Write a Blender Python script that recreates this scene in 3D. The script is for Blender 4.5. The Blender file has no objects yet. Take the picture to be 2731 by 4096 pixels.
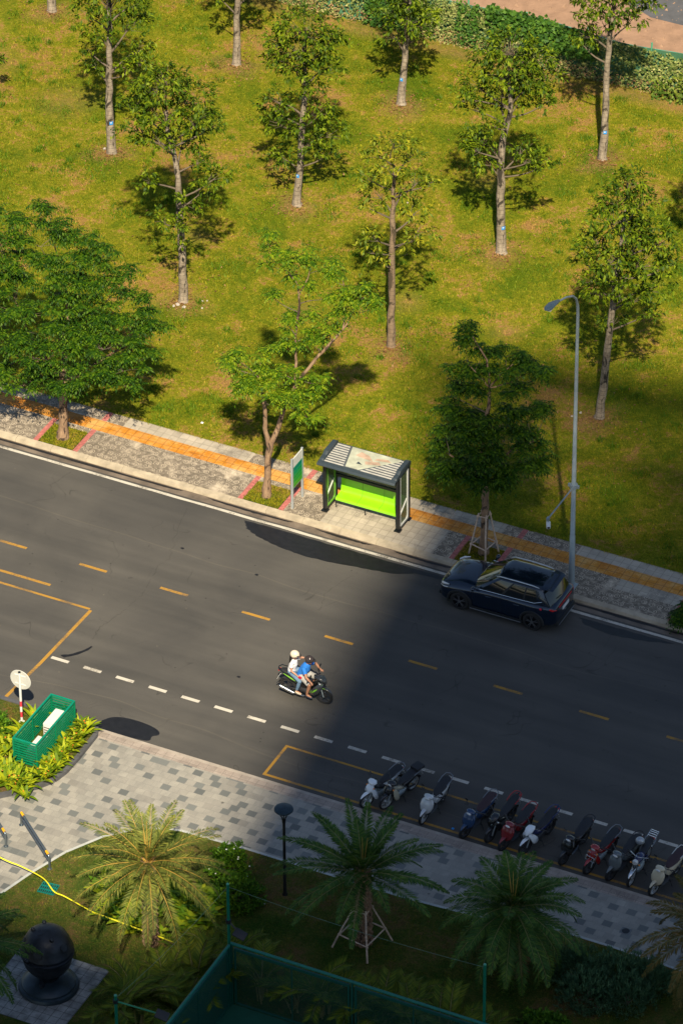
import bpy, bmesh, math, random
import numpy as np
from math import sin, cos, pi, radians, sqrt, atan2
from mathutils import Vector, Matrix, Euler

scene = bpy.context.scene
COL = scene.collection
random.seed(7)
rng = np.random.default_rng(11)

# ------------------------------------------------------------------ camera
CAMP = (67.1964, -134.8795, 109.3525)
PITCH, ROLL, YAW = radians(35.96737), radians(-0.41049), radians(-26.48232)
d = Vector((cos(PITCH)*sin(YAW), cos(PITCH)*cos(YAW), -sin(PITCH)))
r = d.cross(Vector((0, 0, 1))).normalized()
u = r.cross(d)
r2 = r*cos(ROLL)+u*sin(ROLL)
u2 = -r*sin(ROLL)+u*cos(ROLL)
cam = bpy.data.cameras.new('camera')
cam.sensor_fit = 'VERTICAL'
cam.sensor_height = 36.0
cam.lens = 21401.94/4096*36
cam.clip_start = 1.0
cam.clip_end = 6000
camo = bpy.data.objects.new('camera', cam)
M = Matrix(((r2.x, u2.x, -d.x, CAMP[0]), (r2.y, u2.y, -d.y, CAMP[1]), (r2.z, u2.z, -d.z, CAMP[2]), (0, 0, 0, 1)))
camo.matrix_world = M
COL.objects.link(camo)
scene.camera = camo
# ------------------------------------------------------------------ light
SUN_EL, SUN_YAW = radians(48), radians(-28)      # light travels towards this yaw (from +Y, clockwise)
sd = Vector((sin(SUN_YAW)*cos(SUN_EL), cos(SUN_YAW)*cos(SUN_EL), -sin(SUN_EL)))
sl = bpy.data.lights.new('sun', 'SUN')
sl.energy = 4.8
sl.angle = radians(0.7)
sl.color = (1.0, 0.88, 0.66)
so = bpy.data.objects.new('sun', sl)
so.rotation_euler = sd.to_track_quat('-Z', 'Y').to_euler()
so.location = (60, -120, 150)
COL.objects.link(so)
world = bpy.data.worlds.new('World')
scene.world = world
world.use_nodes = True
wt = world.node_tree
bg = wt.nodes['Background']
sky = wt.nodes.new('ShaderNodeTexSky')
sky.sky_type = 'NISHITA'
sky.sun_disc = False
sky.sun_elevation = SUN_EL
sky.sun_rotation = atan2(-sd.x, -sd.y)
sky.air_density = 1.0
sky.dust_density = 0.6
wt.links.new(sky.outputs[0], bg.inputs[0])
bg.inputs[1].default_value = 0.066
scene.view_settings.view_transform = 'Standard'
scene.view_settings.look = 'None'
scene.view_settings.exposure = 0.70
scene.view_settings.gamma = 1.0
scene.cycles.max_bounces = 5
scene.cycles.transparent_max_bounces = 10

# ------------------------------------------------------------------ tags, things
def tag(o, label=None, cat=None, group=None, kind=None):
    if label: o['label'] = label
    if cat: o['category'] = cat
    if group: o['group'] = group
    if kind: o['kind'] = kind
    return o
def thing(name, label, cat, loc=(0, 0, 0), rz=0.0, group=None, parent=None):
    o = bpy.data.objects.new(name, None)
    o.empty_display_size = .3
    COL.objects.link(o)
    o.location = loc
    o.rotation_euler = (0, 0, rz)
    return tag(o, label, cat, group)
def mesh_obj(name, me, mat, parent=None, smooth=False, sharp=None):
    if mat:
        for m_ in (mat if isinstance(mat, (list, tuple)) else [mat]):
            me.materials.append(m_)
    if smooth:
        me.polygons.foreach_set('use_smooth', [True]*len(me.polygons))
        if sharp: me.set_sharp_from_angle(angle=radians(sharp))
    o = bpy.data.objects.new(name, me)
    COL.objects.link(o)
    if parent: o.parent = parent
    return o
class MB:
    def __init__(s): s.v = []; s.f = []; s.m = []; s.mi = 0
    def add(s, vs, fs):
        n = len(s.v); s.v += [tuple(v) for v in vs]
        s.f += [tuple(i+n for i in f) for f in fs]; s.m += [s.mi]*len(fs); return s
    def box(s, x0, x1, y0, y1, z0, z1):
        return s.add([(x0,y0,z0),(x1,y0,z0),(x1,y1,z0),(x0,y1,z0),(x0,y0,z1),(x1,y0,z1),(x1,y1,z1),(x0,y1,z1)],
                     [(3,2,1,0),(4,5,6,7),(0,1,5,4),(1,2,6,5),(2,3,7,6),(3,0,4,7)])
    def bar(s, a, b, w, h, up=(0,0,1)):
        a = Vector(a); b = Vector(b); t = (b-a).normalized(); up = Vector(up)
        sd_ = t.cross(up)
        if sd_.length < 1e-4: sd_ = t.cross(Vector((1,0,0)))
        sd_.normalize(); n = sd_.cross(t)
        vs = []
        for p in (a, b):
            for i, j in ((-1,-1),(1,-1),(1,1),(-1,1)): vs.append(p+sd_*i*w/2+n*j*h/2)
        return s.add(vs, [(0,1,2,3),(7,6,5,4),(0,4,5,1),(1,5,6,2),(2,6,7,3),(3,7,4,0)])
    def tube(s, pts, rad, n=8, cap=True, closed=False):
        pts = [Vector(p) for p in pts]
        if not isinstance(rad, (list, tuple)): rad = [rad]*len(pts)
        k = len(pts); rings = []; prev = None
        for i, p in enumerate(pts):
            if closed: t = pts[(i+1) % k]-pts[i-1]
            else: t = pts[min(i+1, k-1)]-pts[max(i-1, 0)]
            if t.length < 1e-9: t = Vector((0,0,1))
            t.normalize()
            if prev is None:
                a = Vector((0,0,1)) if abs(t.z) < .9 else Vector((1,0,0))
                prev = t.cross(a).normalized()
            else:
                prev = prev - t*prev.dot(t)
                if prev.length < 1e-6: prev = t.cross(Vector((1,0,0)))
                prev.normalize()
            b = t.cross(prev)
            rings.append([p+(prev*cos(2*pi*j/n)+b*sin(2*pi*j/n))*rad[i] for j in range(n)])
        vs = [v for r_ in rings for v in r_]; fs = []
        for i in range(k if closed else k-1):
            a = i*n; b = ((i+1) % k)*n
            for j in range(n): fs.append((a+j, a+(j+1) % n, b+(j+1) % n, b+j))
        if cap and not closed:
            fs.append(tuple(range(n-1, -1, -1))); fs.append(tuple((k-1)*n+j for j in range(n)))
        return s.add(vs, fs)
    def lathe(s, prof, c=(0,0,0), n=16, axis='z', cap=True):
        vs = []; fs = []
        for (r_, h) in prof:
            for j in range(n):
                a = 2*pi*j/n; x, y = r_*cos(a), r_*sin(a)
                p = (x, y, h) if axis == 'z' else ((x, h, y) if axis == 'y' else (h, x, y))
                vs.append((c[0]+p[0], c[1]+p[1], c[2]+p[2]))
        for i in range(len(prof)-1):
            for j in range(n):
                q = (i*n+j, i*n+(j+1) % n, (i+1)*n+(j+1) % n, (i+1)*n+j)
                fs.append(q if axis != 'y' else q[::-1])
        if cap:
            fs.append(tuple(range(n-1, -1, -1))); fs.append(tuple((len(prof)-1)*n+j for j in range(n)))
        return s.add(vs, fs)
    def ell(s, c, rx, ry, rz, n=12, m=8):
        vs = [(c[0], c[1], c[2]-rz)]
        for i in range(1, m):
            t = -pi/2+pi*i/m
            for j in range(n): vs.append((c[0]+rx*cos(t)*cos(2*pi*j/n), c[1]+ry*cos(t)*sin(2*pi*j/n), c[2]+rz*sin(t)))
        vs.append((c[0], c[1], c[2]+rz)); fs = []
        for j in range(n): fs.append((0, 1+(j+1) % n, 1+j))
        for i in range(m-2):
            for j in range(n): fs.append((1+i*n+j, 1+i*n+(j+1) % n, 1+(i+1)*n+(j+1) % n, 1+(i+1)*n+j))
        L = len(vs)-1
        for j in range(n): fs.append((L, L-n+j, L-n+(j+1) % n))
        return s.add(vs, fs)
    def prism(s, poly, z0, z1):
        n = len(poly)
        vs = [(x, y, z0) for x, y in poly]+[(x, y, z1) for x, y in poly]
        return s.add(vs, [tuple(range(n-1, -1, -1)), tuple(range(n, 2*n))]+[(i, (i+1) % n, n+(i+1) % n, n+i) for i in range(n)])
    def sheet(s, poly, z): 
        return s.add([(x, y, z) for x, y in poly], [tuple(range(len(poly)))])
    def sweep(s, pts, hw, hh, n=12, e=1.0):
        """ellipse swept in the xz-plane: pts (x,z[,y]), hw = half width in y, hh = half height"""
        k = len(pts); rings = []
        for i in range(k):
            a = pts[max(i-1, 0)]; b = pts[min(i+1, k-1)]
            tx, tz = b[0]-a[0], b[1]-a[1]; L = sqrt(tx*tx+tz*tz) or 1
            nx, nz = -tz/L, tx/L
            y0 = pts[i][2] if len(pts[i]) > 2 else 0
            w = hw[i]; h = hh[i]
            for j in range(n):
                c_, s_ = cos(2*pi*j/n), sin(2*pi*j/n)
                c_ = math.copysign(abs(c_)**e, c_); s_ = math.copysign(abs(s_)**e, s_)
                rings.append((pts[i][0]+nx*h*s_, y0+w*c_, pts[i][1]+nz*h*s_))
        fs = [(i*n+j, (i+1)*n+j, (i+1)*n+(j+1) % n, i*n+(j+1) % n) for i in range(k-1) for j in range(n)]
        fs.append(tuple(range(n))); fs.append(tuple((k-1)*n+j for j in range(n-1, -1, -1)))
        return s.add(rings, fs)
    def xf(s, M_, start=0):
        for i in range(start, len(s.v)): s.v[i] = tuple(M_ @ Vector(s.v[i]))
        return s
    def build(s, name, mat, parent=None, smooth=False, sharp=35, bevel=0):
        me = bpy.data.meshes.new(name)
        me.from_pydata(s.v, [], s.f)
        bm = bmesh.new(); bm.from_mesh(me)
        for f, mi in zip(bm.faces, s.m): f.material_index = mi
        bmesh.ops.recalc_face_normals(bm, faces=bm.faces)
        if bevel: bmesh.ops.bevel(bm, geom=list(bm.edges), offset=bevel, segments=2, affect='EDGES', profile=.6, clamp_overlap=True)
        bm.to_mesh(me); bm.free()
        return mesh_obj(name, me, mat, parent, smooth or bool(bevel), sharp)
def np_mesh(name, V, n, mat, parent=None, attr=None):
    """V: (k*n,3) vertices, faces of n consecutive vertices"""
    V = np.asarray(V, dtype=np.float32).reshape(-1, 3)
    me = bpy.data.meshes.new(name)
    nv = len(V); nf = nv//n
    me.vertices.add(nv); me.vertices.foreach_set('co', V.ravel())
    me.loops.add(nv); me.loops.foreach_set('vertex_index', np.arange(nv, dtype=np.int32))
    me.polygons.add(nf)
    me.polygons.foreach_set('loop_start', np.arange(0, nv, n, dtype=np.int32))
    me.polygons.foreach_set('loop_total', np.full(nf, n, dtype=np.int32))
    me.update(calc_edges=True)
    return mesh_obj(name, me, mat, parent)

# ------------------------------------------------------------------ materials
def newmat(name):
    m = bpy.data.materials.new(name); m.use_nodes = True
    nt = m.node_tree; b = nt.nodes['Principled BSDF']
    return m, nt, b
def lk(nt, a, b): nt.links.new(a, b)
def coord(nt, scale=1.0, kind='Object'):
    tc = nt.nodes.new('ShaderNodeTexCoord')
    return tc.outputs[kind]
def noise(nt, vec, scale, detail=4, rough=.6, dist=0):
    n = nt.nodes.new('ShaderNodeTexNoise'); n.inputs['Scale'].default_value = scale
    n.inputs['Detail'].default_value = detail; n.inputs['Roughness'].default_value = rough
    n.inputs['Distortion'].default_value = dist
    lk(nt, vec, n.inputs['Vector']); return n.outputs['Fac']
def ramp(nt, fac, stops, interp='LINEAR'):
    rp = nt.nodes.new('ShaderNodeValToRGB'); cr = rp.color_ramp; cr.interpolation = interp
    while len(cr.elements) < len(stops): cr.elements.new(.5)
    for e, (p, c) in zip(cr.elements, stops):
        e.position = p; e.color = (*c, 1) if len(c) == 3 else c
    lk(nt, fac, rp.inputs[0]); return rp.outputs[0]
def mix(nt, fac, a, b, mode='MIX'):
    m = nt.nodes.new('ShaderNodeMix'); m.data_type = 'RGBA'; m.blend_type = mode
    for i, v in ((0, fac), (6, a), (7, b)):
        if hasattr(v, 'is_linked') or hasattr(v, 'links'): lk(nt, v, m.inputs[i])
        elif isinstance(v, (int, float)): m.inputs[i].default_value = v if i == 0 else (v, v, v, 1)
        else: m.inputs[i].default_value = (*v, 1)
    return m.outputs[2]
def math_(nt, op, a, b=0.0, c=None):
    m = nt.nodes.new('ShaderNodeMath'); m.operation = op
    for i, v in enumerate((a, b) if c is None else (a, b, c)):
        if isinstance(v, (int, float)): m.inputs[i].default_value = v
        else: lk(nt, v, m.inputs[i])
    return m.outputs[0]
def bump(nt, b, h, strength=.3, dist=.02):
    bp = nt.nodes.new('ShaderNodeBump'); bp.inputs['Strength'].default_value = strength
    bp.inputs['Distance'].default_value = dist
    lk(nt, h, bp.inputs['Height']); lk(nt, bp.outputs[0], b.inputs['Normal'])
def plain(name, col, rough=.5, metal=0.0, var=.12, scale=6, bumpy=0.0, coat=0.0, spec=.5):
    m, nt, b = newmat(name)
    v = coord(nt)
    f = noise(nt, v, scale, 5)
    c1 = tuple(c*(1-var) for c in col); c2 = tuple(min(1, c*(1+var)) for c in col)
    lk(nt, ramp(nt, f, [(.3, c1), (.7, c2)]), b.inputs['Base Color'])
    b.inputs['Roughness'].default_value = rough; b.inputs['Metallic'].default_value = metal
    b.inputs['Specular IOR Level'].default_value = spec
    if coat: b.inputs['Coat Weight'].default_value = coat; b.inputs['Coat Roughness'].default_value = .05
    if bumpy: bump(nt, b, noise(nt, v, scale*4, 5), bumpy, .01)
    return m
_pm = {}
def pm(name, *a, **k):
    if name not in _pm: _pm[name] = plain(name, *a, **k)
    return _pm[name]
def leafmat(name, c1, c2, c3, trans=.25, rough=.45, patch=.6):
    """per-leaf colour variation plus larger patches of hue; some light passes through"""
    m, nt, b = newmat(name)
    g = nt.nodes.new('ShaderNodeNewGeometry')
    v = coord(nt)
    f = noise(nt, v, patch, 3)
    base = ramp(nt, math_(nt, 'ADD', math_(nt, 'MULTIPLY', g.outputs['Random Per Island'], .6), math_(nt, 'MULTIPLY', f, .55)),
                [(.2, c1), (.55, c2), (.95, c3)])
    lk(nt, base, b.inputs['Base Color'])
    b.inputs['Roughness'].default_value = rough+.12
    b.inputs['Specular IOR Level'].default_value = .2
    t = nt.nodes.new('ShaderNodeBsdfTranslucent'); lk(nt, base, t.inputs[0])
    ms = nt.nodes.new('ShaderNodeMixShader'); ms.inputs[0].default_value = trans
    lk(nt, b.outputs[0], ms.inputs[1]); lk(nt, t.outputs[0], ms.inputs[2])
    lk(nt, ms.outputs[0], nt.nodes['Material Output'].inputs[0])
    return m

def asphalt_mat():
    m, nt, b = newmat('asphalt'); v = coord(nt)
    big = noise(nt, v, .25, 5, .6, .4)
    st = nt.nodes.new('ShaderNodeMapping'); st.inputs['Scale'].default_value = (.12, 1.6, 1); lk(nt, v, st.inputs[0])
    lane = noise(nt, st.outputs[0], .8, 4, .55)
    fine = noise(nt, v, 55, 3, .7)
    c = ramp(nt, big, [(.3, (.058, .055, .050)), (.7, (.088, .082, .072))])
    c = mix(nt, 1.0, c, ramp(nt, lane, [(.3, (.78,)*3), (.7, (1.14, 1.12, 1.1))]), 'MULTIPLY')
    c = mix(nt, 1.0, c, ramp(nt, fine, [(.3, (.72,)*3), (.5, (1,)*3), (.72, (1.45, 1.42, 1.38))]), 'MULTIPLY')
    vo = nt.nodes.new('ShaderNodeTexVoronoi'); vo.inputs['Scale'].default_value = 1.6; lk(nt, v, vo.inputs[0])
    spot = ramp(nt, vo.outputs['Distance'], [(.03, (.35,)*3), (.055, (1,)*3)])
    vo2 = nt.nodes.new('ShaderNodeTexVoronoi'); vo2.inputs['Scale'].default_value = .9; lk(nt, v, vo2.inputs[0])
    spot2 = ramp(nt, vo2.outputs['Distance'], [(.012, (2.8, 2.6, 2.2)), (.02, (1,)*3)])
    c = mix(nt, 1.0, c, spot, 'MULTIPLY'); c = mix(nt, 1.0, c, spot2, 'MULTIPLY')
    # thin wandering cracks and old tyre lines
    crn = noise(nt, v, .35, 2, .5, 1.2)
    cr = ramp(nt, math_(nt, 'ABSOLUTE', math_(nt, 'SUBTRACT', crn, .5)), [(.0, (.62,)*3), (.003, (1,)*3)])
    mask = noise(nt, v, .5, 2)
    cr = mix(nt, ramp(nt, mask, [(.5, (1,)*3), (.56, (0,)*3)]), cr, (1, 1, 1))
    c = mix(nt, 1.0, c, cr, 'MULTIPLY')
    sx = nt.nodes.new('ShaderNodeSeparateXYZ'); lk(nt, v, sx.inputs[0])
    ln = math_(nt, 'ADD', sx.outputs[1], math_(nt, 'ADD', math_(nt, 'MULTIPLY', noise(nt, v, .12, 2), 1.2), 3.9))
    ln2 = math_(nt, 'ADD', sx.outputs[1], math_(nt, 'ADD', math_(nt, 'MULTIPLY', noise(nt, v, .1, 2), 2.4), 12.0))
    for q in (ln, ln2):
        c = mix(nt, 1.0, c, ramp(nt, math_(nt, 'ABSOLUTE', q), [(.0, (1.35, 1.3, 1.2)), (.035, (1,)*3)]), 'MULTIPLY')
    lk(nt, c, b.inputs['Base Color'])
    lk(nt, ramp(nt, big, [(.3, (.75,)*3), (.7, (.92,)*3)]), b.inputs['Roughness'])
    bump(nt, b, fine, .5, .006)
    return m
def grid_lines(nt, sx, x_off, w, line=.035):
    """1 on a joint of a w-spaced grid, 0 elsewhere, along one coordinate"""
    f = math_(nt, 'FRACT', math_(nt, 'DIVIDE', math_(nt, 'ADD', sx, x_off), w))
    a = math_(nt, 'ABSOLUTE', math_(nt, 'SUBTRACT', f, .5))
    return math_(nt, 'GREATER_THAN', a, .5-line)
T = .3055
def sidewalk_mat(name, dark, light, thr=(.42, .56)):
    m, nt, b = newmat(name); v = coord(nt)
    s = nt.nodes.new('ShaderNodeSeparateXYZ'); lk(nt, v, s.inputs[0])
    X, Y = s.outputs[0], s.outputs[1]
    gx = grid_lines(nt, X, 30.0, T); gy = grid_lines(nt, Y, 30.09, T)
    joint = math_(nt, 'MAXIMUM', gx, gy)
    fx = math_(nt, 'SUBTRACT', math_(nt, 'FRACT', math_(nt, 'DIVIDE', math_(nt, 'ADD', X, 30.0+T*.33), T)), .5)
    fy = math_(nt, 'SUBTRACT', math_(nt, 'FRACT', math_(nt, 'DIVIDE', math_(nt, 'ADD', Y, 30.09+T*.4), T)), .5)
    jn = nt.nodes.new('ShaderNodeTexWhiteNoise'); jn.noise_dimensions = '2D'; jc = nt.nodes.new('ShaderNodeCombineXYZ')
    lk(nt, math_(nt, 'FLOOR', math_(nt, 'DIVIDE', math_(nt, 'ADD', X, 30.0+T*.33), T)), jc.inputs[0]); lk(nt, math_(nt, 'FLOOR', math_(nt, 'DIVIDE', math_(nt, 'ADD', Y, 30.09+T*.4), T)), jc.inputs[1]); lk(nt, jc.outputs[0], jn.inputs[0])
    js = nt.nodes.new('ShaderNodeSeparateColor'); lk(nt, jn.outputs[1], js.inputs[0])
    fx = math_(nt, 'ADD', fx, math_(nt, 'MULTIPLY', math_(nt, 'SUBTRACT', js.outputs[0], .5), .55))
    fy = math_(nt, 'ADD', fy, math_(nt, 'MULTIPLY', math_(nt, 'SUBTRACT', js.outputs[1], .5), .55))
    dd = math_(nt, 'SQRT', math_(nt, 'ADD', math_(nt, 'MULTIPLY', fx, fx), math_(nt, 'MULTIPLY', fy, fy)))
    ring = ramp(nt, math_(nt, 'SINE', math_(nt, 'MULTIPLY', dd, 27)), [(.15, (0,)*3), (.5, (1,)*3)])
    ringm = mix(nt, math_(nt, 'LESS_THAN', dd, .42), (.15,)*3, ring)
    small = math_(nt, 'MAXIMUM', grid_lines(nt, X, 30.0, T/6, .2), grid_lines(nt, Y, 30.09, T/6, .2))
    pat = mix(nt, math_(nt, 'MULTIPLY', small, .25), ringm, (.7,)*3)
    dirt = noise(nt, v, .55, 5, .65, .3)
    dm = ramp(nt, dirt, [(thr[0], (1,)*3), (thr[1], (0,)*3)])       # where the carved pattern holds dirt
    wear = noise(nt, v, 7, 5, .7)
    patc = mix(nt, pat, dark, tuple(.85*l+.15*d_ for l, d_ in zip(light, dark)))
    patc = mix(nt, ramp(nt, wear, [(.46, (0,)*3), (.66, (.6,)*3)]), patc, light)
    c = mix(nt, dm, light, patc)
    jl = mix(nt, math_(nt, 'MULTIPLY', joint, .55), c, tuple(.45*l for l in light))
    n2 = noise(nt, v, 3.0, 4)
    c = mix(nt, 1.0, jl, ramp(nt, n2, [(.3, (.85,)*3), (.7, (1.12,)*3)]), 'MULTIPLY')
    # a cell's own shade
    wn = nt.nodes.new('ShaderNodeTexWhiteNoise'); wn.noise_dimensions = '2D'
    cb = nt.nodes.new('ShaderNodeCombineXYZ')
    lk(nt, math_(nt, 'FLOOR', math_(nt, 'DIVIDE', math_(nt, 'ADD', X, 30.0), T)), cb.inputs[0])
    lk(nt, math_(nt, 'FLOOR', math_(nt, 'DIVIDE', math_(nt, 'ADD', Y, 30.09), T)), cb.inputs[1])
    lk(nt, cb.outputs[0], wn.inputs[0])
    c = mix(nt, 1.0, c, ramp(nt, wn.outputs[0], [(0, (.88,)*3), (1, (1.08,)*3)]), 'MULTIPLY')
    lk(nt, c, b.inputs['Base Color']); b.inputs['Roughness'].default_value = .85
    bump(nt, b, math_(nt, 'SUBTRACT', 1.0, joint), .4, .008)
    return m
def tactile_mat():
    m, nt, b = newmat('tactile_tile'); v = coord(nt)
    s = nt.nodes.new('ShaderNodeSeparateXYZ'); lk(nt, v, s.inputs[0]); X, Y = s.outputs[0], s.outputs[1]
    joint = math_(nt, 'MAXIMUM', grid_lines(nt, X, 30.0, T, .04), grid_lines(nt, Y, 30.0-.515-30*0+T*.0, T, .04))
    dirt = noise(nt, v, .6, 5, .65, .5)
    c = ramp(nt, dirt, [(.40, (.46, .16, .006)), (.52, (.55, .22, .016)), (.60, (.60, .31, .07))])
    bars = math_(nt, 'GREATER_THAN', math_(nt, 'FRACT', math_(nt, 'DIVIDE', Y, T/5)), .55)
    bx = math_(nt, 'GREATER_THAN', noise(nt, v, 4, 2), .5)
    c = mix(nt, math_(nt, 'MULTIPLY', math_(nt, 'MULTIPLY', bars, bx), .35), c, (.75, .47, .2))
    c = mix(nt, math_(nt, 'MULTIPLY', joint, .6), c, (.15, .055, .012))
    c = mix(nt, 1.0, c, ramp(nt, noise(nt, v, 9, 5), [(.3, (.85,)*3), (.7, (1.1,)*3)]), 'MULTIPLY')
    lk(nt, c, b.inputs['Base Color']); b.inputs['Roughness'].default_value = .75
    bump(nt, b, bars, .4, .006)
    return m
def paver_mat(name, tilt=0.0):
    m, nt, b = newmat(name); v = coord(nt)
    s = nt.nodes.new('ShaderNodeSeparateXYZ'); lk(nt, v, s.inputs[0]); X, Y = s.outputs[0], s.outputs[1]
    W, H = .313, .277
    row = math_(nt, 'FLOOR', math_(nt, 'DIVIDE', math_(nt, 'ADD', Y, 60.43), H))
    wr = nt.nodes.new('ShaderNodeTexWhiteNoise'); wr.noise_dimensions = '1D'; lk(nt, row, wr.inputs['W'])
    par = math_(nt, 'MODULO', row, 2.0)
    off = math_(nt, 'ADD', math_(nt, 'MULTIPLY', par, .5), math_(nt, 'MULTIPLY', wr.outputs[0], .12))
    xs = math_(nt, 'ADD', math_(nt, 'DIVIDE', math_(nt, 'ADD', X, 60.0), W), off)
    colm = math_(nt, 'FLOOR', xs)
    cb = nt.nodes.new('ShaderNodeCombineXYZ'); lk(nt, colm, cb.inputs[0]); lk(nt, row, cb.inputs[1])
    wn = nt.nodes.new('ShaderNodeTexWhiteNoise'); wn.noise_dimensions = '2D'; lk(nt, cb.outputs[0], wn.inputs[0])
    # dark stones set out in a loose lattice, every third stone or so
    q = math_(nt, 'MODULO', math_(nt, 'ADD', math_(nt, 'MULTIPLY', colm, 1.0), math_(nt, 'MULTIPLY', row, 2.0)), 5.0)
    evenr = math_(nt, 'LESS_THAN', math_(nt, 'MODULO', row, 2.0), .5)
    lat = math_(nt, 'MULTIPLY', math_(nt, 'LESS_THAN', q, .5), math_(nt, 'GREATER_THAN', wn.outputs[0], .28))
    extra = math_(nt, 'GREATER_THAN', wn.outputs[0], .955)
    darkm = math_(nt, 'MAXIMUM', lat, extra)
    tone = ramp(nt, wn.outputs[1], [(.0, (.225, .208, .178)), (.3, (.29, .268, .228)), (.7, (.312, .289, .244)), (1, (.355, .327, .275))])
    st = noise(nt, v, 1.3, 5, .65, .8)
    tone = mix(nt, 1.0, tone, ramp(nt, st, [(.3, (.8, .82, .84)), (.65, (1.1,)*3)]), 'MULTIPLY')
    dark = ramp(nt, wn.outputs[1], [(0, (.10, .105, .10)), (1, (.18, .185, .17))])
    c = mix(nt, darkm, tone, dark)
    fx = math_(nt, 'ABSOLUTE', math_(nt, 'SUBTRACT', math_(nt, 'FRACT', xs), .5))
    fy = math_(nt, 'ABSOLUTE', math_(nt, 'SUBTRACT', math_(nt, 'FRACT', math_(nt, 'DIVIDE', math_(nt, 'ADD', Y, 60.43), H)), .5))
    jt = math_(nt, 'MAXIMUM', math_(nt, 'GREATER_THAN', fx, .47), math_(nt, 'GREATER_THAN', fy, .468))
    c = mix(nt, math_(nt, 'MULTIPLY', jt, .45), c, (.2, .19, .17))
    c = mix(nt, 1.0, c, ramp(nt, noise(nt, v, 30, 4, .7), [(.3, (.88,)*3), (.7, (1.1,)*3)]), 'MULTIPLY')
    vv = nt.nodes.new('ShaderNodeTexVoronoi'); vv.inputs['Scale'].default_value = .8; lk(nt, v, vv.inputs[0])
    c = mix(nt, 1.0, c, ramp(nt, vv.outputs['Distance'], [(.03, (.45,)*3), (.05, (1,)*3)]), 'MULTIPLY')
    lk(nt, c, b.inputs['Base Color']); b.inputs['Roughness'].default_value = .7
    bump(nt, b, math_(nt, 'SUBTRACT', 1.0, jt), .3, .006)
    return m
def grass_color(nt, v, lush, dry, bare, s=1.0, thr=0.0):
    a = noise(nt, v, .35*s, 5, .62, .5)
    b_ = noise(nt, v, 2.2*s, 6, .75, .4)
    f = math_(nt, 'ADD', math_(nt, 'MULTIPLY', a, .42), math_(nt, 'ADD', math_(nt, 'MULTIPLY', b_, .30), math_(nt, 'MULTIPLY', noise(nt, v, 7.5*s, 5, .75), .28)))
    c = ramp(nt, f, [(.41+thr, lush), (.475+thr, tuple(.5*x+.5*y for x, y in zip(lush, dry))), (.52+thr, dry), (.575+thr, bare)])
    fine = noise(nt, v, 20, 4, .75)
    return mix(nt, 1.0, c, ramp(nt, fine, [(.3, (.5,)*3), (.5, (1,)*3), (.7, (1.45,)*3)]), 'MULTIPLY')
def grass_mat(name, lush, dry, bare, blade=False, s=1.0, attr=False, thr=0.0):
    m, nt, b = newmat(name); v = coord(nt)
    c = grass_color(nt, v, lush, dry, bare, s, thr)
    if blade:
        g = nt.nodes.new('ShaderNodeNewGeometry')
        c = mix(nt, 1.0, c, ramp(nt, g.outputs['Random Per Island'], [(0, (.7, .8, .7)), (.6, (1.15, 1.15, 1.0)), (1, (1.7, 1.6, 1.2))]), 'MULTIPLY')
        lk(nt, c, b.inputs['Base Color'])
        b.inputs['Roughness'].default_value = .6; b.inputs['Specular IOR Level'].default_value = .2
        t = nt.nodes.new('ShaderNodeBsdfTranslucent'); lk(nt, c, t.inputs[0])
        ms = nt.nodes.new('ShaderNodeMixShader'); ms.inputs[0].default_value = .3
        lk(nt, b.outputs[0], ms.inputs[1]); lk(nt, t.outputs[0], ms.inputs[2])
        lk(nt, ms.outputs[0], nt.nodes['Material Output'].inputs[0])
    else:
        if attr:
            at = nt.nodes.new('ShaderNodeAttribute'); at.attribute_name = 'bare'
            k = math_(nt, 'MULTIPLY', at.outputs['Fac'], ramp(nt, noise(nt, v, 5, 5, .7), [(.3, (.4,)*3), (.6, (1,)*3)]))
            c = mix(nt, k, c, ramp(nt, noise(nt, v, 14, 4), [(.3, (.20, .095, .04)), (.7, (.40, .22, .11))]))
        lk(nt, c, b.inputs['Base Color']); b.inputs['Roughness'].default_value = .95
        b.inputs['Specular IOR Level'].default_value = .1
        bump(nt, b, noise(nt, v, 22, 5, .8), .9, .05)
    return m
def bark_mat(name, c1, c2, dark, s=5, rings=False):
    m, nt, b = newmat(name); v = coord(nt)
    mp = nt.nodes.new('ShaderNodeMapping'); mp.inputs['Scale'].default_value = (1, 1, .45); lk(nt, v, mp.inputs[0])
    f = noise(nt, mp.outputs[0], s, 5, .7, .3)
    c = ramp(nt, f, [(.3, c1), (.65, c2)])
    g = noise(nt, mp.outputs[0], s*.55, 4, .6, .8)
    c = mix(nt, ramp(nt, g, [(.53, (0,)*3), (.58, (1,)*3)]), c, dark)
    if rings:
        sx = nt.nodes.new('ShaderNodeSeparateXYZ'); lk(nt, v, sx.inputs[0])
        rr = math_(nt, 'FRACT', math_(nt, 'MULTIPLY', math_(nt, 'ADD', sx.outputs[2], math_(nt, 'MULTIPLY', g, .1)), 5.5))
        c = mix(nt, math_(nt, 'MULTIPLY', math_(nt, 'LESS_THAN', rr, .12), .5), c, dark)
    lk(nt, c, b.inputs['Base Color']); b.inputs['Roughness'].default_value = .9
    bump(nt, b, f, .7, .03)
    return m
def glass_mat(name, tint=(.5, .55, .5), alpha=.5):
    m, nt, b = newmat(name)
    b.inputs['Base Color'].default_value = (*tint, 1); b.inputs['Roughness'].default_value = .05
    t = nt.nodes.new('ShaderNodeBsdfTransparent'); t.inputs[0].default_value = (.85, .9, .85, 1)
    ms = nt.nodes.new('ShaderNodeMixShader'); ms.inputs[0].default_value = alpha
    lk(nt, b.outputs[0], ms.inputs[2]); lk(nt, t.outputs[0], ms.inputs[1])
    lk(nt, ms.outputs[0], nt.nodes['Material Output'].inputs[0])
    return m
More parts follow.
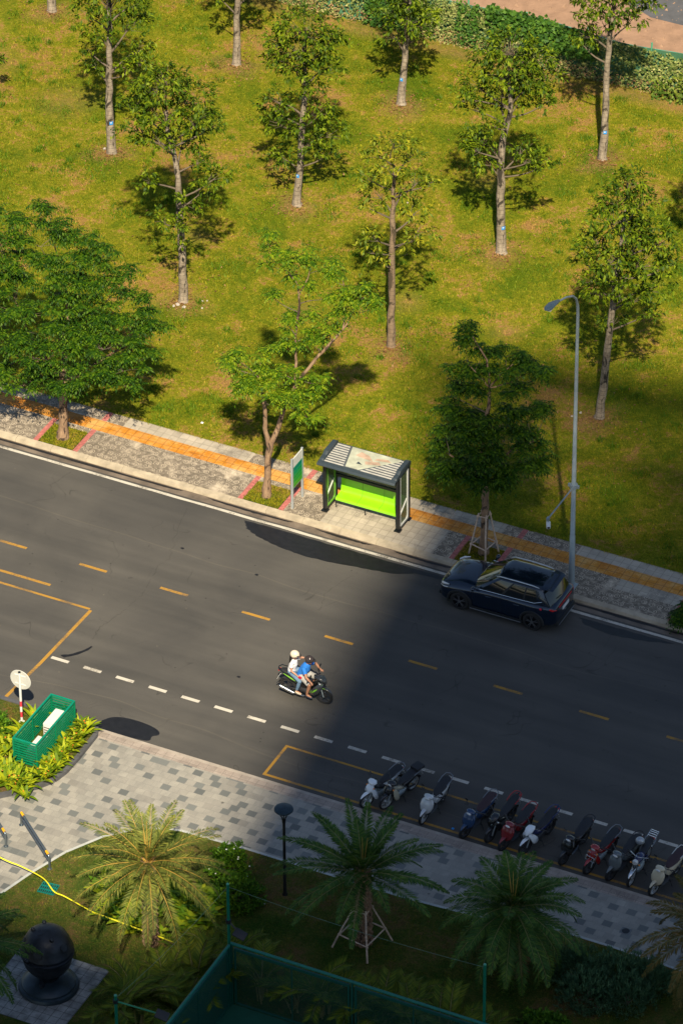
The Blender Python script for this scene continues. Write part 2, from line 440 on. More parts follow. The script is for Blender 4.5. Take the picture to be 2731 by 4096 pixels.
def net_mat(name, col, w=.06, fill=.3):
    """woven net: fine threads with holes between them"""
    m, nt, b = newmat(name); v = coord(nt)
    s = nt.nodes.new('ShaderNodeSeparateXYZ'); lk(nt, v, s.inputs[0])
    h = math_(nt, 'ADD', s.outputs[0], s.outputs[1])
    a = grid_lines(nt, math_(nt, 'ADD', h, s.outputs[2]), 0, w, fill/2)
    c = grid_lines(nt, math_(nt, 'SUBTRACT', h, s.outputs[2]), 0, w, fill/2)
    k = math_(nt, 'MAXIMUM', a, c)
    b.inputs['Base Color'].default_value = (*col, 1); b.inputs['Roughness'].default_value = .6
    t = nt.nodes.new('ShaderNodeBsdfTransparent')
    ms = nt.nodes.new('ShaderNodeMixShader'); lk(nt, k, ms.inputs[0])
    lk(nt, t.outputs[0], ms.inputs[1]); lk(nt, b.outputs[0], ms.inputs[2])
    lk(nt, ms.outputs[0], nt.nodes['Material Output'].inputs[0])
    return m

M_asph = asphalt_mat()
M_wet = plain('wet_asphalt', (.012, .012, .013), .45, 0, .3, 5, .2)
def worn_paint(name, col, lo, hi):
    m, nt, b = newmat(name); v = coord(nt)
    f = math_(nt, 'ADD', math_(nt, 'MULTIPLY', noise(nt, v, 1.1, 3), .55), math_(nt, 'MULTIPLY', noise(nt, v, 16, 5, .75), .45))
    k = ramp(nt, f, [(lo, (0,)*3), (hi, (1,)*3)])
    lk(nt, mix(nt, k, tuple(c*.85 for c in col), (.10, .08, .06)), b.inputs['Base Color']); b.inputs['Roughness'].default_value = .8
    return m
M_white_paint = worn_paint('road_white_paint', (.62, .57, .48), .50, .64)
M_yellow_paint = worn_paint('road_yellow_paint', (.46, .24, .03), .47, .62)
M_conc = plain('kerb_concrete', (.42, .35, .25), .85, 0, .22, 3, .3)
M_gutter = plain('gutter_concrete', (.16, .125, .095), .7, 0, .45, 1.2, .3)
M_side = sidewalk_mat('carved_sidewalk_tile', (.070, .054, .038), (.55, .455, .335), (.55, .66))
M_side_pale = sidewalk_mat('pale_sidewalk_tile', (.22, .19, .15), (.43, .37, .285), (.40, .48))
M_tact = tactile_mat()
M_red = plain('red_tile', (.42, .13, .11), .8, 0, .4, 12, .3)
M_paver = paver_mat('granite_paver')
M_pinktile = sidewalk_mat('pinkish_border_tile', (.24, .19, .16), (.36, .30, .25), (.4, .6))
M_lawn = grass_mat('lawn_ground', (.078, .120, .004), (.19, .185, .01), (.30, .17, .055), attr=True)
M_blade = grass_mat('grass_blade', (.125, .175, .005), (.27, .24, .012), (.34, .22, .055), blade=True)
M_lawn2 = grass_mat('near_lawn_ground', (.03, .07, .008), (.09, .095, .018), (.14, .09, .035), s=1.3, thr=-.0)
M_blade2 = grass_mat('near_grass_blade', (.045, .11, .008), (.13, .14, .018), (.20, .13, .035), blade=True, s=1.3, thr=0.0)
M_soil = plain('bare_soil', (.31, .185, .115), .95, 0, .22, 1.8, .8)
M_barkL = bark_mat('pale_bark', (.13, .10, .07), (.36, .295, .22), (.035, .028, .02), 6, True)
M_barkS = bark_mat('brown_bark', (.17, .10, .06), (.34, .22, .13), (.05, .03, .02), 7)
M_twig = plain('twig_bark', (.13, .10, .07), .9, 0, .3, 8)
M_leafL = leafmat('lawn_tree_leaf', (.016, .045, .003), (.065, .12, .004), (.24, .30, .009), .22)
M_leafY = leafmat('sparse_tree_leaf', (.05, .09, .006), (.13, .19, .01), (.38, .34, .015), .22)
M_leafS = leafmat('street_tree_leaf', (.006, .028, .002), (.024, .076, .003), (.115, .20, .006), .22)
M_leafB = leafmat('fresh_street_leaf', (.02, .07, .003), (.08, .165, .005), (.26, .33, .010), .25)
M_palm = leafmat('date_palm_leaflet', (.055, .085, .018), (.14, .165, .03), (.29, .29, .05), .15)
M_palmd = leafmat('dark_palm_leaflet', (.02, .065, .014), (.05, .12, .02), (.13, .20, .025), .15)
M_rib = plain('palm_midrib', (.46, .28, .05), .6, 0, .2)
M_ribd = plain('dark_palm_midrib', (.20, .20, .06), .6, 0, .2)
M_dry = leafmat('dry_frond', (.2, .1, .05), (.34, .19, .09), (.42, .26, .14), .1)
M_black = pm('black_plastic', (.012, .012, .013), .45)
M_rubber = pm('tyre_rubber', (.014, .014, .014), .8)
M_steel = pm('brushed_steel', (.55, .55, .53), .35, .6)
M_galv = pm('galvanised_steel', (.34, .40, .42), .45, .35)
M_green = pm('green_painted_steel', (.0, .19, .085), .45)
M_green2 = pm('dark_green_painted_steel', (.0, .065, .045), .5)

# ------------------------------------------------------------------ ground and setting
def sheet(name, poly, z, mat):
    o = MB().sheet(poly, z).build(name, mat)
    return tag(o, kind='structure')
def rect(x0, x1, y0, y1): return [(x0, y0), (x1, y0), (x1, y1), (x0, y1)]
sheet('ground', rect(-2000, 2000, -2000, 2000), -.12, plain('far_ground', (.06, .07, .045), .95))
sheet('road', rect(-140, 140, -14.47, -1.5), 0, M_asph)
def slab(name, x0, x1, y0, y1, z0, z1, mat, bevel=0):
    return tag(MB().box(x0, x1, y0, y1, z0, z1).build(name, mat, bevel=bevel), kind='structure')
slab('gutter', -140, 140, -1.56, -1.22, -.1, .006, M_gutter)
kb = MB()
for i in range(-34, 36):          # kerb stones
    x = i*1.42+.5
    kb.prism([(x+.006, 0), (x+1.414, 0), (x+1.414, 1), (x+.006, 1)], 0, 1)
    n = len(kb.v)-8
    for j in range(n, n+8):
        px, py, pz = kb.v[j]
        kb.v[j] = (px, -1.23+py*.26+(.05 if pz > .5 and py < .5 else 0), -.1+pz*(.225 if py > .5 else .205))
kb_o = tag(kb.build('kerb', M_conc), kind='structure')
slab('sidewalk', -140, 140, -.968, 1.70, -.1, .12, M_side)
# plain pale paving in front of the shelter and at the lawn side
def strip(name, x0, x1, y0, y1, z, mat): return sheet(name, rect(x0, x1, y0, y1), z, mat)
strip('pale_paving', -.35, 3.95, -.968, .5, .1235, M_side_pale)
for a, b_ in ((-9.2, -4.2), (-1.2, 5.6), (8.4, 12.9)):
    strip('pale_paving', a, b_, 1.125, 1.70, .1235, M_side_pale)
strip('pale_paving', 10.4, 13.6, -.1, .5, .1235, M_side_pale)
strip('tactile_paving', -140, 140, .51, 1.12, .1245, M_tact)
PITS = [-19.0, -10.83, -2.70, 5.43, 13.6]
for px in PITS:
    strip('red_tile_band', px-.86, px-.67, -.968, .50, .1275, M_red)
    strip('red_tile_band', px+.72, px+.91, -.968, .50, .1275, M_red)
    strip('red_tile_band', px+.75, px+.95, 1.13, 1.69, .1275, M_red)
# dust along the kerb
# road markings
mk = MB()
for k in range(-14, 22):
    x = -9.35+3.13*k; mk.sheet(rect(x-.53, x+.53, -6.69, -6.57), .004)
mk.sheet(rect(-60, -7.06, -8.20, -8.08), .004)
mk.sheet(rect(-60, -5.2, -8.80, -8.70), .004)
mk.sheet([(-5.2, -8.80), (-5.08, -8.80), (-5.20, -12.1), (-5.36, -14.40), (-5.48, -14.40), (-5.32, -12.1)], .0045)
mk.sheet(rect(4.12, 60, -14.19, -14.09), .0042)
mk.sheet(rect(4.12, 60, -12.56, -12.47), .0042)
mk.sheet(rect(4.12, 4.22, -14.09, -12.56), .0042)
pts = [(-7.9, -10.72), (-7.62, -10.78), (-7.5, -10.88), (-7.47, -11.0), (-7.56, -11.02), (-7.6, -10.94), (-7.7, -10.87), (-7.95, -10.82)]
mk.sheet(pts, .004)
tag(mk.build('road_marking', M_yellow_paint), kind='structure')
mk = MB()
for k in range(0, 40):
    x = -4.755+1.2315*k; mk.sheet(rect(x-.33, x+.33, -11.74, -11.60), .004)
tag(mk.build('lane_dashes', M_white_paint), kind='structure')
mk = MB(); xs = np.arange(-60, 60, .5); w = rng.normal(0, .006, len(xs)+1)
for i, x in enumerate(xs):
    mk.sheet([(x, -1.78+w[i]), (x+.5, -1.78+w[i+1]), (x+.5, -1.655+w[i]), (x, -1.655+w[i-1])], .0075)
tag(mk.build('edge_line', M_white_paint), kind='structure')
def wobble(poly, n=6, amp=.03):
    out = []
    for i in range(len(poly)):
        a = poly[i]; b_ = poly[(i+1) % len(poly)]
        for k in range(n):
            t = k/n; out.append((a[0]+(b_[0]-a[0])*t+rng.normal(0, amp), a[1]+(b_[1]-a[1])*t+rng.normal(0, amp*.6)))
    return out
sheet('wet_patch', wobble([(-2.81, -1.90), (-1.43, -1.88), (.65, -1.88), (2.31, -1.88), (3.9, -1.88), (5.5, -1.86), (5.4, -2.0), (3.9, -2.12), (3.15, -2.48), (2.24, -2.62), (.98, -2.81), (.02, -2.88), (-1.04, -2.78), (-1.99, -2.56), (-2.53, -2.3)], 8, .02), .003, M_wet)
def smooth_poly(p, it=2):
    for _ in range(it):
        q = []
        for i in range(len(p)):
            a, b_ = p[i], p[(i+1) % len(p)]
            q += [(a[0]*.75+b_[0]*.25, a[1]*.75+b_[1]*.25), (a[0]*.25+b_[0]*.75, a[1]*.25+b_[1]*.75)]
        p = q
    return p
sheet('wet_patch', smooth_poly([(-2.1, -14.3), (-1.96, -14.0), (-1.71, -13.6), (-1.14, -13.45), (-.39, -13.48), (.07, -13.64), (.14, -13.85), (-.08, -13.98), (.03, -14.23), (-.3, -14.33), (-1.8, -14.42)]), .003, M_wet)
sheet('wet_patch', wobble([(9.9, -1.95), (11.5, -1.93), (13.4, -1.9), (12.5, -2.2), (11.2, -2.4), (10.3, -2.25)], 8, .03), .003, M_wet)
sheet('wet_patch', wobble([(-4.86, -11.44), (-4.55, -11.2), (-4.3, -10.9), (-4.17, -10.55), (-4.1, -10.57), (-4.22, -10.95), (-4.45, -11.27), (-4.7, -11.5)], 3, .012), .003, M_wet)
for (wx, wy) in ((-4.0, -4.3), (-1.0, -4.55), (1.05, -9.9)):
    sheet('wet_patch', smooth_poly([(wx-.08, wy), (wx, wy+.07), (wx+.09, wy+.02), (wx+.04, wy-.06), (wx-.03, wy-.03)]), .003, M_wet)
def crack(pts, w=.012):
    P = []
    for a, b_ in zip(pts[:-1], pts[1:]):
        for i in range(9): P.append((a[0]+(b_[0]-a[0])*i/9+rng.normal(0, .025), a[1]+(b_[1]-a[1])*i/9+rng.normal(0, .025)))
    m_ = MB()
    for a, b_ in zip(P[:-1], P[1:]):
        if rng.random() < .12: continue
        L = sqrt((b_[0]-a[0])**2+(b_[1]-a[1])**2)+1e-6; ww = w*rng.uniform(.4, 1.2); nx, ny = -(b_[1]-a[1])/L*ww/2, (b_[0]-a[0])/L*ww/2
        m_.sheet([(a[0]-nx, a[1]-ny), (b_[0]-nx, b_[1]-ny), (b_[0]+nx, b_[1]+ny), (a[0]+nx, a[1]+ny)], .0035)
    tag(m_.build('road_crack', pm('crack_dark', (.032, .030, .028), .9)), kind='structure')
crack([(-5.0, -1.9), (-4.6, -3.6), (-4.1, -5.0), (-4.25, -5.6), (-4.0, -7.2), (-4.1, -8.3), (-4.4, -9.4), (-4.3, -10.3)])
crack([(-9.6, -2.0), (-9.9, -3.0), (-9.4, -3.6), (-10.2, -4.4)])
crack([(2.0, -3.0), (1.6, -4.4), (1.9, -5.6)], .011)
crack([(9.0, -3.4), (12.5, -3.9), (16.5, -3.8)], .011)
# dark puddle line in the gutter
gut = []
for a, b_ in ((-14, -5.5), (-4.6, -1.2), (-.4, 1.9), (2.6, 5.0), (9.3, 14)):
    sheet('wet_patch', wobble([(a, -1.27), (b_, -1.27), (b_-.3, -1.36), ((a+b_)/2, -1.40), (a+.3, -1.35)], 8, .015), .0095, M_wet)

# near side: kerb, border tiles, plaza
M_kerb2 = plain('plaza_kerb', (.34, .29, .24), .8, 0, .2, 3, .3)
slab('plaza_kerb', -140, 140, -14.60, -14.47, -.1, .105, M_kerb2)
slab('plaza_base', -140, 140, -90, -14.60, -.1, .096, M_conc)
strip('border_tile_band', -1.75, 60, -14.93, -14.60, .100, M_pinktile)
strip('plaza', -30, 60, -40, -14.93, .100, M_paver)
LAWN_EDGE = [(-9, -34), (-4, -29.5), (-1.4, -25.5), (-.55, -23.45), (-.13, -21.95), (.35, -20.6), (1.05, -19.4), (1.97, -18.45), (3.1, -18.05), (5.47, -17.95), (7.6, -17.95), (11, -17.92), (13.5, -17.75), (15.5, -17.25), (18, -17.25), (20.3, -17.35), (26, -17.4), (40, -17.4), (40, -60), (-9, -60)]
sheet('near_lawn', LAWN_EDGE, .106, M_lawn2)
eb = MB()
for a, b_ in zip(LAWN_EDGE[:17], LAWN_EDGE[1:18]):
    L = sqrt((b_[0]-a[0])**2+(b_[1]-a[1])**2); nx, ny = -(b_[1]-a[1])/L*.10, (b_[0]-a[0])/L*.10
    eb.sheet([a, b_, (b_[0]+nx, b_[1]+ny), (a[0]+nx, a[1]+ny)], .1045)
tag(eb.build('lawn_edging', plain('edging_stone', (.42, .43, .40), .8)), kind='structure')
# planter bed with its dark stone kerb
PL = [(-30, -14.62), (-5.4, -14.62), (-1.86, -14.62), (-1.72, -14.9), (-1.68, -16.2), (-1.70, -17.0), (-1.82, -17.55), (-2.12, -18.05), (-2.6, -18.6), (-3.2, -19.2), (-4.5, -20.5), (-30, -46)]
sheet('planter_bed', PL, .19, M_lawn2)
pk = MB(); M_darkstone = plain('dark_stone_kerb', (.085, .085, .09), .6, 0, .25, 4, .2)
for a, b_ in zip(PL[:-1], PL[1:]):
    L = sqrt((b_[0]-a[0])**2+(b_[1]-a[1])**2); tx, ty = (b_[0]-a[0])/L, (b_[1]-a[1])/L
    nx, ny = -ty*.15, tx*.15
    k = max(1, int(L/.9)) if L < 6 else 3
    for i in range(k):
        p = (a[0]+tx*L*i/k, a[1]+ty*L*i/k); q = (a[0]+tx*L*(i+1)/k-tx*.008, a[1]+ty*L*(i+1)/k-ty*.008)
        pk.prism([p, q, (q[0]+nx, q[1]+ny), (p[0]+nx, p[1]+ny)], .0, .235)
tag(pk.build('planter_kerb', M_darkstone), kind='structure')
# sculpture pad, court floor
M_pad = paver_mat('pad_paver')
strip('sculpture_pad', 1.30, 4.32, -28.3, -25.05, .112, plain('pad_stone', (.23, .23, .22), .6, 0, .55, 3.2, .3))
pj = MB()
for i in range(11): pj.box(1.3, 4.32, -28.3+.3*i-.006, -28.3+.3*i+.006, .11, .1145)
for i in range(11): pj.box(1.3+.3*i-.006, 1.3+.3*i+.006, -28.3, -25.05, .11, .1148)
tag(pj.build('pad_joint', plain('joint_dark', (.06, .06, .06), .9)), kind='structure')
strip('court_floor', 8.46, 60, -60, -24.78, .118, plain('court_surface', (.006, .085, .05), .6, 0, .1, 3))
strip('court_line', 10.2, 30, -26.55, -26.49, .122, M_white_paint)
# behind the lawn
sheet('bare_ground', rect(-140, 140, 30.6, 200), .10, M_soil)
sheet('back_road', [(-9.2, 200), (-9.2, 41.5), (-5.3, 36.1), (-3.7, 35.3), (140, 33.2), (140, 200)], .104, plain('old_asphalt', (.09, .09, .095), .9, 0, .2, 2, .3))

# lawn with gentle relief; bare rings under the trees
TREE_XY = [(-18.25, 17.13), (-10.96, 9.07), (-25.31, 25.24), (-16.85, 24.86), (-10.17, 16.84), (-9.68, 24.95), (-1.08, 24.74), (-1.88, 17.24), (-2.8, 9.76), (5.81, 8.95), (-26.0, 17.0), (-19.2, 9.2), (6.9, 17.4), (14.0, 9.2)]
def bareness(x, y):
    b_ = np.zeros_like(x)
    for (tx, ty) in TREE_XY:
        an = np.arctan2(y-ty, x-tx); rr_ = .55+.35*np.sin(an*2+tx)+.22*np.sin(an*5+ty*3)+.25*np.abs(np.sin(tx*3.1))
        dd = np.sqrt((x-tx)**2+((y-ty+.15))**2)
        b_ = np.maximum(b_, .85*np.clip(1.35-dd/(.5+rr_*.5), 0, 1))
    b_ = np.maximum(b_, .8*np.clip(1-np.abs(y-29.4)/.7, 0, 1))
    b_ *= .75
    for (tx, ty, rr) in ((-21.5, 19.5, 1.6), (-25.5, 21, 1.5), (-16, 27, 1.6), (-12.5, 13.2, .8), (-6.8, 10.5, .9), (-7.5, 6.2, .7), (-3.5, 12.5, .9), (.5, 12.6, .9), (-4.4, 21.5, 1.0), (-22.5, 14, .8)):
        b_ = np.maximum(b_, .42*np.clip(1-np.sqrt((x-tx)**2+(y-ty)**2)/rr, 0, 1))
    return b_
def lawn_z(x, y):
    return .12+np.clip((y-1.7)/2, 0, 1)*(.05*np.sin(x*.7+y*.3)+.04*np.sin(y*.9-x*.4)+.03)
nx_, ny_ = 250, 180
gx = np.linspace(-36, 26, nx_); gy = np.linspace(1.70, 30.6, ny_)
XX, YY = np.meshgrid(gx, gy); ZZ = lawn_z(XX, YY)
me = bpy.data.meshes.new('lawn')
verts = np.stack([XX.ravel(), YY.ravel(), ZZ.ravel()], 1)
fac = [(j*nx_+i, j*nx_+i+1, (j+1)*nx_+i+1, (j+1)*nx_+i) for j in range(ny_-1) for i in range(nx_-1)]
me.from_pydata(verts.tolist(), [], fac)
at = me.attributes.new('bare', 'FLOAT', 'POINT'); at.data.foreach_set('value', bareness(XX, YY).ravel().astype(np.float32))
tag(mesh_obj('lawn', me, M_lawn, None, True), kind='structure')
sheet('lawn_apron', rect(-140, -36, 1.7, 30.6), .11, M_lawn2)
sheet('lawn_apron', rect(26, 140, 1.7, 30.6), .11, M_lawn2)

def blades(name, n, sampler, mat, h=(.04, .11), w=.022):
    x, y, z, keep = sampler(n)
    x, y, z = x[keep], y[keep], z[keep]; n = len(x)
    a = rng.uniform(0, 2*pi, n); hh = rng.uniform(h[0], h[1], n)*rng.uniform(.6, 1.3, n)
    ww = w*rng.uniform(.6, 1.4, n)/2
    lean = rng.uniform(.2, .9, n)*hh; la = a+pi/2+rng.normal(0, .5, n)
    V = np.empty((n, 3, 3), np.float32)
    V[:, 0] = np.stack([x-ww*np.cos(a), y-ww*np.sin(a), z], 1)
    V[:, 1] = np.stack([x+ww*np.cos(a), y+ww*np.sin(a), z], 1)
    V[:, 2] = np.stack([x+lean*np.cos(la), y+lean*np.sin(la), z+hh], 1)
    o = np_mesh(name, V, 3, mat)
    return tag(o, kind='stuff')
def clump(x, y, s):
    return (np.sin(x*s+1.3*np.sin(y*s*.7))+np.sin(y*s*1.1+1.7*np.sin(x*s*.6+2)))/2
def s_lawn(n):
    y = rng.uniform(1.62, 29.6, n); x0 = -14.6-.46*(y-1.7)-1.5; x1 = 13.5-.58*(y-1.7)+2.5
    x = x0+(x1-x0)*rng.random(n)
    k = rng.random(n) > bareness(x, y)*1.1
    k &= rng.random(n) < (.65+.35*clump(x, y, 2.1))
    return x, y, lawn_z(x, np.maximum(y, 1.7))-.005, k
tag(blades('grass', 420000, s_lawn, M_blade, (.03, .09), .026), 'sunlit yellow green grass blades of the large lawn across the road', 'grass')
def s_tuft(n):
    nc = 900; cx = rng.uniform(-30, 16, nc); cy = rng.uniform(1.8, 29.5, nc); cr2 = rng.uniform(.06, .38, nc)
    k = rng.integers(0, nc, n); x = cx[k]+rng.normal(0, 1, n)*cr2[k]; y = cy[k]+rng.normal(0, 1, n)*cr2[k]*.9
    return x, y, lawn_z(x, np.maximum(y, 1.7)), (bareness(x, y) < .5) & (y > 1.72)
tag(blades('grass', 90000, s_tuft, leafmat('tuft_blade', (.03, .10, .004), (.085, .18, .006), (.20, .27, .01), .3, patch=.4), (.06, .16), .028), 'taller darker tufts of grass dotted about the large lawn', 'grass')
def s_pit(n):
    k = rng.integers(0, len(PITS), n); px = np.array(PITS)[k]
    x = px+rng.uniform(-.66, .70, n); y = rng.uniform(-.95, .22, n)
    kk = (rng.random(n) > np.clip(.9-np.hypot(x-px, y+.4)/.35, 0, 1))
    return x, y, np.full(n, .125), kk
tag(blades('grass', 22000, s_pit, M_blade, (.03, .08), .02), 'short grass in the tree pits of the far pavement', 'grass')
for px in PITS: strip('tree_pit', px-.665, px+.715, -.962, .225, .1255, M_lawn2)
LE = np.array(LAWN_EDGE[2:17])
def s_near(n):
    x = rng.uniform(-1.5, 22.5, n); ye = np.interp(x, LE[3:, 0], LE[3:, 1])
    xe = np.interp(-ye, [0, 1], [0, 1])
    y = rng.uniform(-30, -17.2, n)
    xl = np.interp(y, LE[:8, 1], LE[:8, 0])
    k = (y < ye-.02) & (x > xl+.03)
    k &= ~((x > 1.28) & (x < 4.34) & (y < -25.0) & (y > -28.4)) & ~((x > 8.4) & (y < -24.7))
    k &= rng.random(n) < (.6+.4*clump(x, y, 2.4))
    return x, y, np.full(n, .105), k
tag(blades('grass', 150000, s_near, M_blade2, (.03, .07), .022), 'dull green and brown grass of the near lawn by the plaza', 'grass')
def s_bed(n):
    x = rng.uniform(-6.5, -1.9, n); y = rng.uniform(-20, -14.8, n)
    k = (y > -18.0+(-2.3-x)*1.02*(x < -2.3)+.25) | (x < -99)
    return x, y, np.full(n, .19), k
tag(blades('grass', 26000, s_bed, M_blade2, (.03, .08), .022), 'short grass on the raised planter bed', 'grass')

# ------------------------------------------------------------------ the tower whose shadow lies over the road
HT = 175.0
def tower():
    ROT, CX, CY = 7.0, 71.5, -127.9
    t = thing('apartment_tower', 'tall pale apartment tower behind the viewpoint that shades the road', 'building', (CX, CY, 0), radians(ROT))
    ca, sa = cos(radians(-ROT)), sin(radians(-ROT))
    wings = [((0, 36, -45, 0), 0, 164.0), ((48, 80.5, -195, -162.7), 1, 175.0)]
    m = MB(); sl_ = MB(); gl = MB(); pr = MB()
    for (x0, x1, y0, y1), wld, H in wings:
        st = [len(q.v) for q in (m, sl_, gl, pr)]
        m.box(x0, x1, y0, y1, -.1, H-1.4)
        pr.box(x0+.1, x1-.1, y1-.3, y1-.05, H-1.4, H)
        pr.box(x0+.05, x0+.3, y0, y1-.31, H-1.4, H)
        for k in range(1, int(H/3.55)-1):
            z = k*3.55
            sl_.box(x0+1, x1-1, y1+.003, y1+(.9 if (k % 2) else .5), z, z+.2)
            for i in range(int((x1-x0)/4)):
                gl.box(x0+i*4+.8, x0+i*4+3.2, y1-.1, y1+.02, z+.6, z+2.8)
        if wld:        # given in street coordinates: bring into the tower's own frame
            for q, n0 in zip((m, sl_, gl, pr), st):
                for i in range(n0, len(q.v)):
                    X, Y, Z = q.v[i]; X -= CX; Y -= CY
                    q.v[i] = (X*ca-Y*sa, X*sa+Y*ca, Z)
    m.build('wall', plain('tower_paint', (.38, .36, .33), .8), t)
    s2 = sl_.build('balcony_slab', plain('slab_concrete', (.45, .43, .4), .8), t); s2['kind'] = 'stuff'
    g2 = gl.build('window', plain('tower_glass', (.03, .05, .07), .08), t); g2['kind'] = 'stuff'
    pr.build('parapet', plain('parapet_paint', (.42, .4, .37), .8), t)
    # unseen louvres added above the roof edge to thin the shadow on the lawn
    lv = MB(); rs = random.Random(5)
    for k in range(14):
        z = 164.4+k*.8
        for i in range(9): 
            if rs.random() < .86: lv.box(.1+i*4, 4.0+i*4-.2, -.35, -.05, z, z+rs.uniform(.28, .52))
    for i in range(10): lv.box(i*4-.1 if i else 0, i*4+.1, -.5, -.36, 162, 175.6)
    l2 = lv.build('added_shade_louvres', plain('shade_louvre_paint', (.4, .4, .4), .7), t); l2['kind'] = 'stuff'
tower()

# ------------------------------------------------------------------ vegetation helpers
CR = np.array([r.x, r.y]); CR = CR/np.linalg.norm(CR)          # left-to-right as one looks over the street
CF = np.array([-CR[1], CR[0]])                                 # away from the viewpoint
def scl(X, Y):
    dist = sqrt((X-CAMP[0])**2+(Y-CAMP[1])**2+CAMP[2]**2)
    s_ = 12287/dist
    return s_, s_*sqrt(1-(CAMP[2]/dist)**2)
def elev(base, px, y, x=None):
    """measured size (photo units) -> metres to the side and metres up at a tree base"""
    s_, v_ = scl(base[0], base[1]); return px/s_, y/v_
def leaves(P, D, U, L, W, fold=.18, droop=.12):
    n = len(P)
    D = D/np.maximum(np.linalg.norm(D, axis=1, keepdims=True), 1e-6)
    S = np.cross(D, U); S /= np.maximum(np.linalg.norm(S, axis=1, keepdims=True), 1e-6)
    N = np.cross(S, D)
    L = np.broadcast_to(np.asarray(L, float).reshape(-1, 1), (n, 1)); W = np.broadcast_to(np.asarray(W, float).reshape(-1, 1), (n, 1))
    V = np.empty((n, 4, 3))
    V[:, 0] = P
    V[:, 1] = P+D*L*.45+S*W*.5+N*W*fold
    V[:, 2] = P+D*L-N*L*droop
    V[:, 3] = P+D*L*.45-S*W*.5+N*W*fold
    return V
def rnd_dirs(n):
    a = rng.normal(size=(n, 3)); return a/np.linalg.norm(a, axis=1, keepdims=True)
def sprays(C, R, ns, nl, L, W, droop=.5, shell=.55, flat=0.0):
    """leaf sprays spread through an ellipsoid, thicker near its surface"""
    dd = rnd_dirs(ns); dd[:, 2] = np.where(dd[:, 2] < -.35, -dd[:, 2], dd[:, 2])
    rad = (shell+(1-shell)*rng.random(ns))[:, None]*rng.uniform(.8, 1.12, ns)[:, None]
    P0 = np.asarray(C)+dd*np.asarray(R)*rad
    out = dd*np.array([1, 1, .5])+rng.normal(0, .35, (ns, 3)); out[:, 2] += .1
    out /= np.linalg.norm(out, axis=1, keepdims=True)
    k = np.repeat(np.arange(ns), nl); n = len(k)
    t = np.tile(np.linspace(0, 1, nl), ns)
    P = P0[k]+out[k]*(t*.32)[:, None]+rng.normal(0, .025, (n, 3))
    D = out[k]*.6+rnd_dirs(n)*.75; D[:, 2] -= droop
    U = np.tile([0, 0, 1.0], (n, 1))+rng.normal(0, .25, (n, 3))
    return leaves(P, D, U, rng.uniform(.75, 1.25, n)*L, rng.uniform(.75, 1.25, n)*W), P0
def branch_to(mb, a, b, r0, r1, sag=.12, n=5):
    a = Vector(a); b = Vector(b); L = (b-a).length
    pts = []
    off = Vector((random.uniform(-1, 1), random.uniform(-1, 1), random.uniform(-.3, .6)))*L*sag
    for i in range(n+1):
        t = i/n; pts.append(a.lerp(b, t)+off*sin(pi*t)*(1-t*.3))
    mb.tube(pts, [r0+(r1-r0)*i/n for i in range(n+1)], 5, cap=False)
def interp_trunk(tp, z):
    for a, b in zip(tp[:-1], tp[1:]):
        if a[2] <= z <= b[2]:
            t = (z-a[2])/(b[2]-a[2]); return (a[0]+(b[0]-a[0])*t, a[1]+(b[1]-a[1])*t, z, a[3]+(b[3]-a[3])*t)
    return tp[-1]
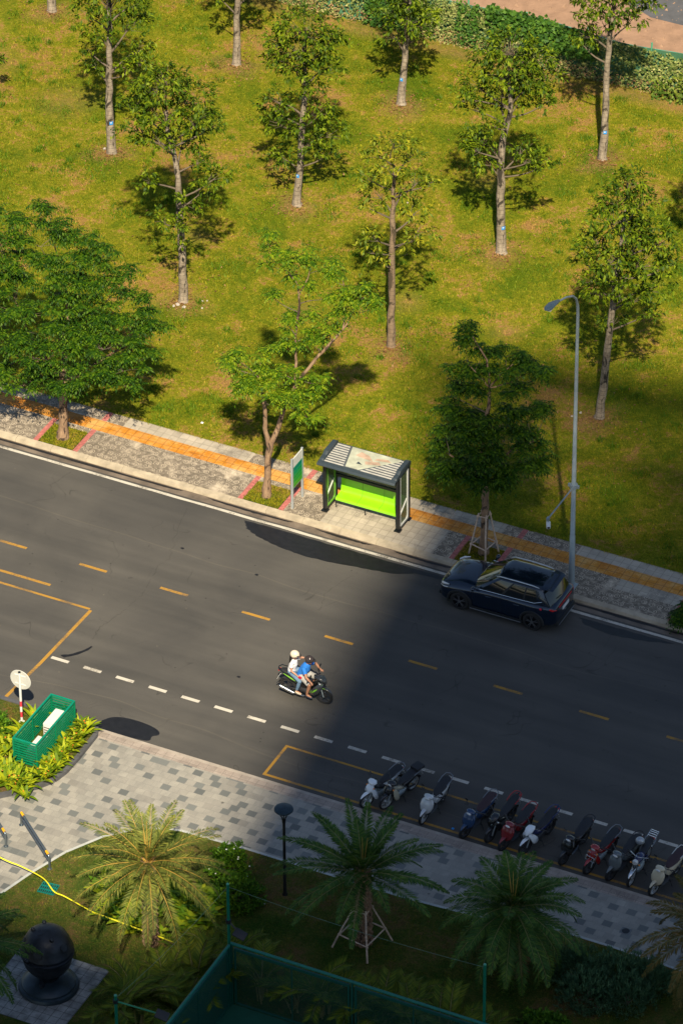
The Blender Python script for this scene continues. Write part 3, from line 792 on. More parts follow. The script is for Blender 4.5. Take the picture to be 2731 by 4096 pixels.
def lawn_tree(base, bpx, trunk, blobs, label, dens=1.0, leaf=None, mark=None, L=.19, W=.075, group='trees planted in rows on the lawn', bark=None, r0=.16):
    """trunk: [(x,y) photo measurements], blobs: [(x,y,rx,ry)] measured crown lobes, given their own depth here"""
    s_, v_ = scl(*base); bz = float(lawn_z(np.array(base[0]), np.array(base[1])))
    t = thing('lawn_tree', label, 'tree', (base[0], base[1], bz-.03), 0, group)
    tp = []
    for i, (x, y) in enumerate(trunk):
        uu = (x-bpx[0])/s_; z = (bpx[1]-y)/v_; f = i/(len(trunk)-1)
        tp.append((CR[0]*uu, CR[1]*uu, z, r0*(1-.62*f)))
    mb = MB()
    bt = [(tp[0][0], tp[0][1], 0, r0*1.45), (tp[0][0], tp[0][1], .12, r0*1.12)]
    path = bt+[q for q in tp[1:]]
    dense = []
    for a, b in zip(path[:-1], path[1:]):
        k = max(1, int((b[2]-a[2])/.5))
        for i in range(k):
            f = i/k; w_ = .03 if a[2] > .1 else 0
            dense.append(tuple(a[j]+(b[j]-a[j])*f+(random.uniform(-w_, w_) if j < 2 else 0) for j in range(4)))
    dense.append(path[-1])
    dense = [dense[0][:3]+(dense[0][3],)]+dense[1:]
    mb.tube([q[:3] for q in dense], [q[3]*random.uniform(.94, 1.06) for q in dense], 9)
    mb.build('trunk', bark or M_barkL, t, True, 80)
    br = MB(); Vs = []
    top = dense[-1][2]
    for (x, y, rx, ry) in blobs:
        uu = (x-bpx[0])/s_; z = (bpx[1]-y)/v_; ru = rx/s_; rz = max(.25, ry/v_*.9)
        cx = abs(uu)
        dep = random.uniform(-.55, .55)*max(.5, 1.6-cx*.6)
        z += dep*.62*-1*-1*0
        # a lobe set nearer or farther keeps its place over the trunk's plane: shift height to match the slope of view
        z2 = z-dep*(s_*.6)/v_*1.0
        C = np.array([CR[0]*uu+CF[0]*dep, CR[1]*uu+CF[1]*dep, z2])
        R = np.array([ru, ru*.95, rz])
        ns = max(8, int(dens*30*(ru*ru*.95+ru*rz)*1.55+6))
        V, P0 = sprays(C, R, ns, 9, L, W)
        Vs.append(V)
        zt = min(top, max(dense[3][2], C[2]-rz-ru*.9))
        q = interp_trunk(dense, zt)
        br_r = .022+.02*ru
        branch_to(br, q[:3], C, max(.03, min(q[3]*.55, br_r*1.5)), .014)
        for p in P0[::3]:
            branch_to(br, C-(C-np.array(q[:3]))*.25, p, .012, .005, .1, 3)
    np_mesh('crown', np.concatenate(Vs), 4, leaf or M_leafL, t)
    br.build('branch', M_twig, t, True, 80)
    if mark:
        q = interp_trunk(dense, 1.25+random.uniform(-.1, .2)); q = (q[0], q[1], q[2], q[3]*1.04)
        mt = MB(); n = 5; a0 = atan2(-CF[1], -CF[0])+mark
        for i in range(n):
            a1 = a0-.4+.8*i/(n); a2 = a0-.4+.8*(i+1)/n; rr = q[3]+.012
            mt.add([(q[0]+rr*cos(a1), q[1]+rr*sin(a1), q[2]-.07), (q[0]+rr*cos(a2), q[1]+rr*sin(a2), q[2]-.07), (q[0]+rr*cos(a2), q[1]+rr*sin(a2), q[2]+.07), (q[0]+rr*cos(a1), q[1]+rr*sin(a1), q[2]+.07)], [(0, 1, 2, 3)])
        mt.build('number_tag', pm('blue_tag', (.03, .3, .75), .5), t)
        mt = MB(); 
        for i in (1, 2):
            a1 = a0-.4+.8*i/(n); a2 = a0-.4+.8*(i+1)/n; rr = q[3]+.017
            mt.add([(q[0]+rr*cos(a1), q[1]+rr*sin(a1), q[2]+.0), (q[0]+rr*cos(a2), q[1]+rr*sin(a2), q[2]+.0), (q[0]+rr*cos(a2), q[1]+rr*sin(a2), q[2]+.045), (q[0]+rr*cos(a1), q[1]+rr*sin(a1), q[2]+.045)], [(0, 1, 2, 3)])
        mt.build('tag_number_panel', pm('tag_white', (.75, .75, .75), .5), t)
    return t
lawn_tree((-18.25, 17.13), (257, 350), [(257, 350), (257, 230), (259, 120), (263, 60), (262, 0)],
          [(268, 5, 80, 42), (215, 45, 34, 26), (310, 60, 44, 30), (262, -45, 70, 40), (335, 15, 30, 26), (320, 115, 34, 22), (335, 150, 26, 14), (240, 85, 30, 18), (215, 120, 20, 10), (305, 170, 22, 10), (225, 155, 18, 8)],
          'tall tree with yellowing leaves and blue trunk tag, farthest left of the tagged lawn trees', .9, mark=.35, r0=.17)
lawn_tree((-10.96, 9.07), (420, 697), [(421, 697), (422, 600), (419, 500), (416, 420), (414, 375), (398, 320), (395, 270)],
          [(385, 225, 62, 34), (325, 260, 38, 30), (450, 240, 52, 30), (385, 285, 62, 34), (320, 310, 32, 20), (470, 295, 42, 30), (430, 330, 52, 26), (370, 340, 42, 20), (505, 300, 24, 18), (400, 200, 40, 16), (500, 420, 34, 16), (475, 445, 26, 12), (345, 430, 18, 8), (375, 515, 22, 9), (440, 480, 22, 10), (432, 520, 26, 9), (470, 385, 20, 12), (415, 560, 14, 7)],
          'leafy lawn tree with pale mottled trunk and white stones at its foot', 1.0)
lawn_tree((-25.31, 25.24), (120, 30), [(120, 30), (119, -60), (120, -150), (121, -230)],
          [(120, -260, 90, 50), (70, -200, 40, 30), (170, -210, 45, 30)], 'lawn tree in the top left corner, only the foot of its trunk in view', .8, r0=.17)
lawn_tree((-16.85, 24.86), (543, 152), [(543, 152), (545, 70), (550, -10), (552, -90), (550, -150)],
          [(550, -160, 80, 45), (510, -90, 40, 30), (600, -95, 45, 30), (505, -5, 22, 10), (585, -12, 20, 9), (560, -40, 40, 20)], 'lawn tree with bare straight trunk, second from the left in the back row', .8, r0=.155)
lawn_tree((-10.17, 16.84), (681, 472), [(681, 472), (688, 400), (694, 310), (701, 240), (704, 190), (700, 150), (702, 100)],
          [(705, 75, 72, 28), (640, 110, 30, 24), (760, 110, 34, 26), (700, 130, 66, 30), (680, 165, 46, 22), (745, 165, 42, 22), (640, 150, 26, 14), (635, 240, 32, 18), (720, 215, 26, 12), (735, 265, 34, 18), (765, 310, 32, 16), (640, 290, 30, 16), (625, 250, 18, 12), (650, 365, 26, 9), (755, 355, 24, 8), (715, 335, 22, 10), (680, 310, 18, 10)],
          'slender leaning lawn tree with white trunk and leaf sprays all the way down', 1.0, mark=-.5, r0=.15)
lawn_tree((-9.68, 24.95), (924, 245), [(922, 245), (927, 180), (933, 110), (938, 50), (940, -10)],
          [(935, 60, 52, 28), (890, 40, 34, 26), (975, 40, 32, 26), (930, 5, 56, 34), (935, -50, 60, 36), (905, 90, 26, 12), (965, 92, 24, 12)],
          'lawn tree standing just in front of the green fence, left of its gap', 1.0, mark=-.5, r0=.165)
lawn_tree((-1.08, 24.74), (1384, 369), [(1383, 369), (1386, 280), (1388, 180), (1393, 90), (1398, 20), (1400, -60)],
          [(1400, -20, 64, 32), (1345, 10, 34, 22), (1395, 30, 50, 22), (1455, 15, 40, 24), (1480, 30, 22, 14), (1350, 45, 30, 14), (1375, 62, 30, 14), (1440, 60, 30, 12), (1340, 85, 30, 12), (1320, -10, 24, 18), (1460, -30, 50, 30), (1395, -70, 80, 36), (1335, 110, 24, 10)],
          'tall lawn tree with forked white trunk, nearest the fence on the right', .75, mark=.05, r0=.155)
lawn_tree((-1.88, 17.24), (1150, 580), [(1150, 580), (1149, 480), (1147, 390), (1152, 320), (1163, 270), (1166, 245), (1163, 190)],
          [(1160, 125, 60, 26), (1110, 155, 40, 26), (1220, 150, 44, 28), (1160, 170, 70, 30), (1250, 190, 26, 24), (1090, 205, 36, 22), (1210, 205, 44, 24), (1150, 210, 50, 24), (1065, 235, 20, 18), (1190, 240, 34, 16), (1250, 240, 22, 18), (1085, 255, 24, 12), (1100, 325, 40, 18), (1080, 350, 26, 12), (1115, 370, 30, 12), (1205, 340, 34, 16), (1215, 375, 26, 12), (1245, 385, 18, 10), (1130, 300, 20, 12)],
          'wide lawn tree with pale trunk, blue tag and flaring roots, right of centre', 1.0, mark=.5, r0=.175)
lawn_tree((-2.80, 9.76), (898, 800), [(898, 800), (899, 700), (900, 600), (902, 510), (903, 480), (905, 420), (904, 395)],
          [(905, 350, 36, 16), (860, 370, 28, 16), (945, 370, 28, 18), (885, 400, 40, 16), (845, 425, 30, 18), (960, 430, 30, 18), (865, 455, 34, 16), (920, 440, 40, 14), (985, 440, 14, 14), (850, 490, 22, 12), (955, 495, 34, 14), (970, 540, 26, 16), (945, 565, 24, 12), (860, 560, 26, 16), (850, 590, 18, 9), (875, 610, 14, 8)],
          'sparse lawn tree with cut top, brown trunk and yellowish leaves', .62, leaf=M_leafY, bark=bark_mat('dull_brown_bark', (.16, .11, .07), (.27, .19, .12), (.07, .05, .03), 7, True), r0=.145)
lawn_tree((5.81, 8.95), (1375, 962), [(1375, 962), (1384, 860), (1392, 770), (1400, 700), (1406, 640), (1415, 560), (1422, 480)],
          [(1425, 445, 38, 24), (1400, 480, 50, 28), (1455, 490, 40, 30), (1385, 525, 48, 26), (1470, 545, 48, 28), (1425, 560, 52, 28), (1350, 570, 36, 24), (1510, 570, 30, 24), (1380, 610, 52, 26), (1465, 615, 56, 28), (1335, 610, 28, 16), (1520, 620, 24, 16), (1420, 655, 52, 22), (1500, 665, 30, 18), (1370, 680, 32, 16), (1450, 700, 34, 16), (1480, 730, 22, 10), (1345, 655, 22, 12), (1400, 745, 24, 9)],
          'dense lawn tree half in shade behind the street lamp, twin trunks', 1.0, r0=.15)
lawn_tree((-26.0, 17.0), (-150, 252), [(-150, 252), (-150, 150), (-152, 60)],
          [(-140, 0, 80, 50), (-60, 170, 50, 28), (-40, 285, 30, 18), (-30, 310, 34, 16), (-8, 292, 20, 12), (-150, 80, 60, 30), (-12, 150, 18, 10)], 'lawn tree at the left edge, only its outer leaves in view', .9)
lawn_tree((6.9, 17.4), (1634, 703), [(1634, 703), (1634, 600), (1636, 500), (1636, 420)],
          [(1640, 300, 80, 50), (1590, 360, 46, 34), (1572, 345, 20, 18), (1570, 385, 18, 12), (1660, 400, 60, 40), (1640, 240, 60, 30)], 'lawn tree at the right edge, only its outer leaves in view', .9)

# ---- street trees with feathery compound leaves
def fronds(P, A, E, L, nl, leafL, leafW, curl=.5):
    """P points, A azimuth, E elevation; each frond carries nl leaflet pairs"""
    n = len(P); t = np.linspace(.12, 1, nl)
    V = []
    ca, sa = np.cos(A), np.sin(A)
    side = np.stack([-sa, ca, np.zeros(n)], 1)
    for ti in t:
        e = E-curl*ti*1.6
        s_ = ti*L
        # arc position
        p = P+np.stack([ca*np.cos(E-curl*ti*.8)*s_, sa*np.cos(E-curl*ti*.8)*s_, np.sin(E-curl*ti*.8)*s_], 1)
        tang = np.stack([ca*np.cos(e), sa*np.cos(e), np.sin(e)], 1)
        w = np.sin(pi*min(1, .25+.72*ti))**.6
        for sg in (-1, 1):
            D = tang*.55+side*sg*.85; D[:, 2] -= .12
            U = np.tile([0, 0, 1.0], (n, 1))+rng.normal(0, .12, (n, 3))
            V.append(leaves(p, D, U, np.full(n, leafL*w)*rng.uniform(.9, 1.1, n), leafW*w*1.15, .05, .2))
    D = np.stack([ca*np.cos(E-curl*1.6), sa*np.cos(E-curl*1.6), np.sin(E-curl*1.6)], 1)
    V.append(leaves(p, D, np.tile([0, 0, 1.0], (n, 1)), np.full(n, leafL), leafW, .05, .2))
    return np.concatenate(V)
def street_tree(base, bpx, limbs, pads, label, mat, dens=1.0, deep=1.0, z0=.12, group='street trees along the far pavement'):
    s_, v_ = scl(*base)
    t = thing('street_tree', label, 'tree', (base[0], base[1], z0), 0, group)
    mb = MB(); allp = []
    for pts in limbs:
        q = []
        for p in pts:
            uu = (p[0]-bpx[0])/s_; z = (bpx[1]-p[1])/v_; dep = p[3] if len(p) > 3 else 0
            q.append((CR[0]*uu+CF[0]*dep, CR[1]*uu+CF[1]*dep, z-dep*s_*.6/v_, p[2]))
        dn = []
        for a, b in zip(q[:-1], q[1:]):
            for i in range(4): dn.append(tuple(a[j]+(b[j]-a[j])*i/4+(random.uniform(-.015, .015) if j < 3 and i else 0) for j in range(4)))
        dn.append(q[-1]); allp += dn
        mb.tube([x[:3] for x in dn], [x[3]*random.uniform(.93, 1.08) for x in dn], 9)
    mb.build('trunk', M_barkS, t, True, 80)
    Vs = []; br = MB()
    for pd in pads:
        x, y, rx, ry = pd[:4]
        uu = (x-bpx[0])/s_; z = (bpx[1]-y)/v_; ru = rx/s_
        dep = pd[4] if len(pd) > 4 else random.uniform(-.8, .8)*deep
        z2 = z-dep*s_*.6/v_
        rdp = max(.28, ry/(s_*.6)*.62); rz = max(.08, ry/v_*.3)
        C = np.array([CR[0]*uu+CF[0]*dep, CR[1]*uu+CF[1]*dep, z2])
        nr = int(dens*(ru*rdp*3.14*4.6+3)); nf_ = 9
        a = rng.uniform(0, 2*pi, nr); q = np.sqrt(rng.random(nr))
        du = ru*q*np.cos(a); df = rdp*q*np.sin(a)
        P0 = np.stack([C[0]+CR[0]*du+CF[0]*df, C[1]+CR[1]*du+CF[1]*df, C[2]+.10+rz*(1-q*q*1.6)+rng.normal(0, .07, nr)], 1)
        P = np.repeat(P0, nf_, 0)+rng.normal(0, .02, (nr*nf_, 3)); n = nr*nf_
        A = np.tile(np.arange(nf_)*2*pi/nf_, nr)+np.repeat(rng.uniform(0, 6.3, nr), nf_)+rng.normal(0, .2, n)
        Vs.append(fronds(P, A, rng.normal(.28, .2, n), rng.uniform(.30, .52, n), 6, .135, .062, .75))
        # nearest limb point below
        best = min(allp, key=lambda k: (k[0]-C[0])**2+(k[1]-C[1])**2+(k[2]-C[2]+.35)**2*(1 if k[2] < C[2] else 4))
        Cb = C-np.array([0, 0, .22])
        branch_to(br, best[:3], Cb, min(best[3]*.55, .016+.014*ru), .010, .08)
        for p in P0[::2]: branch_to(br, Cb, p-np.array([0, 0, .05]), .008, .004, .08, 2)
    np_mesh('crown', np.concatenate(Vs), 4, mat, t)
    br.build('branch', M_twig, t, True, 80)
    return t
street_tree((-10.80, -.41), (145, 1008),
    [[(145, 1008, .24), (147, 985, .17), (149, 940, .15), (153, 890, .145), (152, 850, .12, .3), (158, 800, .08, .8), (165, 740, .05, 1.2), (160, 660, .03, 1.5)],
     [(153, 880, .09), (120, 840, .07, .3), (80, 780, .05, .7), (50, 700, .03, 1.0)],
     [(153, 885, .08), (210, 850, .06, 0), (270, 815, .04, 0), (330, 785, .025, 0)],
     [(156, 800, .05, .8), (215, 730, .04, .9), (262, 690, .02, 1.0)],
     [(120, 840, .05, .3), (40, 820, .04, 0), (-30, 800, .03, 0)]],
    [(60, 880, 80, 32, -.6), (170, 860, 95, 34, -1.0), (290, 850, 70, 28, -1.2), (340, 825, 46, 16, -.9), (300, 885, 40, 18, -1.3), (0, 860, 60, 30, -.4), (110, 820, 100, 36, -.9),
     (250, 800, 100, 36, -.8), (355, 770, 50, 26, -.2), (20, 790, 90, 34, -.5), (150, 770, 90, 34, -.3), (330, 740, 60, 24, 0), (260, 740, 80, 28, 0), (60, 720, 100, 34, 0), (-30, 730, 60, 34, 0),
     (180, 710, 90, 30, .2), (330, 690, 40, 18, .4), (120, 660, 110, 34, .4), (0, 660, 80, 34, .3), (240, 660, 70, 28, .5), (290, 640, 36, 16, .6), (60, 610, 100, 34, .7), (180, 610, 90, 30, .7), (250, 590, 45, 20, .8),
     (-30, 600, 60, 34, .6), (110, 565, 80, 20, 1.0), (20, 560, 70, 22, .9), (195, 560, 36, 12, 1.0), (50, 520, 40, 14, 1.2), (140, 525, 36, 12, 1.3), (112, 490, 22, 8, 1.4), (0, 505, 30, 12, 1.2), (190, 900, 34, 14, -1.6), (150, 905, 40, 14, -1.4)],
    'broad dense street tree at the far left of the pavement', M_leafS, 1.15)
street_tree((-2.69, -.45), (612, 1142),
    [[(612, 1142, .19), (614, 1110, .135), (617, 1060, .12), (622, 1022, .12)],
     [(620, 1030, .09), (611, 985, .08), (612, 945, .07), (606, 905, .05), (596, 870, .03)],
     [(622, 1025, .10), (642, 985, .085), (658, 935, .08), (690, 880, .065), (735, 825, .055), (775, 785, .045), (800, 755, .03), (820, 710, .02)],
     [(680, 895, .06), (684, 840, .05, .3), (683, 780, .045, .4), (693, 710, .04, .5), (690, 670, .028, .5), (668, 640, .018, .5)],
     [(693, 690, .028, .5), (712, 655, .018, .5), (720, 620, .012, .5)], [(790, 765, .03), (800, 700, .02, .3), (790, 660, .015, .3)]],
    [(560, 885, 44, 16, -.2), (600, 905, 58, 20, -.5), (640, 880, 48, 18, -.1), (590, 860, 46, 16, .2), (620, 925, 46, 14, -.7), (655, 855, 36, 14, .2), (545, 900, 26, 8, -.3), (680, 935, 30, 12, -.6), (715, 960, 30, 10, -.7), (700, 915, 44, 14, -.5),
     (735, 880, 30, 12, -.3), (605, 825, 36, 12, .4), (530, 850, 18, 8, 0), (525, 835, 12, 5, .2), (555, 825, 16, 6, .3), (680, 800, 44, 16, .3), (700, 775, 42, 16, .5), (735, 800, 36, 14, .2), (760, 765, 30, 12, .2), (665, 745, 22, 10, .6),
     (640, 690, 12, 6, .7), (700, 740, 26, 10, .6), (660, 625, 44, 16, .6), (700, 600, 50, 16, .8), (740, 625, 46, 16, .6), (630, 600, 26, 10, .7), (620, 560, 16, 8, 1), (690, 660, 36, 12, .6), (770, 650, 50, 18, .4), (810, 690, 44, 18, .2), (850, 680, 24, 12, .1),
     (780, 705, 40, 14, .2), (835, 720, 30, 10, 0), (745, 690, 34, 12, .4), (790, 735, 30, 10, .1), (855, 705, 16, 8, 0)],
    'open forked street tree with bright green tufts beside the bus stop sign', M_leafB, .72, .6)
street_tree((5.53, -.18), (1110, 1272),
    [[(1110, 1272, .20), (1110, 1240, .135), (1112, 1180, .125), (1113, 1110, .115), (1106, 1060, .10), (1104, 1010, .08), (1118, 940, .065), (1119, 895, .05), (1112, 840, .03), (1080, 790, .016)],
     [(1113, 1110, .07), (1070, 1070, .045, -.3), (1030, 1050, .03, -.4)], [(1112, 1090, .06), (1170, 1040, .04, -.2), (1220, 1020, .03, -.2)],
     [(1118, 900, .035), (1145, 870, .022), (1170, 850, .014)], [(1118, 900, .03), (1090, 870, .02), (1070, 850, .012)], [(1118, 902, .03), (1165, 890, .02, .2), (1200, 870, .014, .2)]],
    [(1066, 800, 28, 12, .5), (1072, 778, 20, 10, .6), (1100, 825, 30, 12, .4), (1155, 820, 34, 16, .6), (1185, 845, 34, 14, .4), (1050, 860, 46, 18, .3), (1090, 870, 40, 14, .1), (1150, 868, 50, 16, 0), (1215, 855, 32, 14, .2), (1240, 870, 24, 10, 0), (1035, 905, 40, 16, .4),
     (1085, 905, 34, 14, -.1), (1170, 910, 50, 14, -.3), (1030, 945, 34, 16, .4), (1065, 965, 50, 22, 0), (1110, 985, 60, 24, -.4), (1160, 960, 50, 20, -.1), (1205, 965, 36, 16, 0), (1250, 950, 22, 9, .1), (1020, 995, 44, 20, .2), (1075, 1010, 60, 24, -.5), (1150, 1010, 60, 24, -.5), (1205, 1005, 44, 18, 0),
     (1020, 1030, 34, 14, .2), (1090, 1045, 60, 24, -.8), (1160, 1050, 56, 22, -.8), (1060, 1075, 46, 16, -.6), (1110, 1080, 50, 18, -1.0), (1180, 1080, 44, 16, -.8), (1225, 1080, 30, 12, -.3), (1010, 1080, 26, 10, -.2), (1040, 1095, 28, 10, -.5), (1245, 1065, 18, 8, -.1), (1130, 1105, 46, 14, -1.1), (1085, 1105, 34, 12, -.9), (1110, 1120, 34, 10, -.9), (1225, 1030, 26, 10, 0), (1150, 1120, 26, 8, -.9)],
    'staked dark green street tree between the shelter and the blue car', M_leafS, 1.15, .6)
# leafy low growth at the right edge pit
street_tree((13.6, -.5), (1604, 1425), [[(1604, 1425, .05), (1604, 1380, .04), (1602, 1330, .02)]],
    [(1590, 1400, 26, 14, 0), (1575, 1415, 22, 14, -.1), (1600, 1370, 26, 16, 0), (1588, 1430, 26, 12, -.3), (1568, 1432, 16, 8, -.2)],
    'low bushy street tree cut off by the right edge of the picture', M_leafS, 1.3, .1)

# stake frames round trunks
def stakes(name, label, base, ztop, zmid, rb, rt, n=4, rot=.4):
    t = thing(name, label, 'tree stake', (base[0], base[1], .11), rot, 'wooden stake frames round trunks')
    M_st = pm('stake_wood', (.62, .46, .34), .85, 0, .3, 9)
    P = []
    for i in range(n):
        a = 2*pi*i/n
        b = Vector((rb*cos(a), rb*sin(a), 0)); q = Vector((rt*cos(a+.25), rt*sin(a+.25), ztop))
        MB().tube([b, b.lerp(q, .5)+Vector((random.uniform(-.015, .015), random.uniform(-.015, .015), 0)), q], [.033, .030, .025], 7).build('leg', M_st, t, True, 60)
        P.append((b, q))
    for f in (zmid/ztop, .93):
        for i in range(n):
            a = P[i][0].lerp(P[i][1], f); b = P[(i+1) % n][0].lerp(P[(i+1) % n][1], f+random.uniform(-.02, .02))
            e = (b-a).normalized()*.05
            MB().tube([a-e, b+e], [.025, .022], 7).build('cross_bar', M_st, t, True, 60)
    return t
stakes('tree_stake', 'brown wooden stakes tied around the street tree behind the blue car', (5.53, -.18), 1.75, .45, .52, .2, 4, .55)
stakes('tree_stake', 'brown wooden stakes around the palm with the bare scaly trunk', (10.82, -20.48), 1.55, .5, .95, .28, 4, .62)

# ---- date palms
def palm(base, z0, h, tr, nf, FL, label, mat, e_rng=(-.5, 1.35), curl=.9, dead=0, spear=3, scaly=True, lean=(0, 0), leafL=.34, seed=1, nlf=84, lw=.040):
    R_ = np.random.default_rng(seed)
    t = thing('date_palm', label, 'palm', (base[0], base[1], z0), 0, 'date palms in the near lawn')
    mb = MB(); k = 22; pts = []; rad = []
    for i in range(k+1):
        f = i/k
        pts.append((lean[0]*f, lean[1]*f, h*f)); rad.append(tr*(1.12-.18*f)*(1.06 if i % 2 else .94))
    mb.tube(pts, rad, 12)
    mb.build('trunk', bark_mat('palm_trunk_%d' % seed, (.20, .11, .06), (.34, .21, .12), (.06, .035, .02), 9), t, True, 50)
    # old leaf bases: rows of scales
    sc_ = MB()
    for i in range(int(h*9)):
        z = h*i/(h*9)
        for j in range(9):
            a = 2*pi*(j+.5*(i % 2))/9+i*.05; rr = tr*(1.10-.18*z/h)
            c = Vector((lean[0]*z/h+rr*cos(a), lean[1]*z/h+rr*sin(a), z)); o = Vector((cos(a), sin(a), 0)); s_ = Vector((-sin(a), cos(a), 0))
            w_ = .045; up = .10 if z < h*.75 else .2
            sc_.add([c-s_*w_, c+s_*w_, c+s_*w_*.5+o*.055+Vector((0, 0, up)), c-s_*w_*.5+o*.055+Vector((0, 0, up)), c-s_*w_*.5+Vector((0, 0, up*1.0))-o*.01, c+s_*w_*.5+Vector((0, 0, up))-o*.01],
                    [(0, 1, 2, 3), (3, 2, 5, 4), (0, 3, 4), (1, 5, 2)])
    sc_.build('leaf_base_scales', plain('palm_scale_%d' % seed, (.30, .19, .11), .9, 0, .35, 10), t)
    top = np.array([lean[0], lean[1], h]); Vg = []; Vd = []; ribs = MB(); ribd = MB()
    GA = 2.39996
    for i in range(nf):
        f = i/(nf-1); az = i*GA+R_.normal(0, .12)
        el = e_rng[1]+(e_rng[0]-e_rng[1])*f**.85+R_.normal(0, .06)
        L = FL*(.60+.45*min(1, f*1.7))*R_.uniform(.92, 1.06)
        cu = curl*(.55+.6*f)*R_.uniform(.85, 1.15)
        n = 30; pos = [top+np.array([cos(az)*.06, sin(az)*.06, -.12*f])]; th = el; P = [pos[0].copy()]; Tn = []
        for s_ in range(n):
            tt = s_/n; th = el-cu*(tt**1.5)
            dv = np.array([cos(az)*cos(th), sin(az)*cos(th), sin(th)]); Tn.append(dv)
            P.append(P[-1]+dv*L/n)
        Tn.append(Tn[-1]); P = np.array(P); Tn = np.array(Tn)
        isdead = i >= nf-dead
        rad_ = np.linspace(.019, .003, n+1)
        (ribd if isdead else ribs).tube([tuple(p) for p in P[::3]], [float(q) for q in rad_[::3]], 5, cap=False)
        side = np.array([-sin(az), cos(az), 0.0])
        tt = np.linspace(.12, 1, nlf); idx = tt*n
        Pi = np.stack([np.interp(idx, np.arange(n+1), P[:, c]) for c in range(3)], 1)
        Ti = np.stack([np.interp(idx, np.arange(n+1), Tn[:, c]) for c in range(3)], 1)
        up = np.cross(side, Ti)*-1
        up = np.where(up[:, 2:3] < 0, -up, up)
        w = (np.sin(pi*np.clip(.16+.8*tt, 0, 1))**.7)
        for sg in (-1, 1):
            va = R_.uniform(.15, .75, len(tt))
            D = Ti*.75+side*sg*.9+up*va[:, None]*.6; D[:, 2] -= .18
            D += R_.normal(0, .10, D.shape)
            V = leaves(Pi, D, up+R_.normal(0, .25, up.shape), leafL*w*R_.uniform(.8, 1.15, len(tt)), lw, .12, .16)
            (Vd if isdead else Vg).append(V)
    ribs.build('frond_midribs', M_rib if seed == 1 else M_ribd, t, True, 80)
    np_mesh('fronds', np.concatenate(Vg), 4, mat, t)
    if dead:
        np_mesh('dry_fronds', np.concatenate(Vd), 4, M_dry, t); ribd.build('dry_midribs', M_dry, t)
    sp = MB()
    for j in range(spear):
        a = j*2.1; L = FL*R_.uniform(.45, .62)
        sp.tube([tuple(top), tuple(top+np.array([cos(a)*.12*L, sin(a)*.12*L, L*.97]))], [.022, .006], 5)
    sp.build('spear_leaves', M_rib, t)
    return t
palm((4.87, -23.35), .1, 3.35, .20, 46, 2.65, 'sunlit date palm with yellow ribbed drooping fronds over the planted bed', M_palm, (-.48, 1.3), .95, dead=1, spear=4, seed=1, nlf=66, lw=.030)
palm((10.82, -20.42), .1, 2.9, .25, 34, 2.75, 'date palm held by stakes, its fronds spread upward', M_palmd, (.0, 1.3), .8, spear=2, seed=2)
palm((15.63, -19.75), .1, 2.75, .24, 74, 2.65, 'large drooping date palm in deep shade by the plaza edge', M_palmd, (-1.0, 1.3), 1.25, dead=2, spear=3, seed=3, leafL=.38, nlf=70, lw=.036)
palm((21.9, -18.6), .1, 3.3, .22, 46, 2.7, 'date palm at the right edge with brownish frond tips', leafmat('edge_palm_leaflet', (.05, .06, .015), (.12, .10, .02), (.26, .15, .04), .15), (-.6, 1.3), 1.1, spear=0, seed=4)
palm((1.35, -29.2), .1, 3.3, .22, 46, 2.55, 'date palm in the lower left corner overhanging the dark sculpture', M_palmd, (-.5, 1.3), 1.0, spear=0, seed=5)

# ---- arching cane palms along the court fence
def areca_proto(seed, n=11, L=1.5):
    R_ = np.random.default_rng(seed); Vs = []; st = MB()
    for i in range(n):
        az = R_.uniform(0, 2*pi); b = np.array([R_.normal(0, .12), R_.normal(0, .12), 0]); hs = R_.uniform(.25, .8)
        st.tube([tuple(b), tuple(b+np.array([cos(az)*.08, sin(az)*.08, hs]))], [.03, .022], 6)
        P = [b+np.array([cos(az)*.08, sin(az)*.08, hs])]; LL = L*R_.uniform(.75, 1.1); el = R_.uniform(.9, 1.45)
        Tn = []
        for s_ in range(16):
            th = el-1.5*(s_/16)**1.4; dv = np.array([cos(az)*cos(th), sin(az)*cos(th), sin(th)]); Tn.append(dv); P.append(P[-1]+dv*LL/16)
        Tn.append(Tn[-1]); P = np.array(P); Tn = np.array(Tn)
        st.tube([tuple(p) for p in P[::4]], [.014, .011, .008, .005, .003], 4, cap=False)
        tt = np.linspace(.2, 1, 34)*16; side = np.array([-sin(az), cos(az), 0.])
        Pi = np.stack([np.interp(tt, np.arange(17), P[:, c]) for c in range(3)], 1); Ti = np.stack([np.interp(tt, np.arange(17), Tn[:, c]) for c in range(3)], 1)
        for sg in (-1, 1):
            D = Ti*.8+side*sg*.8; D[:, 2] -= .1
            Vs.append(leaves(Pi, D, np.cross(Ti, side*-1)+R_.normal(0, .2, Ti.shape), .38, .032, .1, .2))
    return np.concatenate(Vs), st
M_arec = leafmat('cane_palm_leaflet', (.035, .075, .008), (.095, .15, .01), (.25, .25, .015), .3)
M_cane = pm('cane_stem', (.30, .24, .09), .6, 0, .3)
AP = []
for i in range(3):
    t = thing('cane_palm', 'arching cane palm in the dark planting outside the green court fence', 'cane palm', (0, 0, .1), 0, 'cane palms outside the court fence')
    V, st = areca_proto(20+i); np_mesh('fronds', V, 4, M_arec, t); st.build('stems', M_cane, t, True, 80); AP.append(t)
def dup(root, loc, rz=0, sc=1.0, label=None):
    c = root.copy(); COL.objects.link(c); c.location = loc; c.rotation_euler = (root.rotation_euler[0], 0, rz); c.scale = (sc,)*3
    if label: c['label'] = label
    for ch in list(root.children):
        k = ch.copy(); COL.objects.link(k); k.parent = c
        for g in ch.children:
            q = g.copy(); COL.objects.link(q); q.parent = k
    return c
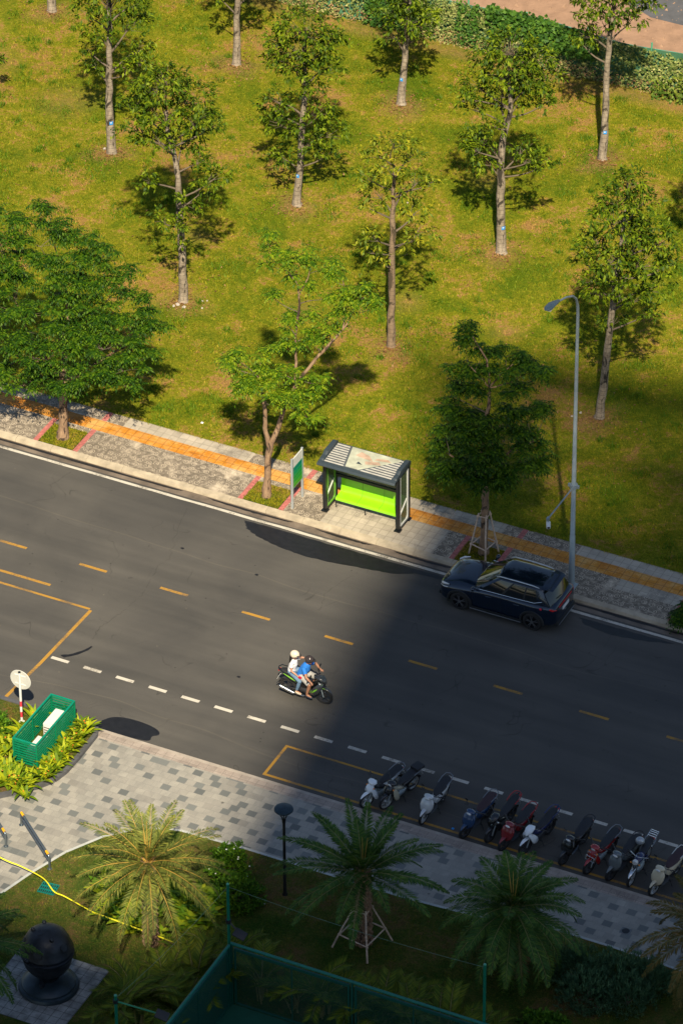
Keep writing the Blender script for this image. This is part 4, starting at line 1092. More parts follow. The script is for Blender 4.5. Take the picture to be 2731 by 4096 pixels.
ar = [(7.0, -23.5, .7), (6.95, -24.4, .85), (6.7, -25.5, .95), (6.4, -26.7, 1.1), (7.4, -25.0, 1.1), (7.5, -26.6, 1.0), (5.9, -27.6, 1.1), (7.8, -23.3, .75), (5.7, -26.2, .9),
      (9.2, -24.2, 1.0), (10.3, -24.15, .8), (11.2, -24.1, 1.05), (12.3, -24.1, .9), (13.2, -24.0, 1.05), (14.2, -23.9, 1.0), (15.2, -23.7, 1.0), (16.3, -23.9, .9), (13.7, -23.2, .9), (7.3, -28.4, 1.1), (6.6, -29.6, 1.0)]
ORD = ['first', 'second', 'third', 'fourth', 'fifth', 'sixth', 'seventh', 'eighth', 'ninth', 'tenth', 'eleventh', 'twelfth']
lrank = {i: k for k, i in enumerate(sorted([i for i, a in enumerate(ar) if a[0] < 8.4], key=lambda i: -ar[i][1]))}
rrank = {i: k for k, i in enumerate(sorted([i for i, a in enumerate(ar) if a[0] > 8.4], key=lambda i: ar[i][0]))}
for i, (x, y, s_) in enumerate(ar):
    o = AP[i % 3]
    lab = ('%s cane palm left of the dark court windscreen, counted from the sunlit palm' % ORD[lrank[i]]) if i in lrank else ('%s cane palm to the right of the court corner pole, behind the net fence' % ORD[rrank[i]])
    if i < 3: o.location = (x, y, .1); o.scale = (s_,)*3; o['label'] = lab
    else: dup(o, (x, y, .1), random.uniform(0, 6.3), s_, lab)

# ---- broad bladed plants (planter bed and around the sunlit palm)
def blade_plant(seed, n=13, L=.66, W=.11, up=1.0):
    R_ = np.random.default_rng(seed); V = []
    for i in range(n):
        az = R_.uniform(0, 2*pi); el = R_.uniform(.45, up+.25); LL = L*R_.uniform(.6, 1.15); w0 = W*R_.uniform(.8, 1.2)
        p = np.array([R_.normal(0, .05), R_.normal(0, .05), 0.]); side = np.array([-sin(az), cos(az), 0]); k = 4; prev = None
        for s_ in range(k+1):
            t_ = s_/k; w = w0*sin(pi*(.12+.86*t_))*.5+.002
            a_, b_ = p-side*w, p+side*w
            if prev is not None: V.append([prev[0], prev[1], b_, a_])
            prev = (a_, b_)
            th = el-1.0*t_**1.6; p = p+np.array([cos(az)*cos(th), sin(az)*cos(th), sin(th)])*LL/k
    return np.array(V)
def smooth_islands_mesh(name, V, mat, parent):
    """quads joined into strips so that each blade is one island"""
    me = bpy.data.meshes.new(name); pts = V.reshape(-1, 3)
    key = {}; idx = []
    for p in pts:
        k = (round(float(p[0]), 5), round(float(p[1]), 5), round(float(p[2]), 5))
        idx.append(key.setdefault(k, len(key)))
    me.from_pydata(list(key.keys()), [], [tuple(idx[i:i+4]) for i in range(0, len(idx), 4)])
    return mesh_obj(name, me, mat, parent)
M_strap = leafmat('yellow_green_blade', (.05, .11, .005), (.17, .26, .008), (.50, .50, .015), .25, patch=2)
M_strapd = leafmat('green_blade', (.04, .12, .006), (.14, .26, .01), (.42, .44, .02), .25, patch=2)
M_flower = pm('orange_flower', (.75, .20, .02), .5, 0, .2)
SP = []
for i in range(3):
    t = thing('bladed_plant', 'yellow green bladed plant in the raised bed round the green enclosure', 'plant', (0, 0, .19), 0, 'bladed plants round the green enclosure')
    smooth_islands_mesh('leaf_blades', blade_plant(40+i), M_strap, t)
    fl = MB()
    for k in range((1, 0, 1)[i]):
        x, y = random.uniform(-.12, .12), random.uniform(-.12, .12); z = random.uniform(.26, .34)
        fl.tube([(x*.3, y*.3, 0), (x, y, z)], .006, 4)
        for q in range(4): a = q*1.57+k; fl.tube([(x, y, z), (x+.035*cos(a), y+.035*sin(a), z+.02)], [.011, .003], 5)
    if fl.v: fl.build('flower', M_flower, t)
    SP.append(t)
spots = []
for i in range(11):                                     # right-hand side of the enclosure
    f = i/10
    spots += [(-1.98+random.uniform(-.06, .06), -14.85-2.9*f), (-2.17+random.uniform(-.05, .05), -14.95-2.7*f)]
for i in range(5): spots.append((-3.3+i*.3, -14.78+random.uniform(-.04, .04)))
for i in range(9): spots.append((-4.2+i*.26, -17.85+random.uniform(-.08, .08)-(.12*i if i > 5 else 0)))
for i in range(8): spots.append((-4.1+i*.25, -18.15+random.uniform(-.08, .08)))
for i in range(6): spots.append((-3.2+i*.16, -18.45+random.uniform(-.05, .05)+.03*i))
for i in range(8): spots.append((-3.85+random.uniform(-.1, .1), -15.1-.4*i))
for i in range(5): spots.append((-4.3+random.uniform(-.1, .1), -16.4-.35*i))
for i, (x, y) in enumerate(spots):
    o = SP[i % 3]; s_ = random.uniform(.75, 1.1)
    if i < 3: o.location = (x, y, .19); o.scale = (s_,)*3
    else: dup(o, (x, y, .19), random.uniform(0, 6.3), s_)
SQ = []
for i in range(3):
    t = thing('broadleaf_plant', 'bright green broad leaved plant growing under the sunlit date palm', 'plant', (0, 0, .1), 0, 'plants under the sunlit palm')
    smooth_islands_mesh('leaf_blades', blade_plant(50+i, 12, .5, .16, 1.2), M_strapd, t); SQ.append(t)
sp2 = []
for i in range(62):
    a = random.uniform(0, 2*pi); q = sqrt(random.uniform(.12, 1))
    x, y = 4.0+2.05*q*cos(a), -21.6+1.5*q*sin(a)
    if x < 2.2 and y < -22.1: continue
    sp2.append((x, y))
sp2 += [(5.5+random.uniform(-.25, .25), -21.1+random.uniform(-.6, .5)) for _ in range(8)]
for i, (x, y) in enumerate(sp2):
    o = SQ[i % 3]; s_ = random.uniform(.9, 1.5)
    if i < 3: o.location = (x, y, .1); o.scale = (s_,)*3
    else: dup(o, (x, y, .1), random.uniform(0, 6.3), s_)

# ---- shrubs
def shrub(name, label, c, R, n, L, W, mat, cat='bush', up=.4, flowers=None, group=None):
    t = thing(name, label, cat, (c[0], c[1], .1), 0, group)
    dd = rnd_dirs(n); dd[:, 2] = np.abs(dd[:, 2]); P0 = dd*np.array(R)*(.55+.5*rng.random(n))[:, None]
    lump = 1+.16*np.sin(dd[:, 0]*7+c[0])*np.sin(dd[:, 1]*6+dd[:, 2]*5)
    P0 *= lump[:, None]
    k = np.repeat(np.arange(n), 7); m_ = len(k)
    D = dd[k]*.7+rnd_dirs(m_)*.7; D[:, 2] += up
    np_mesh('foliage', leaves(P0[k]+rng.normal(0, .03, (m_, 3)), D, np.tile([0, 0, 1.], (m_, 1))+rng.normal(0, .4, (m_, 3)), rng.uniform(.7, 1.2, m_)*L, rng.uniform(.7, 1.2, m_)*W), 4, mat, t)
    st = MB()
    for i in range(8):
        p = P0[i]*.8; st.tube([(0, 0, 0), tuple(p*.5+np.array([0, 0, .05])), tuple(p)], [.025, .016, .006], 5)
    st.build('stem', M_twig, t)
    if flowers:
        fm, nfl, fs = flowers; f = MB()
        for i in rng.choice(n, nfl): p = P0[i]*1.12; f.ell(tuple(p+np.array([0, 0, .03])), fs, fs, fs*.6, 6, 4)
        f.build('flowers', fm, t)
    return t
M_bush = leafmat('bush_leaf', (.025, .09, .006), (.07, .18, .01), (.18, .31, .015), .2)
M_bushg = leafmat('grey_green_leaf', (.03, .09, .045), (.07, .16, .075), (.16, .28, .12), .15)
shrub('round_bush', 'round clipped dark green bush behind the green corner pole', (6.35, -20.35), (.85, .75, .95), 520, .10, .06, M_bush)
shrub('flowering_bush', 'upright bush dotted with small white flowers beside the sunlit palm', (5.55, -19.35), (.62, .6, 1.25), 480, .13, .05, M_bush, flowers=(pm('white_petal', (.8, .8, .75), .5), 14, .03))
for i, (x, y, s_) in enumerate([(17.6, -19.0, 1.0), (18.8, -18.8, 1.1), (19.6, -18.5, .9), (18.2, -19.9, 1.0), (19.4, -19.5, .9)]):
    shrub('grey_green_bush', ['feathery grey green bush nearest the drooping palm at the plaza edge', 'tallest feathery grey green bush at the plaza edge', 'feathery grey green bush under the right edge palm', 'low feathery grey green bush in front of the plaza edge bushes', 'small feathery grey green bush below the right edge palm'][i], (x, y), (.95*s_, .8*s_, 1.15*s_), 520, .16, .03, M_bushg, up=.9, group='feathery bushes at the plaza edge')
shrub('low_bush', 'low leafy bush among the shade behind the court fence at lower right', (17.6, -21.6), (.8, .6, .5), 260, .12, .07, M_bush)
shrub('planter_bush', 'small green bush at the left edge of the raised bed', (-4.7, -16.2), (.55, .6, .55), 260, .12, .06, M_bush)
shrub('lawn_edge_bush', 'thin twiggy shrub on the lawn at the right edge', (11.6, 4.8), (.5, .5, 1.3), 40, .12, .05, M_leafL)
for i, (x, y) in enumerate([(9.85, 1.9)]):
    pass

# ------------------------------------------------------------------ bus shelter
def rrect(y0, y1, z0, z1, rad, n=5, corners=(1, 1, 1, 1)):
    """rounded rectangle in the yz-plane, counter-clockwise from bottom left"""
    out = []
    for (cy, cz, a0), f in zip(((y0+rad, z0+rad, pi), (y1-rad, z0+rad, 1.5*pi), (y1-rad, z1-rad, 0), (y0+rad, z1-rad, pi/2)), corners):
        if f: out += [(cy+rad*cos(a0+pi/2*i/n), cz+rad*sin(a0+pi/2*i/n)) for i in range(n+1)]
        else: out.append((cy+(rad if cos(a0+pi/4) > 0 else -rad), cz+(rad if sin(a0+pi/4) > 0 else -rad)))
    return out
def frame_ring(mb, outer, inner, x0, x1):
    n = len(outer)
    vs = [(x0, *p) for p in outer]+[(x0, *p) for p in inner]+[(x1, *p) for p in outer]+[(x1, *p) for p in inner]
    fs = []
    for i in range(n):
        j = (i+1) % n
        fs += [(i, n+i, n+j, j), (2*n+i, 2*n+j, 3*n+j, 3*n+i), (i, j, 2*n+j, 2*n+i), (n+i, 3*n+i, 3*n+j, n+j)]
    mb.add(vs, fs)
M_dgrey = pm('shelter_dark_grey', (.035, .048, .058), .4, 0, .15)
M_sblack = pm('shelter_black', (.012, .014, .016), .4)
M_lime = pm('lime_green_plastic', (.26, .66, .01), .28, 0, .05, 6, 0, .4)
M_white = pm('white_paint', (.72, .72, .68), .5, 0, .08)
M_sglass = glass_mat('shelter_glass', (.10, .13, .07), .62)
def shelter():
    t = thing('bus_shelter', 'bus shelter with lime green bench and striped dark roof on the far pavement', 'bus shelter', (.93, .05, .12))
    # side frames: x = +-1.44
    for sx in (-1.40, 1.40):
        outer = rrect(-.42, .50, .0, 2.42, .16); inner = rrect(-.29, .40, .10, 2.31, .10)
        m = MB(); frame_ring(m, outer, inner, sx-.055, sx+.055); m.build('side_frame', M_sblack, t, False)
        o2 = rrect(-.285, .395, .105, 2.305, .10); i2 = rrect(-.21, .32, .17, 2.22, .12)
        m = MB(); frame_ring(m, o2, i2, sx-.02, sx+.035); m.build('frame_trim', M_white if sx > 0 else pm('frame_trim_green', (.16, .4, .04), .4), t)
        m = MB(); m.prism([(-.01, 0), (.01, 0), (.01, 1), (-.01, 1)], 0, 1)
        m = MB(); m.add([(sx, *p) for p in i2]+[(sx+.012, *p) for p in i2], [tuple(range(len(i2))), tuple(range(2*len(i2)-1, len(i2)-1, -1))]); m.build('side_glass', M_sglass, t)
        m = MB(); m.bar((sx, -.21, .62), (sx, .30, .98), .06, .07); m.build('side_band', M_white, t)
        # thick rounded cap along the top
        cp = [(-.66, 2.24), (-.70, 2.31), (-.60, 2.40), (-.40, 2.42), (-.28, 2.52), (.40, 2.52), (.53, 2.44), (.53, 2.30), (.40, 2.26)]
        m = MB(); x0, x1 = (sx-.07, sx+.09) if sx < 0 else (sx-.09, sx+.07)
        n = len(cp); m.add([(x0, *p) for p in cp]+[(x1, *p) for p in cp], [tuple(range(n)), tuple(range(2*n-1, n-1, -1))]+[(i, n+i, n+(i+1) % n, (i+1) % n) for i in range(n)])
        m.build('roof_cap', M_dgrey, t, bevel=.015)
        for y in (-.36, .42):
            m = MB(); m.box(sx-.13, sx+.11, y-.10, y+.12, 0, .03); m.build('foot_plate', M_sblack, t)
    # roof slab with lip
    m = MB(); cp = [(-.80, 2.20), (-.84, 2.25), (-.80, 2.31), (-.68, 2.345), (.48, 2.405), (.50, 2.30), (-.6, 2.22)]
    n = len(cp)
    xl, xr = -1.31, 1.31
    m.add([(xl-(.18 if p[0] < -.6 else 0), *p) for p in cp]+[(xr+(.18 if p[0] < -.6 else 0), *p) for p in cp], [tuple(range(n)), tuple(range(2*n-1, n-1, -1))]+[(i, n+i, n+(i+1) % n, (i+1) % n) for i in range(n)])
    roof = m.build('roof', M_dgrey, t, bevel=.012)
    def rz(y): return 2.345+(y+.70)*(.06/1.18)+.004
    def rp(poly, lift=0): return [(x, y, rz(y)+lift) for x, y in poly]
    M_stripe = pm('roof_white_stripe', (.46, .44, .39), .5, 0, .2, 5)
    m = MB(); m.add(rp([(-1.29, -.68), (1.29, -.68), (1.29, .46), (-1.29, .46)], .0008), [(0, 1, 2, 3)]); m.build('roof_sheet', pm('roof_mid_grey', (.085, .095, .10), .5, 0, .3, 3), roof)
    st = MB(); st2 = MB()
    for k in range(9):
        y0 = -.66+.126*k; y1 = y0+.066
        xe = -.55-.26*(y0+.64)/1.1
        st.add(rp([(-1.28, y0), (xe, y0), (xe-.012, y1), (-1.28, y1)], .002), [(0, 1, 2, 3)])
        xs = .10+1.15*min(1, (y0+.64)/1.1)
        if xs < 1.2: st2.add(rp([(xs, y0), (1.28, y0), (1.28, y1), (xs+.06, y1)], .002), [(0, 1, 2, 3)])
    st.build('roof_stripes', M_stripe, roof); st2.build('roof_stripes', M_stripe, roof)
    m = MB(); m.add(rp([(-.48, -.64), (.02, -.64), (1.18, .36), (1.15, .44), (-.72, .44)], .004), [tuple(range(5))])
    m.build('roof_panel', pm('roof_cream_panel', (.42, .43, .33), .5, 0, .25, 3), roof)
    m = MB(); m.add(rp([(-.42, .05), (.30, -.05), (.05, .20), (-.30, .30)], .008)+rp([(.10, -.28), (.62, -.12), (.50, .02), (.02, -.12)], .008)+rp([(.3, .05), (.9, .16), (.72, .26), (.35, .18)], .008), [(0, 1, 2, 3), (4, 5, 6, 7), (8, 9, 10, 11)])
    m.build('roof_shapes', pm('roof_salmon', (.46, .32, .23), .6, 0, .35, 3), roof)
    m = MB(); m.add(rp([(-.20, -.35), (.02, -.34), (-.18, -.22)], .008), [(0, 1, 2)]); m.build('roof_mark', M_dgrey, roof)
    # back glass, beam, bench
    m = MB(); m.box(-1.34, 1.34, .425, .437, 1.12, 2.25); m.build('back_glass', M_sglass, t)
    m = MB(); m.box(-1.345, 1.345, .385, .465, 1.02, 1.12); m.build('back_beam', M_sblack, t)
    prof = [(-.06, .36), (-.08, .40), (-.05, .44), (.02, .455), (.25, .45), (.33, .48), (.37, .56), (.40, .80), (.41, .99)]
    m = MB(); k = len(prof); vs = []
    bk = [(y+(.03 if z > .5 else .0), z-(.03 if z < .5 else 0)) for y, z in prof]
    for x in (-1.15, 1.34): vs += [(x, y, z) for y, z in prof]+[(x, y, z) for y, z in bk]
    fs = []
    for i in range(k-1): fs += [(i, i+1, 2*k+i+1, 2*k+i), (k+i, 3*k+i, 3*k+i+1, k+i+1), (i, k+i, k+i+1, i+1), (2*k+i, 2*k+i+1, 3*k+i+1, 3*k+i)]
    fs += [(0, 2*k, 3*k, k), (k-1, 2*k-1, 4*k-1, 3*k-1)]
    m.add(vs, fs); bench = m.build('bench', M_lime, t, True, 50)
    for x in (-.32, .51): MB().tube([(x, y-.004, z+.006) for y, z in prof[1:]], .005, 4).build('bench_seam', pm('seam_dark', (.06, .16, .01), .6), bench)
    for x in (-1.15, -.03, 1.2):
        m = MB(); m.tube([(x, -.02, .42), (x, -.02, .0), (x, .38, .0), (x, .38, .5)], .017, 6); m.build('bench_leg', M_sblack, t)
shelter()

def stop_sign():
    t = thing('bus_stop_sign', 'green and white bus stop board on two grey posts left of the shelter', 'sign', (-1.55, -.31, .12))
    for y in (-.39, .39):
        MB().box(-.035, .035, y-.035, y+.035, 0, 2.1).build('post', pm('sign_post_grey', (.42, .45, .46), .4, .3), t)
    m = MB().box(-.018, .018, -.352, .352, .82, 2.06); board = m.build('board', pm('board_white', (.60, .60, .56), .5), t)
    cols = [((.0, .21, .13), 1.50, 1.69), ((.0, .27, .09), 1.335, 1.49), ((.01, .28, .04), 1.18, 1.325), ((.015, .30, .03), 1.02, 1.17), ((.05, .33, .015), .84, 1.01)]
    for i, (c, z0, z1) in enumerate(cols):
        for sx in (-1, 1):
            MB().box(min(sx*.0185, sx*.022), max(sx*.0185, sx*.022), -.35, .35, z0, z1).build('panel', pm('stop_green_%d' % i, c, .45, 0, .03), board)
    # emblem, its line of small lettering, route badge with its line
    e = MB(); x = -.0225
    e.add([(x, .03, 1.76), (x, -.09, 1.97), (x, .0, 1.88), (x, .015, 1.90)], [(0, 1, 2, 3)]); e.build('emblem', pm('emblem_teal', (.02, .30, .38), .5), board)
    e = MB(); e.add([(x, .035, 1.77), (x, .02, 1.92), (x, .12, 2.02), (x, .055, 1.88)], [(0, 1, 2, 3)]); e.build('emblem', pm('emblem_blue', (.02, .10, .35), .5), board)
    e = MB()
    for i in range(9): e.box(x-.001, x, -.12+i*.027, -.12+i*.027+.018, 1.715, 1.735)
    e.build('lettering', pm('letter_grey', (.25, .3, .32), .5), board)
    e = MB(); e.lathe([(.07, x-.002), (.07, x)], (0, -.27, 1.60), 16, 'x'); e.build('route_badge', pm('board_white', (.6, .6, .56), .5), board)
    e = MB()
    for i in range(8): e.box(x-.001, x, -.14+i*.045, -.14+i*.045+.03, 1.585, 1.62)
    e.build('lettering', pm('letter_white', (.45, .7, .6), .5), board)
stop_sign()

# ------------------------------------------------------------------ lamps
def street_lamp():
    t = thing('street_lamp', 'tall galvanised street lamp leaning its arm over the road behind the blue car', 'street lamp', (9.01, -.58, .12))
    MB().tube([(0, 0, 0), (0, 0, 2.1), (0, 0, 2.11), (0, 0, 11.1)], [.112, .096, .086, .052], 14).build('pole', M_galv, t, True, 50)
    MB().tube([(0, 0, 11.1), (0, -.03, 11.5), (0, -.17, 11.85), (0, -.45, 12.12), (0, -1.0, 12.4), (0, -1.75, 12.66)], [.052, .048, .044, .040, .036, .033], 10).build('arm', M_galv, t, True, 60)
    h = MB(); h.sweep([(1.6, 12.63), (1.8, 12.70), (2.1, 12.80), (2.45, 12.86), (2.62, 12.87)], [.05, .10, .15, .13, .05], [.05, .06, .055, .04, .015], 12)
    h.v = [(-y, -x, z) for x, y, z in h.v]; hd = h.build('lamp_head', pm('lamp_head_grey', (.10, .15, .18), .45, .2), t, True, 60)
    MB().box(-.10, .10, -2.45, -2.0, 12.735, 12.765).build('lens', pm('lamp_lens', (.5, .5, .45), .2), hd)
    MB().box(-.18, .18, -.18, .18, .0, .03).build('base_plate', M_galv, t)
    c = MB(); c.lathe([(.135, 4.12), (.135, 4.26)], n=12); c.box(-.2, -.13, -.04, .04, 4.14, 4.24); c.box(.13, .2, -.04, .04, 4.14, 4.24)
    c.build('collar', M_galv, t)
    c = thing('security_camera', 'small white security camera on a side arm of the street lamp', 'camera', (9.01, -.70, 4.28))
    MB().tube([(0, 0, 0), (0, -1.95, .03)], .027, 8).build('arm', M_galv, c)
    MB().box(-.04, .04, -2.02, -1.9, -.05, .08).build('bracket', M_galv, c)
    b = MB(); b.tube([(0, -1.93, -.14), (.1, -2.14, -.2)], [.075, .07], 12); b.build('camera_body', pm('camera_white', (.7, .7, .68), .4), c, True)
    MB().tube([(.1, -2.14, -.2), (.105, -2.15, -.203)], .045, 10).build('lens', M_black, c)
street_lamp()
def park_lamp():
    t = thing('park_lamp', 'black garden lamp with a wide disc head on the near lawn', 'lamp', (7.57, -19.39, .1))
    MB().tube([(0, 0, 0), (0, 0, .04), (0, 0, .12), (0, 0, 3.05)], [.09, .085, .052, .045], 12).build('pole', M_black, t, True, 40)
    for k in range(4):
        a = k*pi/2+.5; MB().tube([(.04*cos(a), .04*sin(a), 2.98), (.05*cos(a), .05*sin(a), 3.12), (.19*cos(a), .19*sin(a), 3.42)], .02, 6).build('arm', M_black, t)
    MB().lathe([(.10, 3.36), (.27, 3.42), (.31, 3.47), (.30, 3.50), (.2, 3.53), (.02, 3.54)], n=24).build('lamp_head', pm('lamp_disc', (.018, .035, .045), .35, .2, .4, 8), t, True, 40)
    MB().lathe([(.06, 2.95), (.06, 3.05)], n=12).build('collar', M_black, t)
park_lamp()
def round_sign():
    t = thing('round_sign', 'round sign seen from its blank back on a red and white striped post', 'sign', (-4.15, -15.38, .19))
    m = MB(); m.tube([(0, 0, 0), (0, 0, .22)], .042, 12); m.tube([(0, 0, .44), (0, 0, .66)], .042, 12); m.tube([(0, 0, .88), (0, 0, 2.05)], .042, 12)
    m.tube([(0, 0, 0), (0, 0, .02)], .1, 12)
    m.build('post', M_white, t, True, 40)
    for z in (.221, .661): MB().tube([(0, 0, z), (0, 0, z+.218)], .0425, 12).build('red_band', pm('post_red', (.62, .05, .07), .45), t, True, 40)
    m = MB(); m.lathe([(.375, .045), (.385, .055), (.375, .065)], (0, 0, 1.72), 32, 'y'); m.build('sign_disc', pm('sign_back', (.55, .54, .5), .5, 0, .08, 3), t, True, 40)
    MB().lathe([(.35, .066), (.35, .069)], (0, 0, 1.72), 32, 'y').build('sign_face', pm('sign_red', (.5, .03, .03), .4), t)
    MB().tube([(0, 0, 2.05), (0, 0, 2.08)], .045, 12).build('post_cap', M_black, t)
    for z in (1.55, 1.9): MB().box(-.2, .2, .03, .046, z-.012, z+.012).build('bracket', M_white, t)
round_sign()

# ------------------------------------------------------------------ slatted enclosure with air conditioning units
def enclosure():
    t = thing('slatted_enclosure', 'green slatted metal screen round the air conditioning units in the raised bed', 'screen', (-2.93, -16.02, .19))
    hx, hy, h = .43, 1.28, .95
    for x in (-hx, hx):
        for y in (-hy, 0, hy): MB().box(x-.028, x+.028, y-.028, y+.028, 0, h).build('post', M_green, t)
    for x in (-hx, hx):
        m = MB()
        for k in range(9): m.box(x-.010, x+.010, -hy+.03, hy-.03, .04+k*.101, .04+k*.101+.052)
        m.build('slat_panel', M_green, t)
        MB().box(x-.03, x+.03, -hy-.03, hy+.03, h+.001, h+.035).build('top_rail', pm('green_rail', (.0, .22, .13), .4), t)
    for y in (-hy, hy):
        m = MB()
        for k in range(9): m.box(-hx+.03, hx-.03, y-.010, y+.010, .04+k*.101, .04+k*.101+.052)
        m.build('slat_panel', M_green, t)
        MB().box(-hx+.031, hx-.031, y-.03, y+.03, h+.001, h+.035).build('top_rail', pm('green_rail', (.0, .22, .13), .4), t)
    for i, (y0, y1, z1, lab) in enumerate(((-1.2, -.36, .55, 'low white air conditioner unit at the near end of the green enclosure'), (-.02, .86, .82, 'taller white air conditioner unit at the road end of the green enclosure'))):
        a = thing('air_conditioner', lab, 'air conditioner', (-2.80, -16.02+(y0+y1)/2, .19), 0, 'air conditioner units in the enclosure')
        L = (y1-y0)/2
        MB().box(-.16, .16, -L, L, .06, z1).build('casing', pm('ac_white', (.66, .65, .60), .5, 0, .05), a, bevel=.012)
        for yy in (-L+.1, L-.1): MB().box(-.17, .17, yy-.03, yy+.03, 0, .06).build('foot', M_black, a)
        m = MB()
        for k in range(6): m.box(-.13, .13, -L-.012, -L-.001, .14+k*(z1-.2)/6, .14+k*(z1-.2)/6+.035)
        for k in range(10): m.box(-.172, -.161, -L+.05, L-.05, .12+k*(z1-.18)/10, .12+k*(z1-.18)/10+.02)
        m.build('grille', pm('ac_grille', (.16, .13, .12), .6), a)
        m = MB(); m.lathe([(.0, .162), (.2, .162), (.21, .17), (.2, .178)], (0, 0, z1*.55), 20, 'x'); m.build('fan_guard', pm('ac_fan', (.1, .1, .1), .5), a)
        MB().box(-.155, .155, -L+.01, L-.01, z1+.001, z1+.006).build('top_cover', pm('ac_white', (.66, .65, .60), .5), a)
enclosure()

# ------------------------------------------------------------------ sculpture
def sculpture():
    t = thing('sculpture', 'dark round metal sculpture with holes on a stepped disc base', 'sculpture', (2.98, -26.52, .112))
    Mb = plain('dark_bronze', (.012, .016, .022), .42, .3, .6, 3, .5)
    MB().lathe([(.93, 0), (.95, .05), (.92, .13), (.85, .16), (.84, .22), (.78, .27), (.62, .36), (.3, .44), (.12, .46)], n=40).build('base', plain('bronze_base', (.02, .035, .045), .35, .3, .4, 3), t, True, 35)
    MB().tube([(0, 0, .42), (0, 0, .9)], [.34, .46], 20).build('neck', Mb, t, True)
    body = MB().lathe([(.40, .70), (.62, .82), (.73, 1.0), (.77, 1.2), (.80, 1.36), (.84, 1.40), (.84, 1.44), (.78, 1.47), (.78, 1.52), (.83, 1.56), (.82, 1.60), (.77, 1.66), (.73, 1.85), (.62, 2.05), (.45, 2.2), (.22, 2.29), (.02, 2.31)], n=40).build('body', Mb, t, True, 40)
    for (a, e, rr) in ((-1.45, .42, .13), (-2.6, .5, .11), (-.2, .55, .12), (1.4, .5, .12), (-2.0, 1.3, .1), (2.6, .6, .1)):
        c = Vector((cos(a)*cos(e)*.78, sin(a)*cos(e)*.78, 1.5+sin(e)*.78)); n = Vector((cos(a)*cos(e), sin(a)*cos(e), sin(e)))
        MB().tube([c-n*.02, c+n*.04, c+n*.045, c-n*.01], [rr*1.18, rr*1.15, rr, rr*.9], 20).build('hole_rim', Mb, body, True, 40)
        MB().tube([c-n*.01, c+n*.03], [rr*.96, rr*.96], 20).build('hole', pm('hole_black', (.002, .002, .003), 1.0, 0, 0, 1, 0, 0, 0), body)
    for (a, e) in ((-.7, 1.0), (2.2, .95), (-2.9, 1.05), (-1.9, .05)):
        n = Vector((cos(a)*cos(e), sin(a)*cos(e), sin(e))); c = Vector((0, 0, 1.5))+n*.76
        MB().tube([c, c+n*.10, c+n*.15], [.075, .07, .04], 10).build('knob', Mb, body, True)
    MB().tube([(.05, -.5, .36), (.05, -.52, .52)], [.08, .07], 12).build('spout', Mb, t, True)
sculpture()

# ------------------------------------------------------------------ barriers, tape, grates, litter
def hoop(name, label, a, b, hz, yb):
    t = thing(name, label, 'barrier', ((a[0]+b[0])/2, (a[1]+b[1])/2, .1), 0, 'steel hoop barriers on the plaza')
    ax, ay = (a[0]-b[0])/2, (a[1]-b[1])/2
    A = Vector((ax, ay, 0)); B = Vector((-ax, -ay, 0)); up = Vector((0, 0, 1)); h = hz
    MB().tube([A, A+up*(h-.05), A.lerp(B, .02)+up*h, A.lerp(B, .98)+up*h, B+up*(h-.05), B], .038, 10).build('rail', pm('barrier_steel', (.16, .19, .21), .3, .7), t, True, 60)
    MB().tube([A.lerp(B, .01)+up*h*.55, B.lerp(A, .01)+up*h*.55], .025, 8).build('lower_rail', pm('barrier_steel', (.16, .19, .21), .3, .7), t, True)
    for P, Q in ((A, B), (B, A)):
        MB().tube([P.lerp(Q, .02)+up*h, P.lerp(Q, .10)+up*h], .043, 12).build('yellow_band', pm('barrier_yellow', (.85, .42, .01), .4), t, True)
        MB().tube([P, P+up*.012], .08, 14).build('base_flange', pm('barrier_steel', (.16, .19, .21), .3, .7), t)
hoop('hoop_barrier', 'steel hoop barrier with yellow bands at the edge of the near lawn', (.26, -21.52), (-1.62, -19.98), .55, 0)
hoop('hoop_barrier', 'steel hoop barrier cut off by the left edge of the picture', (-1.54, -21.14), (-3.4, -19.6), .55, 0)
tp = [(-3.4, -21.6, .55), (-1.25, -22.04, .42), (-.42, -22.12, .40), (.46, -22.29, .36), (1.05, -22.65, .30), (1.51, -22.76, .34), (2.69, -23.08, .38), (3.1, -23.12, .4), (4.57, -23.25, .44), (6.16, -23.36, .46), (6.5, -23.4, .5)]
m = MB()
def cr_(P, n=8):
    out = []
    P = [Vector(p) for p in P]; P = [P[0]]+P+[P[-1]]
    for i in range(1, len(P)-2):
        for k in range(n):
            t = k/n; a, b, c, d_ = P[i-1], P[i], P[i+1], P[i+2]
            out.append(.5*((2*b)+(c-a)*t+(2*a-5*b+4*c-d_)*t*t+(3*b-a-3*c+d_)*t**3))
    out.append(P[-2]); return out
path = cr_(tp); vs = []; 
for i, p in enumerate(path):
    tw = 2.2+.35*sin(i*.23)
    dv = (path[min(i+1, len(path)-1)]-path[max(i-1, 0)]).normalized(); s_ = dv.cross(Vector((0, 0, 1))).normalized()
    o_ = (s_*cos(tw)+Vector((0, 0, 1))*sin(tw))*.021; vs += [p-o_, p+o_]
m.add(vs, [(2*i, 2*i+1, 2*i+3, 2*i+2) for i in range(len(path)-1)])
tape = m.build('barrier_tape', pm('yellow_tape', (.72, .66, .02), .45, 0, .12, 30), None, True)
tag(tape, 'yellow barrier tape strung across the near lawn past the sunlit palm', 'tape')
def ss(name, label, cat, parts, loc, rz=0, group=None):
    t = thing(name, label, cat, loc, rz, group)
    for pn, mb, mt in parts: mb.build(pn, mt, t)
    return t
g = MB(); 
for i in range(9): g.box(-.27+i*.0675-.012, -.27+i*.0675+.012, -.26, .26, 0, .03)
